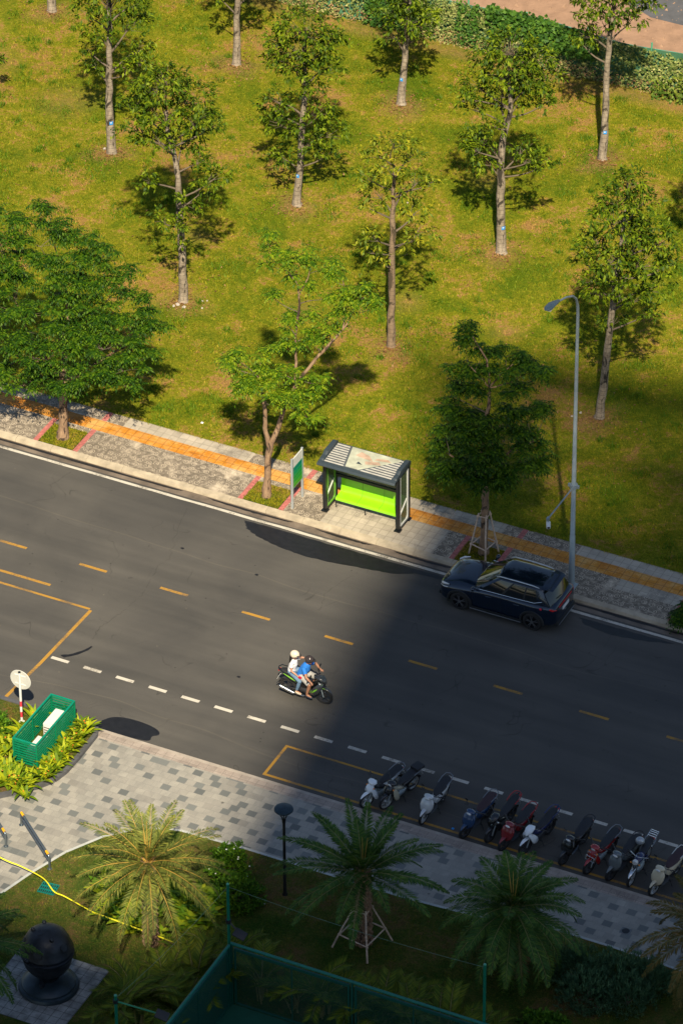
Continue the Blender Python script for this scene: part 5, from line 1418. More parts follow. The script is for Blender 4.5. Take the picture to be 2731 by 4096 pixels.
for i in range(4): g.box(-.27, .27, -.25+i*.165-.012, -.25+i*.165+.012, .005, .034)
ss('lawn_grate', 'green slotted grate set in the near lawn beneath the tape', 'grate', [('slats', g, pm('grate_green', (.0, .17, .14), .5)), ('pit', MB().box(-.27, .27, -.26, .26, -.005, .004), M_black)], (.71, -22.42, .115), .1)
g = MB()
for i in range(9): g.box(-.38+i*.09, -.33+i*.09, -.25, .25, 0, .012)
ss('drain_grate', 'black drain grate in the road beside the cream scooter', 'grate', [('bars', g, M_black), ('frame', MB().box(-.42, .46, -.3, .3, -.004, .006), pm('iron', (.03, .03, .03), .6))], (18.25, -11.75, .004))
ss('round_drain', 'small round black drain cap set in the plaza paving', 'drain cap', [('cap', MB().lathe([(.125, 0), (.125, .006), (.0, .009)], n=20), M_black), ('frame', MB().box(-.17, .17, -.15, .15, -.003, .0015), pm('drain_stone', (.14, .15, .15), .7))], (17.97, -16.32, .102))
def rock(name, label, cat, loc, s, mat, group=None, n=7):
    m = MB(); m.ell((0, 0, s*.25), s*.6, s*.45, s*.35, n, 5)
    m.v = [tuple(c*random.uniform(.8, 1.2) for c in v) for v in m.v]
    o = m.build(name, mat); o.location = loc; o.rotation_euler = (0, 0, random.uniform(0, 6)); tag(o, label, cat, group); return o
M_stone = pm('pale_stone', (.44, .38, .32), .9, 0, .15, 8)
for (x, y, s_, lb) in ((-11.0, 8.75, .26, 'largest white stone in front of the leafy lawn tree'), (-10.72, 8.7, .22, 'white stone just right of the largest one at the leafy lawn tree'), (-11.1, 8.62, .18, 'white stone lowest at the foot of the leafy lawn tree'),
                       (-10.3, 9.35, .14, 'small stone on the grass right of the leafy lawn tree'), (-10.1, 8.95, .16, 'lone pale stone farthest right of the leafy lawn tree'), (-10.15, 9.45, .12, 'pebble highest on the grass right of the leafy lawn tree'),
                       (4.9, 8.6, .15, 'pale stone left of the shaded twin trunk lawn tree'), (5.1, 8.9, .17, 'larger pale stone beside the shaded twin trunk lawn tree'), (-18.6, 17.2, .22, 'pale stone left of the tall yellowing tree'), (-6.4, 18.6, .14, 'white stone alone on open lawn near the slender white tree')):
    rock('stone', lb, 'stone', (x, y, lawn_z(np.array(x), np.array(y))), s_*.62, M_stone, 'pale stones at the lawn trees')
for (x, y, z, lb, col, s_) in ((4.6, 10.4, .14, 'white scrap of litter left of the twin trunk lawn tree', (.8, .8, .8), .09), (-6.75, 1.9+.6, .15, 'white scrap of litter on the grass near the far pavement edge', (.8, .8, .8), .10),
                               (4.0, 3.0, .14, 'tiny white scrap of litter on the shaded grass', (.8, .8, .8), .05), (10.9, -14.02, .01, 'small blue scrap of litter on the kerb line by the parked scooters', (.02, .25, .6), .10),
                               (4.05, -22.5, .13, 'pink and white scrap lying under the sunlit palm', (.7, .25, .35), .12), (7.2, -20.1, .12, 'white scrap of litter on the near lawn beside the round bush', (.75, .75, .75), .06)):
    m = MB(); m.add([(-s_/2, -s_/3, 0), (s_/2, -s_/2.5, .01), (s_/2.2, s_/3, .02), (-s_/2.5, s_/2.6, .03), (0, 0, .035)], [(0, 1, 4), (1, 2, 4), (2, 3, 4), (3, 0, 4)])
    o = m.build('litter', pm('litter_%.2f%.2f' % (col[0], col[2]), col, .6)); o.location = (x, y, z); tag(o, lb, 'litter')
# dead leaves under trees: uncountable
n = 3000; k = rng.integers(0, len(TREE_XY), n); tx = np.array(TREE_XY)[k]
ra = np.abs(rng.normal(0, .75, n)); aa = rng.uniform(0, 2*pi, n)
P = np.stack([tx[:, 0]+ra*np.cos(aa), tx[:, 1]+ra*np.sin(aa)-.1, np.zeros(n)], 1); P[:, 2] = lawn_z(P[:, 0], P[:, 1])+.03
far = rng.uniform(0, 1, (1100, 3)); Q = np.stack([-28+40*far[:, 0], 1.8+27*far[:, 1], np.zeros(1100)], 1); Q[:, 2] = lawn_z(Q[:, 0], Q[:, 1])+.05
P = np.concatenate([P, Q]); n = len(P)
D = rnd_dirs(n); D[:, 2] *= .3
o = np_mesh('fallen_leaves', leaves(P, D, np.tile([0, 0, 1.], (n, 1)), rng.uniform(.07, .15, n), rng.uniform(.03, .07, n)), 4, leafmat('dead_leaf', (.13, .06, .025), (.26, .13, .05), (.36, .21, .09), .05))
tag(o, 'brown dead leaves scattered over the lawn and under its trees', 'dead leaves', None, 'stuff')
# gravel and clods on the bare ground
n = 2600; P = np.stack([rng.uniform(-22, 6, n), rng.uniform(30.8, 44, n), np.full(n, .10)], 1); V = []
s_ = rng.uniform(.03, .11, n)*rng.uniform(.5, 1, n)
off = np.array([[-1, -1, 0], [1, -1, 0], [0, 1, 0], [0, 0, 1.1]])
R3 = P[:, None, :]+off[None]*s_[:, None, None]*rng.uniform(.6, 1.2, (n, 4, 1)); R3[:, :3, 2] = .095
T3 = np.stack([R3[:, [0, 1, 3]], R3[:, [1, 2, 3]], R3[:, [2, 0, 3]]], 1).reshape(-1, 3, 3)
tag(np_mesh('gravel', T3, 3, plain('clod', (.27, .17, .11), .95, 0, .35, 3)), 'loose clods and gravel on the bare orange ground behind the fence', 'gravel', None, 'stuff')

# ------------------------------------------------------------------ far mesh fence with creepers
def far_fence():
    t = thing('mesh_fence', 'green mesh fence overgrown with pale creepers behind the lawn', 'fence', (-8, 30.0, .1))
    rs = random.Random(3)
    m = MB(); xs = np.arange(-20, 22, .35); nz = 7; H = 2.05
    for i, x in enumerate(xs):
        for k in range(nz+1):
            z = H*k/nz; hz = z*(1+.05*sin(x*.9))
            m.v.append((x, .10*sin(x*2.1+k*.6)*(1-k/nz)*.8+.04*sin(x*5), hz))
    for i in range(len(xs)-1):
        for k in range(nz):
            a = i*(nz+1)+k; m.f.append((a, a+nz+1, a+nz+2, a+1)); m.m.append(0)
    m.build('mesh_sheet', plain('green_shade_cloth', (.05, .15, .08), .8, 0, .4, 1.5), t, True)
    for i in range(15):
        x = -19.5+i*2.6; MB().tube([(x, .06, 0), (x+rs.uniform(-.08, .08), .06, 2.25)], .035, 7).build('post', pm('fence_post_green', (.08, .34, .2), .6), t)
    MB().tube([(x, .05, 2.03*(1+.05*sin(x*.9))) for x in xs], .014, 5).build('top_wire', pm('fence_wire', (.05, .3, .22), .5), t)
    return t
far_fence()
def creeper(label, x0, x1, n, z0, z1, L, W, mat, th=.12, dens=None):
    x = rng.uniform(x0, x1, n); z = rng.uniform(z0, z1, n)**1.0
    if dens is not None: k = dens(x, z) > rng.random(n); x, z = x[k], z[k]
    n = len(x); P = np.stack([x, 30.0-.06-rng.random(n)*th, .1+z], 1)
    D = rnd_dirs(n); D[:, 1] = -np.abs(D[:, 1])*.6; D[:, 2] = D[:, 2]*.7-.2
    U = np.tile([0, -1., .5], (n, 1))+rng.normal(0, .3, (n, 3))
    o = np_mesh('creeper', leaves(P, D, U, rng.uniform(.7, 1.3, n)*L, rng.uniform(.7, 1.3, n)*W), 4, mat)
    return tag(o, label, 'creeper')
cw = lambda x, z: .55+.45*np.sin(x*1.1+1.7*np.sin(z*2))
creeper('pale dusty creeper leaves covering the green mesh fence', -28, 14, 15000, 0, 2.0, .10, .07, leafmat('pale_creeper', (.12, .15, .04), (.26, .28, .09), (.50, .46, .18), .1, patch=1.5), .10, cw)
creeper('brown withered creeper strands along the foot of the green mesh fence', -28, 14, 3600, 0, .7, .12, .03, M_dry, .25)
creeper('grey green creeper leaves filling the mesh fence from end to end', -28, 14, 16000, 0, 2.05, .12, .085, leafmat('fill_creeper', (.05, .09, .02), (.13, .18, .04), (.30, .32, .10), .1, patch=.8), .12, lambda x, z: .75+.25*np.sin(x*.7+2))
dk = leafmat('dark_creeper', (.015, .05, .01), (.04, .11, .012), (.10, .20, .02), .15)
creeper('dark leafy creeper mound hanging over the fence top in the middle', -8.3, -5.4, 1500, 1.2, 2.35, .17, .15, dk, .35, lambda x, z: np.where(z > 1.9-.4*np.sin((x+8.3)*1.1), 1, .25))
creeper('dark leafy creeper hanging at the fence just left of the forked trunk', -5.5, -3.7, 1000, 1.0, 2.2, .15, .12, dk, .3)
creeper('dense dark creeper mass on the fence behind the leftmost back tree', -13.6, -11.3, 1700, .2, 2.15, .15, .11, dk, .3)
creeper('green climbing plants low on the fence right of the forked tree', -1.2, 3.5, 2600, 0, 1.5, .14, .10, leafmat('mid_creeper', (.04, .09, .01), (.09, .15, .015), (.22, .25, .03), .15), .5, lambda x, z: np.clip(1.1-z/1.5+.3*np.sin(x*2), 0, 1))
creeper('thin dark creeper hanging down the fence between the two mounds', -9.6, -8.7, 360, .3, 2.2, .14, .10, dk, .2)

# ------------------------------------------------------------------ court fence
NET = net_mat('court_net', (.0, .05, .03), .05, .26)
WIND = net_mat('court_windscreen', (.0, .05, .035), .03, .62)
def court_fence(a, b, label, netm, npan):
    t = thing('court_fence', label, 'fence', (a[0], a[1], .12), atan2(b[1]-a[1], b[0]-a[0]), 'green court fences')
    L = sqrt((b[0]-a[0])**2+(b[1]-a[1])**2); H = 2.45; pw = L/npan
    for i in range(npan):
        x0 = .11+i*pw; x1 = (i+1)*pw-.06
        f = MB(); f.box(x0, x0+.06, -.03, .03, .05, H-.14); f.box(x1-.06, x1, -.03, .03, .05, H-.14); f.box(x0+.06, x1-.06, -.03, .03, H-.24, H-.14); f.box(x0+.06, x1-.06, -.03, .03, .05, .11)
        f.box((x0+x1)/2-.014, (x0+x1)/2+.014, -.02, .02, .11, H-.24)
        f.build('panel_frame', M_green2, t)
        n_ = MB(); n_.add([(x0+.06, .0, .11), (x1-.06, .0, .11), (x1-.06, .0, H-.24), (x0+.06, .0, H-.24)], [(0, 1, 2, 3)]); n_.build('panel_net', netm, t)
    for i in range(npan+1): MB().box(i*pw-.005, i*pw+.055, -.045, .045, 0, H-.02).build('post', M_green2, t)
    MB().tube([(0, 0, H), (L, 0, H)], .05, 10).build('top_rail', pm('court_rail', (.0, .13, .09), .45), t, True)
    c = MB()
    k = int(L/.11); c.tube([(i*.11, .055*cos(i*1.9), H+.055*sin(i*1.9)) for i in range(k)], .008, 4); c.build('net_lashing', M_green2, t)
court_fence((8.46, -24.78), (24.9, -24.78), 'green court fence parallel to the street with see through net panels', NET, 4)
court_fence((8.46, -24.9), (8.46, -37.2), 'green court fence running toward the viewer with a dark windscreen', WIND, 3)
def corner_pole(x, y, h, label):
    t = thing('court_pole', label, 'pole', (x, y, .1), 0, 'green poles of the court')
    MB().tube([(0, 0, 0), (0, 0, h)], .047, 12).build('pole', pm('pole_green', (.0, .13, .075), .45), t, True); MB().ell((0, 0, h), .05, .05, .045, 10, 6).build('pole_cap', pm('cap_green', (.06, .30, .2), .4), t, True)
    return t
corner_pole(8.36, -24.70, 4.72, 'tall green pole at the corner of the court fence')
corner_pole(16.95, -24.68, 4.72, 'tall green pole in front of the large drooping palm')
corner_pole(7.72, -30.7, 4.72, 'tall green pole near the lower left court fence')
def wire(label, a, b, sag=.15):
    A, B = Vector(a), Vector(b); m = MB(); m.tube([A.lerp(B, i/14)-Vector((0, 0, sag*4*(i/14)*(1-i/14))) for i in range(15)], .005, 4)
    tag(m.build('net_cord', pm('cord', (.12, .22, .16), .6)), label, 'cord', 'cords between the court poles')
wire('thin cord from the corner pole to the right court pole', (8.36, -24.70, 4.72), (16.95, -24.68, 4.72))
wire('thin cord from the corner pole toward the lower left pole', (8.36, -24.70, 4.72), (7.72, -30.7, 4.72))
def floodlight(label, loc, arm, aim):
    t = thing('floodlight', label, 'floodlight', loc, 0, 'floodlights on the court poles')
    a = Vector(arm)
    MB().lathe([(.085, -.06), (.085, .06)], n=12).build('clamp', M_black, t)
    MB().tube([(0, 0, 0), a], .025, 8).build('arm', M_black if a.length < 1 else M_green, t)
    h = MB(); h.box(-.20, .20, -.14, .14, -.04, .04); hz = h.build('lamp_housing', M_black, t, bevel=.01); hz.location = a+Vector((0, 0, -.02)); hz.rotation_euler = aim
    g_ = MB(); g_.box(-.16, .16, -.11, .11, -.05, -.041); g_.build('lamp_glass', pm('flood_glass', (.7, .7, .65), .2), hz)
floodlight('black floodlight on a short arm of the corner court pole', (8.36, -24.70, 3.35), (.45, -.12, -.25), (.5, .3, 0))
floodlight('black floodlight on a long green arm at the lower left', (7.72, -30.7, 4.6), (1.55, .0, .06), (.6, .4, .3))

# ------------------------------------------------------------------ motorbikes
def paint(name, col, rough=.25, coat=.6, metal=0.0): return pm(name, col, rough, metal, .04, 5, 0, coat)
M_seat = pm('seat_vinyl', (.018, .018, .02), .55)
M_chrome = pm('chrome', (.7, .7, .7), .15, 1.0)
M_satin = pm('satin_rail', (.22, .23, .24), .35, .6)
M_lamp = pm('headlamp_glass', (.75, .75, .72), .08, .2)
M_amber = pm('amber_lens', (.8, .25, .02), .2)
M_redlens = pm('red_lens', (.55, .01, .01), .2)
M_dkplast = pm('dark_grey_plastic', (.03, .03, .033), .5)
def wheel(name, parent, c, R, w, steer, rimmat, style='cast', piv=None):
    """tyre with a rim sub-part; axis along y, turned by the steering angle about a pivot"""
    def place(mb):
        if steer and piv:
            Mx = Matrix.Translation(piv) @ Matrix.Rotation(steer, 4, 'Z') @ Matrix.Translation(-Vector(piv)); mb.xf(Mx)
        return mb
    m = MB(); m.lathe([(R-.06, -w*.35), (R-.02, -w*.5), (R, 0-.25*w), (R+.004, 0), (R, w*.25), (R-.02, w*.5), (R-.06, w*.35), (R-.065, 0), (R-.06, -w*.35)], c, 28, 'y', False)
    ty = place(m).build(name, M_rubber, parent, True, 50)
    m = MB(); m.lathe([(R-.085, -w*.36), (R-.058, -w*.38), (R-.058, w*.38), (R-.085, w*.36), (R-.085, -w*.36)], c, 28, 'y', False)
    m.lathe([(.045, -w*.5), (.045, w*.5)], c, 12, 'y')
    if style == 'cast':
        for k in range(5):
            a = 2*pi*k/5+.3
            m.bar((c[0]+.03*cos(a), c[1], c[2]+.03*sin(a)), (c[0]+(R-.07)*cos(a+.12), c[1], c[2]+(R-.07)*sin(a+.12)), .03, .022, (0, 1, 0))
    else:
        for k in range(18):
            a = 2*pi*k/18; m.tube([(c[0]+.04*cos(a), c[1]+(.03 if k % 2 else -.03), c[2]+.04*sin(a)), (c[0]+(R-.07)*cos(a+.25), c[1], c[2]+(R-.07)*sin(a+.25))], .0035, 4)
    m.lathe([(.085, w*.5), (.085, w*.5+.006)], c, 14, 'y')
    place(m).build('rim', rimmat, ty, True, 40)
    return ty
def bike(label, contact, tailxy, style='scooter', body=M_white, accent=None, rimc=None, steer=-.12, lean=-.12, rack=None, seatc=None, mirrors=(1, 1), group='parked motorbikes and scooters', sc=1.04, parked=True, wheelstyle='cast', exhaust=None, screen=None):
    accent = accent or M_dkplast; rimc = rimc or M_dkplast; seatc = seatc or M_seat
    hd = atan2(contact[1]-tailxy[1], contact[0]-tailxy[0])
    ctr = (contact[0]-.64*sc*cos(hd), contact[1]-.64*sc*sin(hd), .0)
    t = thing({'scooter': 'scooter', 'cub': 'motorbike', 'classic': 'motorbike', 'sport': 'motorbike'}[style], label, 'scooter' if style == 'scooter' else 'motorbike', ctr, hd, group)
    t.rotation_euler = (lean, 0, hd); t.scale = (sc,)*3
    R = .27 if style == 'scooter' else .29
    fx, rx = .64, -.62
    piv = Vector((.50, 0, .5))
    SM = Matrix.Translation(piv) @ Matrix.Rotation(steer, 4, 'Z') @ Matrix.Translation(-piv)
    def st(mb): return mb.xf(SM)
    wheel('front_wheel', t, (fx, 0, R), R, .095, steer, rimc, wheelstyle, piv)
    wheel('rear_wheel', t, (rx, 0, R), R, .105, 0, rimc, wheelstyle)
    m = MB()
    for y in (-.07, .07): m.tube([(fx, y, R), (fx-.06, y, R+.22), (.47, y*.8, .80)], [.02, .022, .024], 8)
    st(m).build('fork', M_chrome if style in ('classic',) else M_galv if style != 'scooter' else M_dkplast, t, True)
    # front mudguard hugging the wheel
    a0 = [radians(x) for x in (35, 55, 75, 100, 130, 150)]
    m = MB(); rr = R+.03
    m.sweep([(fx+rr*cos(a), R+rr*sin(a)) for a in a0], [.015, .045, .058, .062, .055, .03], [.006, .014, .02, .022, .018, .008], 12)
    if style == 'scooter' or style == 'cub':
        m.sweep([(fx-.02, R+rr+.0), (fx-.07, R+.33), (fx-.13, R+.38)], [.04, .06, .08], [.02, .035, .04], 12)
    st(m).build('front_mudguard', M_chrome if style == 'classic' else body, t, True, 60)
    # rear mudguard, swing arm, engine
    m = MB(); rr = R+.035; aa = [radians(x) for x in (60, 90, 120, 150, 172)]
    m.sweep([(rx+rr*cos(a), R+rr*sin(a)) for a in aa], [.06, .075, .08, .075, .06], [.015]*5, 10); m.sweep([(rx-R-.02, R+.10), (rx-R-.13, R-.02)], [.06, .05], [.01, .008], 8)
    m.build('rear_mudguard', M_dkplast if style != 'classic' else M_chrome, t, True, 60)
    m = MB()
    for y in (-.10, .10): m.bar((rx, y, R), (-.12, y*.8, .34), .03, .045)
    m.build('swing_arm', M_dkplast, t)
    m = MB()
    if style == 'scooter': m.sweep([(-.72, .27), (-.5, .29), (-.25, .30), (-.05, .30), (.0, .30)], [.05, .09, .12, .11, .05], [.05, .09, .11, .10, .05], 10)
    else: m.sweep([(-.25, .33), (-.1, .33), (.1, .32), (.25, .34), (.32, .38)], [.08, .12, .13, .10, .05], [.07, .11, .12, .10, .05], 10); m.tube([(.12, 0, .42), (.25, 0, .62)], .07, 8)
    m.build('engine', M_galv if style in ('classic', 'cub') else M_dkplast, t, True, 60)
    ex = exhaust or M_dkplast
    MB().tube([(.2, -.12, .28), (-.05, -.16, .18), (-.3, -.165, .2), (-.34, -.17, .21), (-.78, -.19, .33), (-.80, -.19, .335)], [.018, .02, .025, .05, .055, .03], 10).build('exhaust', ex, t, True, 60)
    # bodywork
    if style == 'scooter':
        m = MB()
        m.sweep([(.60, .40), (.60, .52), (.555, .66), (.50, .80), (.45, .92)], [.08, .18, .225, .215, .13], [.03, .06, .08, .075, .04], 16, .85)
        m.sweep([(.36, .93), (.44, .98), (.52, .99), (.585, .96)], [.10, .17, .15, .06], [.05, .075, .075, .03], 14)
        m.build('front_fairing', body, t, True, 60)
        m = MB(); m.sweep([(.50, .36), (.485, .55), (.43, .75), (.39, .9)], [.15, .17, .18, .12], [.04, .04, .04, .03], 12, .8); m.build('leg_shield', accent, t, True, 60)
        m = MB(); m.sweep([(.52, .33), (.3, .27), (.05, .27), (-.05, .33)], [.12, .15, .15, .11], [.03, .03, .03, .03], 10, .7); m.build('footboard', accent, t, True, 60)
        m = MB(); m.sweep([(.0, .40), (-.1, .52), (-.3, .60), (-.55, .66), (-.78, .73), (-.93, .80)], [.09, .15, .17, .165, .12, .03], [.10, .16, .15, .12, .08, .02], 16, .9); m.build('tail_fairing', body, t, True, 60)
        sp = [(.03, .70), (-.1, .745), (-.3, .765), (-.42, .79), (-.6, .825), (-.78, .84), (-.86, .845)]; sw = [.06, .13, .165, .17, .165, .135, .06]
    elif style == 'cub':
        m = MB(); m.sweep([(.47, .86), (.36, .72), (.2, .58), (0, .50), (-.1, .50)], [.06, .07, .07, .08, .1], [.05, .05, .06, .08, .1], 12); m.build('centre_spine', accent, t, True, 60)
        m = MB(); m.sweep([(.34, .93), (.44, .985), (.53, .98), (.58, .94)], [.08, .16, .15, .06], [.05, .07, .07, .03], 14); m.sweep([(.62, .62), (.60, .70), (.545, .80), (.49, .90)], [.05, .13, .15, .08], [.03, .06, .07, .03], 14)
        for y in (-.15, .15): m.sweep([(.56, .76, y*.8), (.50, .60, y*1.12), (.42, .42, y*1.2), (.36, .30, y*1.1)], [.03, .055, .06, .03], [.06, .09, .08, .03], 10)
        m.build('front_fairing', body, t, True, 60)
        m = MB(); m.sweep([(-.05, .46), (-.18, .56), (-.4, .62), (-.65, .69), (-.92, .78)], [.08, .13, .14, .13, .03], [.09, .12, .10, .07, .02], 14, .9); m.build('tail_fairing', body, t, True, 60)
        sp = [(.12, .69), (.0, .73), (-.2, .75), (-.4, .775), (-.62, .80), (-.8, .82), (-.86, .825)]; sw = [.05, .11, .145, .15, .145, .125, .06]
    elif style == 'sport':
        m = MB(); m.sweep([(.47, .88), (.36, .74), (.2, .60), (0, .52), (-.1, .50)], [.06, .09, .09, .1, .1], [.05, .07, .08, .09, .1], 12); m.build('centre_spine', accent, t, True, 60)
        m = MB(); m.sweep([(.32, .93), (.45, .99), (.57, .96), (.66, .88), (.71, .80)], [.06, .13, .14, .10, .02], [.04, .06, .07, .06, .02], 14, .9)
        for y in (-.15, .15): m.sweep([(.62, .82, y*.5), (.54, .72, y*1.1), (.42, .54, y*1.15), (.28, .38, y), (.18, .30, y*.8)], [.03, .045, .05, .04, .02], [.05, .10, .13, .09, .03], 10, .8)
        m.build('front_fairing', body, t, True, 50)
        m = MB(); m.sweep([(-.05, .50), (-.2, .58), (-.45, .66), (-.7, .76), (-.98, .88)], [.08, .12, .13, .11, .02], [.08, .10, .09, .06, .015], 14, .8); m.build('tail_fairing', accent if accent is not M_dkplast else body, t, True, 60)
        sp = [(.10, .70), (.0, .73), (-.2, .745), (-.38, .77), (-.5, .82), (-.75, .87), (-.86, .89)]; sw = [.05, .11, .14, .14, .135, .12, .05]
    else:   # classic
        m = MB(); m.sweep([(.40, .72), (.30, .80), (.12, .81), (-.02, .77), (-.06, .70)], [.06, .13, .14, .11, .05], [.04, .09, .10, .08, .03], 14); m.build('fuel_tank', body, t, True, 60)
        m = MB(); m.tube([(.45, 0, .82), (.2, 0, .66), (-.3, 0, .64), (-.85, 0, .70)], .03, 8); m.tube([(.45, 0, .75), (.3, 0, .35)], .028, 8); m.build('frame', M_dkplast, t, True)
        m = MB()
        for y in (-.11, .11): m.sweep([(-.3, .52, y), (-.18, .55, y), (-.06, .54, y)], [.02, .03, .015], [.06, .09, .05], 10)
        m.build('side_cover', body, t, True, 60)
        sp = [(-.02, .76), (-.15, .775), (-.4, .79), (-.6, .80), (-.82, .82)]; sw = [.07, .12, .13, .125, .07]
    m = MB(); m.sweep(sp, sw, [.02]+[.045]*(len(sp)-2)+[.02], 14, .85); m.build('seat', seatc, t, True, 60)
    # handlebar, grips, levers, mirrors
    m = MB(); m.tube([(.26, -.34, .985), (.36, -.2, 1.0), (.42, 0, .98), (.36, .2, 1.0), (.26, .34, .985)], .014, 8); st(m).build('handlebar', M_dkplast if style != 'classic' else M_chrome, t, True)
    for y in (-1, 1):
        m = MB(); m.tube([(.28, y*.30, .99), (.23, y*.41, .975)], .022, 8); m.tube([(.33, y*.27, .99), (.33, y*.40, .97)], .008, 5); st(m).build('grip', M_black, t, True)
    for y, k in zip((1, -1), mirrors):
        if k:
            m = MB(); m.tube([(.34, y*.22, 1.0), (.33, y*.31, 1.15)], .007, 5); m.ell((.33, y*.34, 1.19), .02, .065, .045, 10, 6); st(m).build('mirror', M_black, t, True)
    m = MB()
    if style == 'classic': m.lathe([(.02, .47), (.085, .5), (.095, .55), (.07, .60)], (0, 0, .87), 16, 'x')
    elif style == 'scooter': m.ell((.585, 0, .965), .035, .085, .04, 12, 6)
    elif style == 'sport': m.ell((.655, 0, .885), .05, .07, .035, 12, 6)
    else: m.ell((.56, 0, .955), .04, .085, .045, 12, 6)
    (st(m) if style == 'classic' else m).build('headlight', M_lamp, t, True)
    for y in (-1, 1):
        m = MB()
        if style == 'scooter': m.sweep([(.585, .60, y*.13), (.57, .68, y*.15), (.53, .76, y*.15)], [.02, .035, .02], [.02, .035, .02], 8)
        else: m.ell((.55, y*.14, .82), .03, .03, .022, 8, 5)
        m.build('indicator', M_amber if style in ('classic', 'cub') else M_lamp, t, True)
    m = MB(); m.ell((-.90 if style != 'sport' else -.93, 0, .74 if style != 'sport' else .84), .035, .09, .03, 10, 5); m.build('tail_light', M_redlens, t, True)
    m = MB(); m.bar((-.93, 0, .62), (-.99, 0, .48), .16, .008, (1, 0, .4)); m.build('number_plate', pm('plate_white', (.7, .7, .68), .5), t)
    # grab rail round the tail
    gr = accent if rack is None else (M_satin if rack == 'chrome' else rack)
    zt = sp[-1][1]+.015
    m = MB(); m.tube([(-.45, .15, zt-.05), (-.72, .165, zt), (-.90, .12, zt+.04), (-.95, 0, zt+.05), (-.90, -.12, zt+.04), (-.72, -.165, zt), (-.45, -.15, zt-.05)], .017 if rack != 'frame' else .026, 8)
    m.build('grab_rail', gr, t, True)
    m = MB()
    for y in (-1, 1): m.tube([(.05, y*.1, .25), (.05, y*.24, .25)], .013, 6); m.tube([(-.3, y*.1, .3), (-.32, y*.24, .3)], .012, 6)
    m.build('footrest', M_black, t)
    if parked:
        MB().tube([(-.05, .1, .25), (-.02, .26, .03), (.02, .30, .03)], .012, 6).build('side_stand', M_dkplast, t)
    MB().tube([(-.15, -.08, .25), (-.28, -.12, .08)], .014, 6).build('centre_stand', M_dkplast, t)
    MB().lathe([(.05, 0), (.0, .012)], (.33, 0, 1.02), 10).build('speedometer', M_black, t)
    return t
W_ = paint('scooter_white', (.80, .84, .87)); SIL = paint('scooter_silver', (.58, .60, .61), .3, .5, .2); NAVY = paint('scooter_navy', (.012, .045, .12)); BLK = paint('bike_black', (.008, .009, .010)); RED = paint('bike_red', (.20, .008, .012)); RED2 = paint('bike_bright_red', (.30, .010, .010))
BLU = paint('bike_blue', (.012, .022, .10)); GRY = paint('bike_grey', (.12, .14, .145)); CREAM = paint('scooter_cream', (.60, .52, .36)); BEI = paint('guard_cream', (.52, .47, .34)); WIN = pm('seat_maroon', (.045, .02, .022), .55)
bike('white step through motorbike, leftmost of the parked row', (7.90, -14.22), (8.36, -12.72), 'cub', W_, M_dkplast, rimc=M_steel, rack='chrome', mirrors=(0, 0))
b2 = bike('old dark motorbike with cream leg guards beside the white one', (8.50, -14.02), (8.86, -12.62), 'cub', BLK, BEI, rimc=M_steel, rack='chrome', wheelstyle='spoke', mirrors=(0, 0))
for y in (-1, 1):
    m = MB(); m.sweep([(.50, .80, y*.17), (.46, .62, y*.21), (.40, .44, y*.22), (.36, .34, y*.2)], [.03, .05, .055, .04], [.06, .11, .10, .03], 10, .8); m.build('leg_guard', BEI, b2, True, 60)
m = MB(); m.box(-.95, -.60, -.15, .15, .82, .93); m.build('rear_pad', M_seat, b2, bevel=.02)
b3 = bike('silver scooter standing alone with a dark seat', (9.90, -14.16), (9.98, -12.50), 'scooter', SIL, M_dkplast, rimc=M_steel, rack='chrome', steer=-.05)
bike('navy blue scooter with a maroon seat and round headlight', (11.42, -14.25), (11.64, -12.80), 'scooter', NAVY, M_dkplast, rack='chrome', seatc=WIN, mirrors=(0, 1))
bike('black sporty motorbike with an orange mark and red tail', (12.23, -14.08), (12.38, -12.50), 'sport', BLK, BLK, rack=RED2, mirrors=(0, 0))
bike('wine red scooter with black seat between two dark motorbikes', (12.80, -14.28), (13.05, -12.75), 'scooter', RED, M_dkplast, rack=RED2, steer=-.1, mirrors=(0, 0))
bike('blue and white sporty motorbike right of the wine red scooter', (13.48, -14.14), (13.78, -12.65), 'sport', W_, BLU, mirrors=(0, 0))
bike('all black scooter standing alone in the parked row', (14.82, -14.08), (14.97, -12.45), 'scooter', BLK, BLK, mirrors=(0, 0))
b9 = bike('bright red step through motorbike with a front wire basket rack', (15.72, -14.15), (15.96, -12.55), 'cub', RED2, RED2, rack='chrome', mirrors=(0, 0))
m = MB(); SMx = None
for k in range(4): m.tube([(.70, -.14+k*.093, .60), (.61, -.14+k*.093, .80)], .006, 5)
m.tube([(.71, -.17, .59), (.71, .17, .59), (.60, .17, .82), (.60, -.17, .82)], .008, 6, closed=True); m.tube([(.66, -.16, .70), (.66, .16, .70)], .006, 5); m.build('front_rack', M_chrome, b9)
bike('grey scooter with black seat, next to the motorbike carrying a helmet', (16.48, -14.14), (16.73, -12.50), 'scooter', GRY, M_dkplast, mirrors=(1, 0))
b11 = bike('blue classic motorbike with chrome rear rack and a helmet on its seat', (17.15, -14.10), (17.10, -12.45), 'classic', BLU, rimc=M_steel, rack='chrome', wheelstyle='spoke', steer=-.05, mirrors=(0, 0), exhaust=M_chrome)
m = MB()
for x in (-.80, -.90, -1.0, -1.08): m.tube([(x, -.13, .90), (x, .13, .90)], .008, 5)
for y in (-.13, .13): m.tube([(-.74, y, .86), (-.80, y, .90), (-1.08, y, .91)], .009, 5)
m.build('rear_rack', M_chrome, b11)
h = MB(); h.ell((0, 0, 0), .155, .135, .14, 18, 12); ho = h.build('shell', pm('helmet_silver', (.42, .45, .47), .25, .4), None, True)
ht = thing('helmet', 'silver helmet resting on the seat of the blue classic motorbike', 'helmet', (17.00, -13.05, .985)); ho.parent = ht
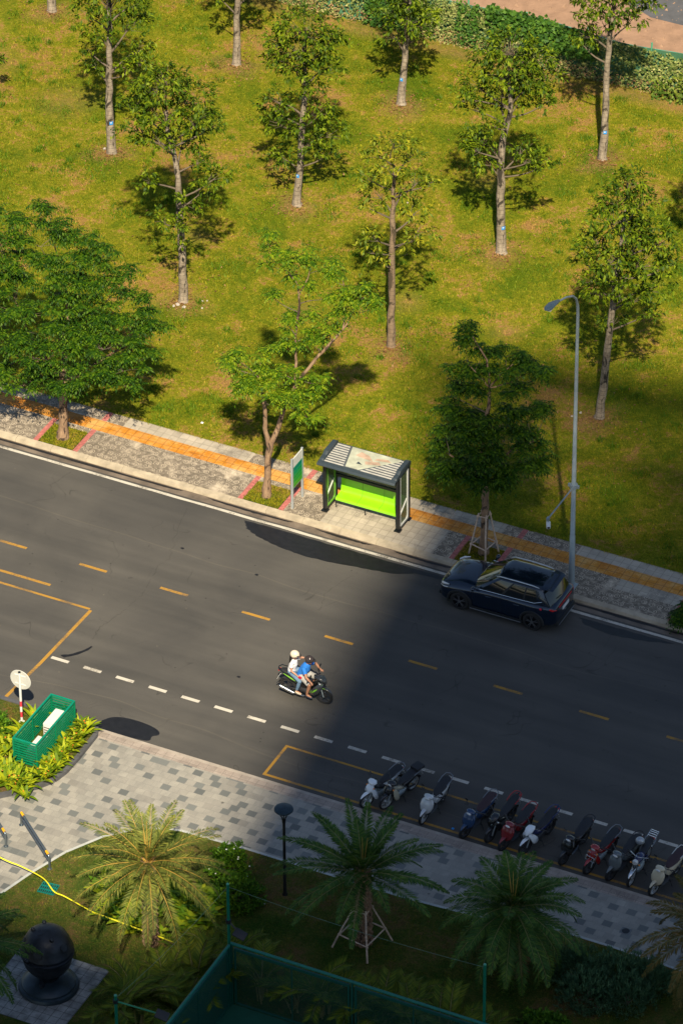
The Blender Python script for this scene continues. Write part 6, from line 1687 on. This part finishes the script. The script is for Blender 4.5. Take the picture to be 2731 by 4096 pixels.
MB().tube([(.10, -.10, -.06), (.17, 0, -.04), (.10, .10, -.06)], .018, 6).build('peak', M_black, ht)
bike('cream scooter with a dark seat, last whole one in the parked row', (17.99, -14.21), (18.24, -12.66), 'scooter', CREAM, M_dkplast, rimc=M_steel, rack=paint('rail_cream', (.55, .55, .5)), seatc=WIN, steer=-.1, mirrors=(0, 1))
bike('cream and silver scooter cut off by the right edge', (19.25, -14.25), (19.55, -12.70), 'scooter', CREAM, M_dkplast, rimc=M_steel)

# the ridden motorbike
GRN = paint('bike_lime', (.20, .50, .03))
mv = bike('black motorbike with lime green streaks carrying two riders along the road', (4.27, -9.93), (2.6, -9.93), 'sport', paint('bike_graphite', (.035, .04, .045), .3), BLK, steer=0.0, lean=0.0, parked=False, group='moving traffic', exhaust=M_chrome, sc=1.05)
del mv['group']
for (pts, w_) in (([(-.75, .80, -.105), (-.45, .70, -.125), (-.15, .60, -.12)], .022), ([(.50, .66, -.20), (.40, .56, -.215), (.30, .45, -.205)], .03), ([(.30, .52, -.20), (.22, .42, -.19)], .025), ([(.62, .80, -.11), (.55, .74, -.17)], .02), ([(.56, .62, -.06), (.70, .60, -.05)], .02)):
    m = MB(); m.tube([(p[0], p[2], p[1]) for p in pts], [w_*.4]+[w_]*(len(pts)-2)+[w_*.4], 6); m.build('green_streak', GRN, mv, True)
MB().sweep([(.50, 1.0), (.58, 1.04), (.66, .97)], [.05, .10, .06], [.015, .02, .015], 10).build('windscreen', pm('smoke_screen', (.03, .04, .045), .15), mv, True)
m = MB(); m.tube([(-.15, -.16, .25), (-.05, -.2, .24), (-.05, -.2, .235)], .02, 8); m.tube([(-.35, -.175, .205), (-.82, -.21, .36), (-.84, -.21, .365)], [.062, .066, .04], 12); m.build('silencer', M_chrome, mv, True)

# ------------------------------------------------------------------ people
def remeshed(name, mb, vox, mat, parent, smooth_it=2):
    me = bpy.data.meshes.new(name+'_src'); me.from_pydata(mb.v, [], mb.f)
    bm = bmesh.new(); bm.from_mesh(me); bmesh.ops.recalc_face_normals(bm, faces=bm.faces); bm.to_mesh(me); bm.free()
    o = bpy.data.objects.new(name+'_src', me); COL.objects.link(o)
    md = o.modifiers.new('r', 'REMESH'); md.mode = 'VOXEL'; md.voxel_size = vox; md.use_smooth_shade = True
    sm = o.modifiers.new('s', 'SMOOTH'); sm.factor = .6; sm.iterations = smooth_it
    dg = bpy.context.evaluated_depsgraph_get(); dg.update()
    nm = bpy.data.meshes.new_from_object(o.evaluated_get(dg))
    bpy.data.objects.remove(o); bpy.data.meshes.remove(me)
    nm.name = name
    q = mesh_obj(name, nm, mat, parent, True)
    return q
def limb(mb, pts, rad, n=12):
    mb.tube(pts, rad, n)
    for p, r_ in zip(pts, rad): mb.ell(p, r_*.99, r_*.99, r_*.99, 12, 8)
def hand(mb, wrist, dirv, palmn, side, s=1.0, curl=1.2):
    """palm, four unequal bent fingers and a thumb; dirv fingers' direction, palmn out of the palm, side +1/-1 thumb side"""
    w = Vector(wrist); d_ = Vector(dirv).normalized(); n_ = Vector(palmn).normalized(); s_ = d_.cross(n_).normalized()*side
    for k in range(5): mb.ell(tuple(w+d_*(.02+.015*k)*s+s_*0), .03*s, .03*s, .022*s, 8, 6)
    for i, (o_, L) in enumerate(((.030, .070), (.010, .078), (-.011, .072), (-.031, .056))):
        b = w+d_*.075*s+s_*o_*s; p1 = b+d_*L*.45*s; a = curl*.7
        p2 = p1+(d_*cos(a)+n_*sin(a))*L*.35*s; p3 = p2+(d_*cos(a*2)+n_*sin(a*2))*L*.3*s
        limb(mb, [tuple(w+d_*.05*s+s_*o_*.8*s), tuple(b), tuple(p1), tuple(p2), tuple(p3)], [.011*s, .0105*s, .010*s, .009*s, .008*s], 7)
    tb = w+d_*.02*s+s_*.028*s; t1 = tb+(s_*.6+d_*.7+n_*.3)*.035*s; t2 = t1+(d_*.8+n_*.6)*.028*s
    limb(mb, [tuple(tb), tuple(t1), tuple(t2)], [.014*s, .011*s, .009*s], 7)
def head(mb, c, fwd, up, s=1.0):
    c = Vector(c); f = Vector(fwd).normalized(); u_ = (Vector(up)-f*f.dot(Vector(up))).normalized(); l = u_.cross(f)
    def P(a, b, h_): return tuple(c+f*a*s+l*b*s+u_*h_*s)
    mb.ell(P(0, 0, .03), .09*s, .078*s, .10*s, 16, 12)
    mb.ell(P(.025, 0, -.055), .065*s, .056*s, .06*s, 12, 10)        # jaw
    mb.ell(P(.062, 0, -.095), .026*s, .024*s, .018*s, 8, 6)         # chin
    mb.tube([P(.088, 0, .02), P(.108, 0, -.018), P(.086, 0, -.03)], [.009*s, .014*s, .010*s], 7)   # nose
    for b in (-.030, .030):
        mb.ell(P(.076, b, -.01), .016*s, .018*s, .012*s, 8, 5)
        mb.tube([P(.086, b-.014, .032), P(.091, b, .036), P(.084, b+.014, .031)], .007*s, 5)
    for b in (-.08, .08): mb.ell(P(-.005, b, -.005), .018*s, .010*s, .032*s, 8, 6)
    mb.tube([P(.082, -.022, -.058), P(.091, 0, -.060), P(.082, .022, -.058)], .009*s, 6)
def face_parts(parent, c, fwd, up, s=1.0):
    c = Vector(c); f = Vector(fwd).normalized(); u_ = (Vector(up)-f*f.dot(Vector(up))).normalized(); l = u_.cross(f)
    def P(a, b, h_): return tuple(c+f*a*s+l*b*s+u_*h_*s)
    for b in (-.031, .031):
        e = MB(); e.ell(P(.088, b, .006), .007*s, .012*s, .006*s, 8, 6); e.build('eye', pm('eye_dark', (.02, .012, .01), .2), parent, True)
    e = MB(); e.tube([P(.086, -.022, -.058), P(.097, 0, -.060), P(.086, .022, -.058)], .006*s, 6); e.build('lips', pm('lips', (.36, .11, .08), .5), parent, True)
SKIN = pm('skin', (.46, .22, .125), .55, 0, .08, 10); SKIN2 = pm('skin_fair', (.50, .26, .16), .55, 0, .08, 10)
# the riders sit in the ridden bike's frame: x forward, y left, z up; centre at the bike's own centre
cx, cy = 4.27-.64*1.05, -9.93
# ---- driver
t = thing('person', 'driver in a blue shirt and pale grey shorts with a dark helmet', 'person', (cx, cy, 0), 0, 'riders on the moving motorbike')
SX = 1.04
b = MB(); q = lambda x, y, z: (x*SX, y*SX, z*SX)
hip = q(-.16, 0, .90); chest = q(-.02, 0, 1.20); neckb = q(.05, 0, 1.39); hd_ = q(.12, 0, 1.545)
limb(b, [hip, q(-.12, 0, 1.02), chest, q(.02, 0, 1.31)], [.145, .135, .155, .13])
b.ell(q(-.10, 0, .95), .14, .18, .11, 14, 10); b.ell(q(.0, 0, 1.27), .11, .185, .10, 14, 10)
limb(b, [q(.03, 0, 1.36), q(.075, 0, 1.45), q(.10, 0, 1.5)], [.062, .055, .055])
head(b, hd_, (1, -.12, -.22), (0, 0, 1), 1.08)
arms = {}
for s in (1, -1):
    sh = q(.01, s*.185, 1.31); el = q(.18, s*.34, 1.10) if s < 0 else q(.26, s*.33, 1.14); wr = q(.33, s*.375, 1.015) if s < 0 else q(.33, s*.36, 1.02)
    if s > 0: el = q(.17, s*.37, 1.18)
    limb(b, [sh, tuple((Vector(sh)+Vector(el))/2), el, tuple((Vector(el)+Vector(wr))/2), wr], [.058, .052, .044, .042, .029]); arms[s] = (sh, el)
    hand(b, wr, (-.15*0+.12, s*.1, -.12) if False else (.55, s*.15, -.35), (-.4, 0, -.9), -s, 1.05, 1.3)
    hp = q(-.12, s*.10, .90); kn = q(.24, s*.235, .76); an = q(.12, s*.20, .34); 
    limb(b, [hp, tuple((Vector(hp)+Vector(kn))/2+Vector((0, 0, .02))), kn, q(.19, s*.215, .58), an], [.105, .092, .064, .060, .040])
    limb(b, [an, q(.13, s*.20, .30), q(.22, s*.21, .275), q(.27, s*.215, .27)], [.038, .04, .034, .026])
person = remeshed('body', b, .0085, SKIN, t)
face_parts(t, hd_, (1, -.12, -.22), (0, 0, 1), 1.08)
m = MB()
limb(m, [q(-.15, 0, .93), q(-.12, 0, 1.03), chest, q(.02, 0, 1.31)], [.165, .155, .17, .14]); m.ell(q(.0, 0, 1.28), .12, .195, .105, 14, 10); m.ell(q(-.13, 0, .93), .165, .185, .09, 14, 8)
for s in (1, -1):
    sh, el = arms[s]; e2 = tuple(Vector(sh).lerp(Vector(el), .62)); m.tube([tuple(Vector(sh)+Vector((0, -s*.03, 0))), sh, tuple(Vector(sh).lerp(Vector(el), .3)), e2], [.075, .074, .073, .078], 14)
remeshed('shirt', m, .010, pm('cloth_blue', (.02, .20, .66), .8, 0, .12, 14), t)
m = MB()
for s in (1, -1): hp = Vector(q(-.12, s*.10, .90)); kn = Vector(q(.24, s*.235, .76)); m.tube([tuple(hp+Vector((-.06, 0, 0))), tuple(hp), tuple(hp.lerp(kn, .5)+Vector((0, 0, .02))), tuple(hp.lerp(kn, .95))], [.10, .122, .112, .098], 14)
m.ell(q(-.14, 0, .90), .15, .19, .10, 14, 10); remeshed('shorts', m, .010, pm('cloth_pale_grey', (.46, .44, .40), .85, 0, .1, 12), t)
for s in (1, -1):
    m = MB(); m.sweep([(.10*SX, .262*SX, s*.2*SX), (.16*SX, .255*SX, s*.205*SX), (.24*SX, .25*SX, s*.21*SX), (.32*SX, .248*SX, s*.215*SX)], [.035, .045, .05, .03], [.03, .035, .03, .018], 10); m.build('shoe', pm('sandal_dark', (.04, .05, .08), .6), t, True)
def helmet(parent, c, tilt, mat, s=1.0, vis=True):
    c = Vector(c); m = MB(); n, k = 20, 9; vs = []; fs = []
    for i in range(k+1):
        th = pi/2-(pi/2+.42)*i/k
        for j in range(n):
            a = 2*pi*j/n; cut = .0
            z = sin(th)*.135*s; rr = cos(th)
            if i == k: z += .05*s*max(0, cos(a))
            vs.append((c[0]+rr*cos(a)*.148*s, c[1]+rr*sin(a)*.125*s, c[2]+.035*s+z))
    for i in range(k):
        for j in range(n): fs.append((i*n+j, (i+1)*n+j, (i+1)*n+(j+1) % n, i*n+(j+1) % n))
    m.add(vs, fs); o = m.build('helmet', mat, parent, True, 80)
    md = bpy.data.meshes
    MB().tube([(c[0]+.105*s, c[1]-.085*s, c[2]+.045*s), (c[0]+.185*s, c[1]-.04*s, c[2]+.035*s), (c[0]+.185*s, c[1]+.04*s, c[2]+.035*s), (c[0]+.105*s, c[1]+.085*s, c[2]+.045*s)], .014*s, 6).build('helmet_peak', M_black, parent, True)
    MB().tube([(c[0]+.0, c[1]-.09*s, c[2]+.0), (c[0]+.03*s, c[1]-.07*s, c[2]-.09*s), (c[0]+.06*s, c[1], c[2]-.125*s), (c[0]+.03*s, c[1]+.07*s, c[2]-.09*s), (c[0]+.0, c[1]+.09*s, c[2]+.0)], .008, 5).build('chin_strap', M_black, parent)
    return o
helmet(t, hd_, 0, pm('helmet_brown', (.06, .045, .042), .2, .2), 1.12)
# ---- passenger
t2 = thing('person', 'passenger in a white top and blue jeans with a cream helmet and long hair', 'person', (cx, cy, 0), 0, 'riders on the moving motorbike')
b = MB()
hip = q(-.50, 0, .93); chest = q(-.44, 0, 1.24); hd2 = q(-.38, -.02, 1.60)
limb(b, [hip, q(-.49, 0, 1.05), chest, q(-.42, 0, 1.34)], [.135, .118, .125, .11]); b.ell(q(-.50, 0, .94), .13, .17, .10, 14, 10); b.ell(q(-.43, 0, 1.31), .09, .165, .085, 14, 10)
limb(b, [q(-.42, 0, 1.40), q(-.40, -.01, 1.47), q(-.39, -.02, 1.53)], [.05, .045, .045])
head(b, hd2, (1, -.1, -.1), (0, 0, 1), 1.0)
arm2 = {}
for s in (1, -1):
    sh = q(-.43, s*.165, 1.345)
    if s < 0: el = q(-.40, -.25, 1.12); wr = q(-.19, -.235, .985); hdv = (.7, .1, -.4)
    else: el = q(-.20, .22, 1.40); wr = q(-.40, .07, 1.50); hdv = (-.9, -.25, .1)
    limb(b, [sh, tuple((Vector(sh)+Vector(el))/2), el, tuple((Vector(el)+Vector(wr))/2), wr], [.047, .042, .036, .034, .024]); arm2[s] = (sh, el)
    hand(b, wr, hdv, (0, .6, -.6) if s < 0 else (0, -.3, -.9), s, .92, .9)
    hp = q(-.44, s*.10, .93); kn = q(-.10, s*.26, .80); an = q(-.22, s*.235, .40)
    limb(b, [hp, tuple((Vector(hp)+Vector(kn))/2+Vector((0, 0, .02))), kn, q(-.15, s*.25, .61), an], [.095, .082, .056, .052, .034])
    limb(b, [an, q(-.22, s*.235, .345), q(-.13, s*.24, .325), q(-.08, s*.245, .32)], [.033, .035, .03, .022])
remeshed('body', b, .0085, SKIN2, t2)
face_parts(t2, hd2, (1, -.1, -.1), (0, 0, 1), 1.0)
m = MB(); limb(m, [q(-.50, 0, .98), q(-.49, 0, 1.07), chest, q(-.42, 0, 1.34)], [.15, .137, .142, .115]); m.ell(q(-.43, 0, 1.315), .10, .175, .09, 14, 10)
for s in (1, -1): sh, el = arm2[s]; m.tube([tuple(Vector(sh)+Vector((0, -s*.03, 0))), sh, tuple(Vector(sh).lerp(Vector(el), .3)), tuple(Vector(sh).lerp(Vector(el), .55))], [.062, .062, .06, .066], 14)
remeshed('shirt', m, .010, pm('cloth_white', (.72, .70, .70), .85, 0, .06, 12), t2)
m = MB()
for s in (1, -1):
    hp = Vector(q(-.44, s*.10, .93)); kn = Vector(q(-.10, s*.26, .80)); an = Vector(q(-.22, s*.235, .40))
    m.tube([tuple(hp+Vector((-.05, 0, 0))), tuple(hp), tuple(hp.lerp(kn, .5)+Vector((0, 0, .02))), tuple(kn), tuple(kn.lerp(an, .5)), tuple(kn.lerp(an, .93))], [.09, .108, .094, .07, .063, .047], 14); m.ell(tuple(kn), .068, .068, .068, 12, 8)
m.ell(q(-.50, 0, .93), .145, .18, .10, 14, 10); remeshed('jeans', m, .010, pm('denim', (.14, .24, .36), .85, 0, .2, 16), t2)
for s in (1, -1):
    m = MB(); m.sweep([(-.27*SX, .325*SX, s*.235*SX), (-.2*SX, .315*SX, s*.24*SX), (-.13*SX, .305*SX, s*.245*SX), (-.05*SX, .298*SX, s*.25*SX)], [.035, .045, .048, .028], [.045, .05, .038, .02], 10); m.build('shoe', pm('shoe_cream', (.62, .52, .38), .6), t2, True)
helmet(t2, hd2, 0, pm('helmet_cream', (.72, .60, .45), .25), 1.1)
m = MB(); h0 = Vector(hd2); pts = [h0+Vector((-.09, 0, -.02)), h0+Vector((-.13, -.01, -.12)), h0+Vector((-.15, -.02, -.24)), h0+Vector((-.17, -.02, -.36)), h0+Vector((-.17, -.02, -.44))]
limb(m, [tuple(p) for p in pts], [.075, .062, .05, .036, .014]); remeshed('hair', m, .009, pm('hair_black', (.012, .009, .008), .5), t2)
b_ = MB(); b_.box(-.055, .055, -.02, .02, -.045, .045); o = b_.build('wallet', pm('red_leather', (.62, .01, .05), .4), None, bevel=.01)
o.location = (cx-.10*SX, cy-.235*SX, .945*SX); o.rotation_euler = (.2, .5, .2); tag(o, 'small red wallet held in the hand of the passenger', 'wallet')

# ------------------------------------------------------------------ car
def car():
    t = thing('parked_car', 'dark blue compact SUV parked facing left along the far kerb', 'car', (7.44, -2.42, 0), pi)
    t.scale = (1.025,)*3
    CP = plain('car_paint', (.002, .012, .030), .22, .35, .05, 2, 0, 1.0)
    CL = pm('car_cladding', (.012, .013, .014), .55); GL = pm('car_glass', (.006, .009, .010), .04, 0, 0, 1, 0, 0, .9)
    #     x,   half width, z bottom, z shoulder, z top, top half width, crown
    ST = [(2.14, .52, .30, .60, .72, .48, .01), (2.10, .70, .24, .66, .80, .60, .02), (2.00, .82, .22, .72, .86, .70, .03), (1.80, .875, .20, .78, .925, .72, .04), (1.50, .885, .20, .83, .975, .72, .045), (1.15, .885, .20, .86, 1.005, .72, .04), (.85, .885, .20, .88, 1.02, .76, .03),
          (.4, .88, .20, .90, 1.03, .80, .02), (0, .878, .20, .91, 1.035, .80, .02), (-.5, .88, .20, .93, 1.045, .80, .02), (-1.0, .888, .20, .95, 1.06, .78, .02), (-1.4, .888, .21, .97, 1.07, .76, .02), (-1.75, .87, .24, .99, 1.08, .74, .02), (-1.98, .82, .30, 1.0, 1.07, .72, .02), (-2.08, .76, .36, .95, 1.02, .70, .02), (-2.12, .68, .42, .80, .90, .62, .01)]
    m = MB(); ring = []
    for (x, w, zb, zs, zt, tw, cr) in ST:
        half = [(w*.55, zb), (w*.93, zb+.02), (w*.985, zb+.12), (w*.97, zb+.26), (w*1.0, (zb+zs)/2+.02), (w*1.0, zs-.10), (w*.985, zs), (tw+.03, zt-.015), (tw*.72, zt+cr*.7), (tw*.3, zt+cr)]
        ring.append([(x, -y, z) for y, z in half]+[(x, y, z) for y, z in half[::-1]])
    n = len(ring[0])
    for r_ in ring: m.v += r_
    for i in range(len(ring)-1):
        for j in range(n): m.f.append((i*n+j, i*n+(j+1) % n, (i+1)*n+(j+1) % n, (i+1)*n+j)); m.m.append(0)
    m.f += [tuple(range(n-1, -1, -1)), tuple((len(ring)-1)*n+j for j in range(n))]; m.m += [0, 0]
    src = m.build('tmp_body', CP, None, True, 40)
    sub = src.modifiers.new('s', 'SUBSURF'); sub.levels = 2; sub.render_levels = 2
    cuts = []
    AX = (1.33, -1.30)
    for x in AX:
        c = MB().lathe([(.395, -1.2), (.395, 1.2)], (x, 0, .345), 40, 'y').build('tmp_cut', None, None)
        bo = src.modifiers.new('b', 'BOOLEAN'); bo.operation = 'DIFFERENCE'; bo.object = c; bo.solver = 'EXACT'; cuts.append(c)
    dg = bpy.context.evaluated_depsgraph_get(); dg.update()
    nm = bpy.data.meshes.new_from_object(src.evaluated_get(dg))
    for o in cuts+[src]: bpy.data.objects.remove(o)
    nm.name = 'body'; nm.polygons.foreach_set('use_smooth', [True]*len(nm.polygons)); nm.set_sharp_from_angle(angle=radians(40))
    body = bpy.data.objects.new('body', nm); COL.objects.link(body); body.parent = t
    # dark wells, wheels, arches
    for x in AX:
        for s in (-1, 1):
            w = MB().lathe([(.31, s*.55), (.36, s*.56), (.362, s*.80)], (x, 0, .345), 30, 'y', False).build('wheel_well', CL, t)
            a = MB(); A = [radians(k) for k in range(-14, 195, 11)]
            vs = []
            for k in A:
                ca, sa = cos(k), sin(k)
                vs += [(x+.375*ca, s*.86, .345+.375*sa), (x+.375*ca, s*.912, .345+.375*sa), (x+.44*ca, s*.908, .345+.44*sa), (x+.455*ca, s*.87, .345+.455*sa)]
            a.add(vs, [(4*i+j, 4*i+(j+1) % 4, 4*i+4+(j+1) % 4, 4*i+4+j) for i in range(len(A)-1) for j in range(4)]); a.build('arch_cladding', CL, t, True, 50)
            wh = MB(); R = .345
            wh.lathe([(.235, s*.70), (.30, s*.69), (.338, s*.72), (.345, s*.79), (.338, s*.87), (.30, s*.892), (.235, s*.885)], (x, 0, R), 36, 'y', False)
            ty = wh.build('wheel', M_rubber, t, True, 50)
            rm = MB(); rm.lathe([(.24, s*.74), (.24, s*.885), (.228, s*.888), (.222, s*.86), (.215, s*.80), (0.01, s*.79)], (x, 0, R), 36, 'y', False); rm.build('rim', pm('rim_dark', (.02, .02, .022), .35, .5), ty, True, 40)
            sp_ = MB()
            for k in range(5):
                a0 = 2*pi*k/5+.2
                for o_ in (-.16, .16):
                    sp_.bar((x+.05*cos(a0), s*.875, R+.05*sin(a0)), (x+.222*cos(a0+o_), s*.875, R+.222*sin(a0+o_)), .016, .022, (0, 1, 0))
            sp_.lathe([(.06, s*.868), (.055, s*.892)], (x, 0, R), 16, 'y'); sp_.build('spokes', pm('alloy', (.32, .33, .34), .3, .8), ty)
    # greenhouse: rings from waist to roof, front to back
    def gring(xf, xr, w, z, cf, cr_):
        fr = [0, .5, 1.0]; side = [.055, .33, .365, .63, .655, .84, .97]
        out = [(xf, 0), (xf-.02, w*.5), (xf-cf, w*.93)]
        x0 = xf-cf-.02; x1 = xr+cr_+.02
        out += [(x0+(x1-x0)*f, w*(1-.04*abs(f-.4))) for f in side]
        out += [(xr+cr_, w*.93), (xr+.02, w*.5), (xr, 0)]
        return [(x, y, z) for x, y in out]
    G_ = [gring(.98, -2.03, .805, 1.00, .16, .10), gring(.72, -1.93, .775, 1.17, .14, .10), gring(.42, -1.80, .72, 1.36, .12, .10), gring(.16, -1.68, .655, 1.515, .12, .08)]
    tags = ['windshield', 'windshield', 'P', 'front_side_window', 'B', 'rear_side_window', 'B', 'quarter_window', 'P', 'P', 'rear_window', 'rear_window']
    K = len(G_[0]); parts = {}
    for sgn in (1, -1):
        for k in range(K-1):
            tg = tags[k]; key = tg if tg in ('windshield', 'rear_window', 'P', 'B') else tg+('L' if sgn > 0 else 'R')
            mm = parts.setdefault(key, MB())
            for i in range(len(G_)-1):
                a, b2, c, d2 = G_[i][k], G_[i][k+1], G_[i+1][k+1], G_[i+1][k]
                q4 = [(p[0], p[1]*sgn, p[2]) for p in (a, b2, c, d2)]
                mm.add(q4 if sgn < 0 else q4[::-1], [(0, 1, 2, 3)])
    for key, mm in parts.items():
        bm_name = {'P': 'pillar', 'B': 'door_post'}.get(key, key.rstrip('LR') if key[-1] in 'LR' else key)
        mt = CP if key == 'P' else CL if key == 'B' else GL
        me = bpy.data.meshes.new(bm_name); me.from_pydata(mm.v, [], mm.f); bm = bmesh.new(); bm.from_mesh(me); bmesh.ops.remove_doubles(bm, verts=bm.verts, dist=.001); bmesh.ops.recalc_face_normals(bm, faces=bm.faces); bm.to_mesh(me); bm.free()
        mesh_obj(bm_name, me, mt, t, True, 60)
    # roof
    rt = G_[-1]; r1 = [(x*.985-.006, y*.94, 1.56) for x, y, z in rt]; r2_ = [(x*.93-.03, y*.6, 1.592) for x, y, z in rt]; r3 = [(x*.9-.05, 0, 1.60) for x, y, z in rt]
    m = MB()
    for sgn in (1, -1):
        rows = [[(x, y*sgn, z) for x, y, z in rw] for rw in (rt, r1, r2_, r3)]
        for A_, B_ in zip(rows[:-1], rows[1:]):
            for k in range(K-1): m.add([A_[k], A_[k+1], B_[k+1], B_[k]], [(0, 1, 2, 3)])
    me = bpy.data.meshes.new('roof'); me.from_pydata(m.v, [], m.f); bm = bmesh.new(); bm.from_mesh(me); bmesh.ops.remove_doubles(bm, verts=bm.verts, dist=.0015); bmesh.ops.recalc_face_normals(bm, faces=bm.faces); bm.to_mesh(me); bm.free()
    roof = mesh_obj('roof', me, plain('car_roof_paint', (.006, .014, .024), .12, .3, .05, 2, 0, 1.0), t, True, 50)
    MB().sweep([(-1.50, 1.575), (-1.70, 1.56), (-1.88, 1.525)], [.60, .58, .52], [.02, .018, .008], 12, .6).build('spoiler', CP, t, True)
    MB().sweep([(-1.30, 1.60), (-1.38, 1.64), (-1.44, 1.645), (-1.46, 1.60)], [.015, .014, .012, .012], [.02, .02, .02, .01], 8).build('antenna_fin', CP, t, True)
    for s in (-1, 1):
        MB().tube([(.10, s*.60, 1.56), (-.02, s*.605, 1.61), (-.6, s*.61, 1.625), (-1.2, s*.60, 1.61), (-1.42, s*.59, 1.575)], [.014, .018, .018, .018, .014], 8).build('roof_rail', pm('rail_satin', (.55, .58, .62), .3, .7), t, True)
        MB().tube([(.88, s*.83, 1.03), (.3, s*.825, 1.05), (-.6, s*.83, 1.075), (-1.35, s*.82, 1.10), (-1.62, s*.79, 1.20)], .009, 6).build('window_trim', M_chrome, t, True)
        m = MB(); m.bar((.80, s*.86, 1.05), (.80, s*.94, 1.08), .05, .04); m.ell((.78, s*1.0, 1.11), .075, .10, .07, 12, 8); m.build('door_mirror', CP, t, True, 60)
        MB().box(.95, -.95, s*.885 if s > 0 else -.925, s*.925 if s > 0 else -.885, .20, .33).build('side_skirt', CL, t)
        MB().box(-.92, .92, min(s*.90, s*.935), max(s*.90, s*.935), .235, .26).build('skirt_trim', pm('satin_trim', (.38, .40, .42), .35, .7), t)
        for x in (.30, -.72): MB().tube([(x+.08, s*.885, .88), (x+.06, s*.905, .885), (x-.08, s*.905, .885), (x-.10, s*.885, .88)], .011, 6).build('door_handle', CP, t, True)
        for x in (.86, -.16, -1.02 ): MB().bar((x, s*.881, .36), (x-.02, s*.884, .96), .008, .006, (0, 1, 0)).build('door_seam', CL, t)
        MB().sweep([(2.02, .80, s*.70), (1.90, .86, s*.79), (1.72, .90, s*.84)], [.05, .04, .02], [.045, .045, .02], 10).build('headlight', M_lamp, t, True)
        MB().tube([(2.11, s*.55, .70), (2.05, s*.72, .72), (1.90, s*.82, .75), (1.75, s*.87, .80)], .014, 6).build('running_light', M_lamp, t)
        MB().sweep([(-1.90, .98, s*.80), (-2.02, .955, s*.77), (-2.10, .93, s*.66)], [.03, .04, .03], [.03, .035, .025], 10).build('tail_light', M_redlens, t, True)
    MB().box(-2.115, -2.09, -.5, .5, .93, .97).build('rear_light_bar', M_redlens, t)
    m = MB(); m.bar((-2.13, 0, .70), (-2.125, 0, .82), .5, .012, (1, 0, 0)); m.build('number_plate', pm('plate_white', (.7, .7, .68), .5), t)
    MB().tube([(-1.98, .0, 1.12), (-1.96, .32, 1.16)], .010, 6).build('rear_wiper', M_black, t)
    MB().box(-2.155, -2.0, -.70, .70, .30, .46).build('rear_bumper', CL, t, bevel=.03); MB().box(2.0, 2.165, -.66, .66, .26, .42).build('front_bumper', CL, t, bevel=.03)
    MB().box(2.10, 2.15, -.42, .42, .46, .64).build('grille', M_black, t, bevel=.01)
    MB().box(-2.17, -2.10, -.6, .6, .31, .33).build('bumper_trim', pm('satin_trim', (.38, .40, .42), .35, .7), t)
    for y in (-.35, .3): MB().tube([(.96, y, 1.03), (.80, y-.35, 1.16)], .008, 5).build('wiper', M_black, t)
    b_ = MB(); b_.lathe([(.045, .893), (.045, .897)], (-1.62, 0, .98), 12, 'y'); b_.build('round_sticker', pm('sticker_red', (.7, .03, .06), .5), t)
    return t
car()
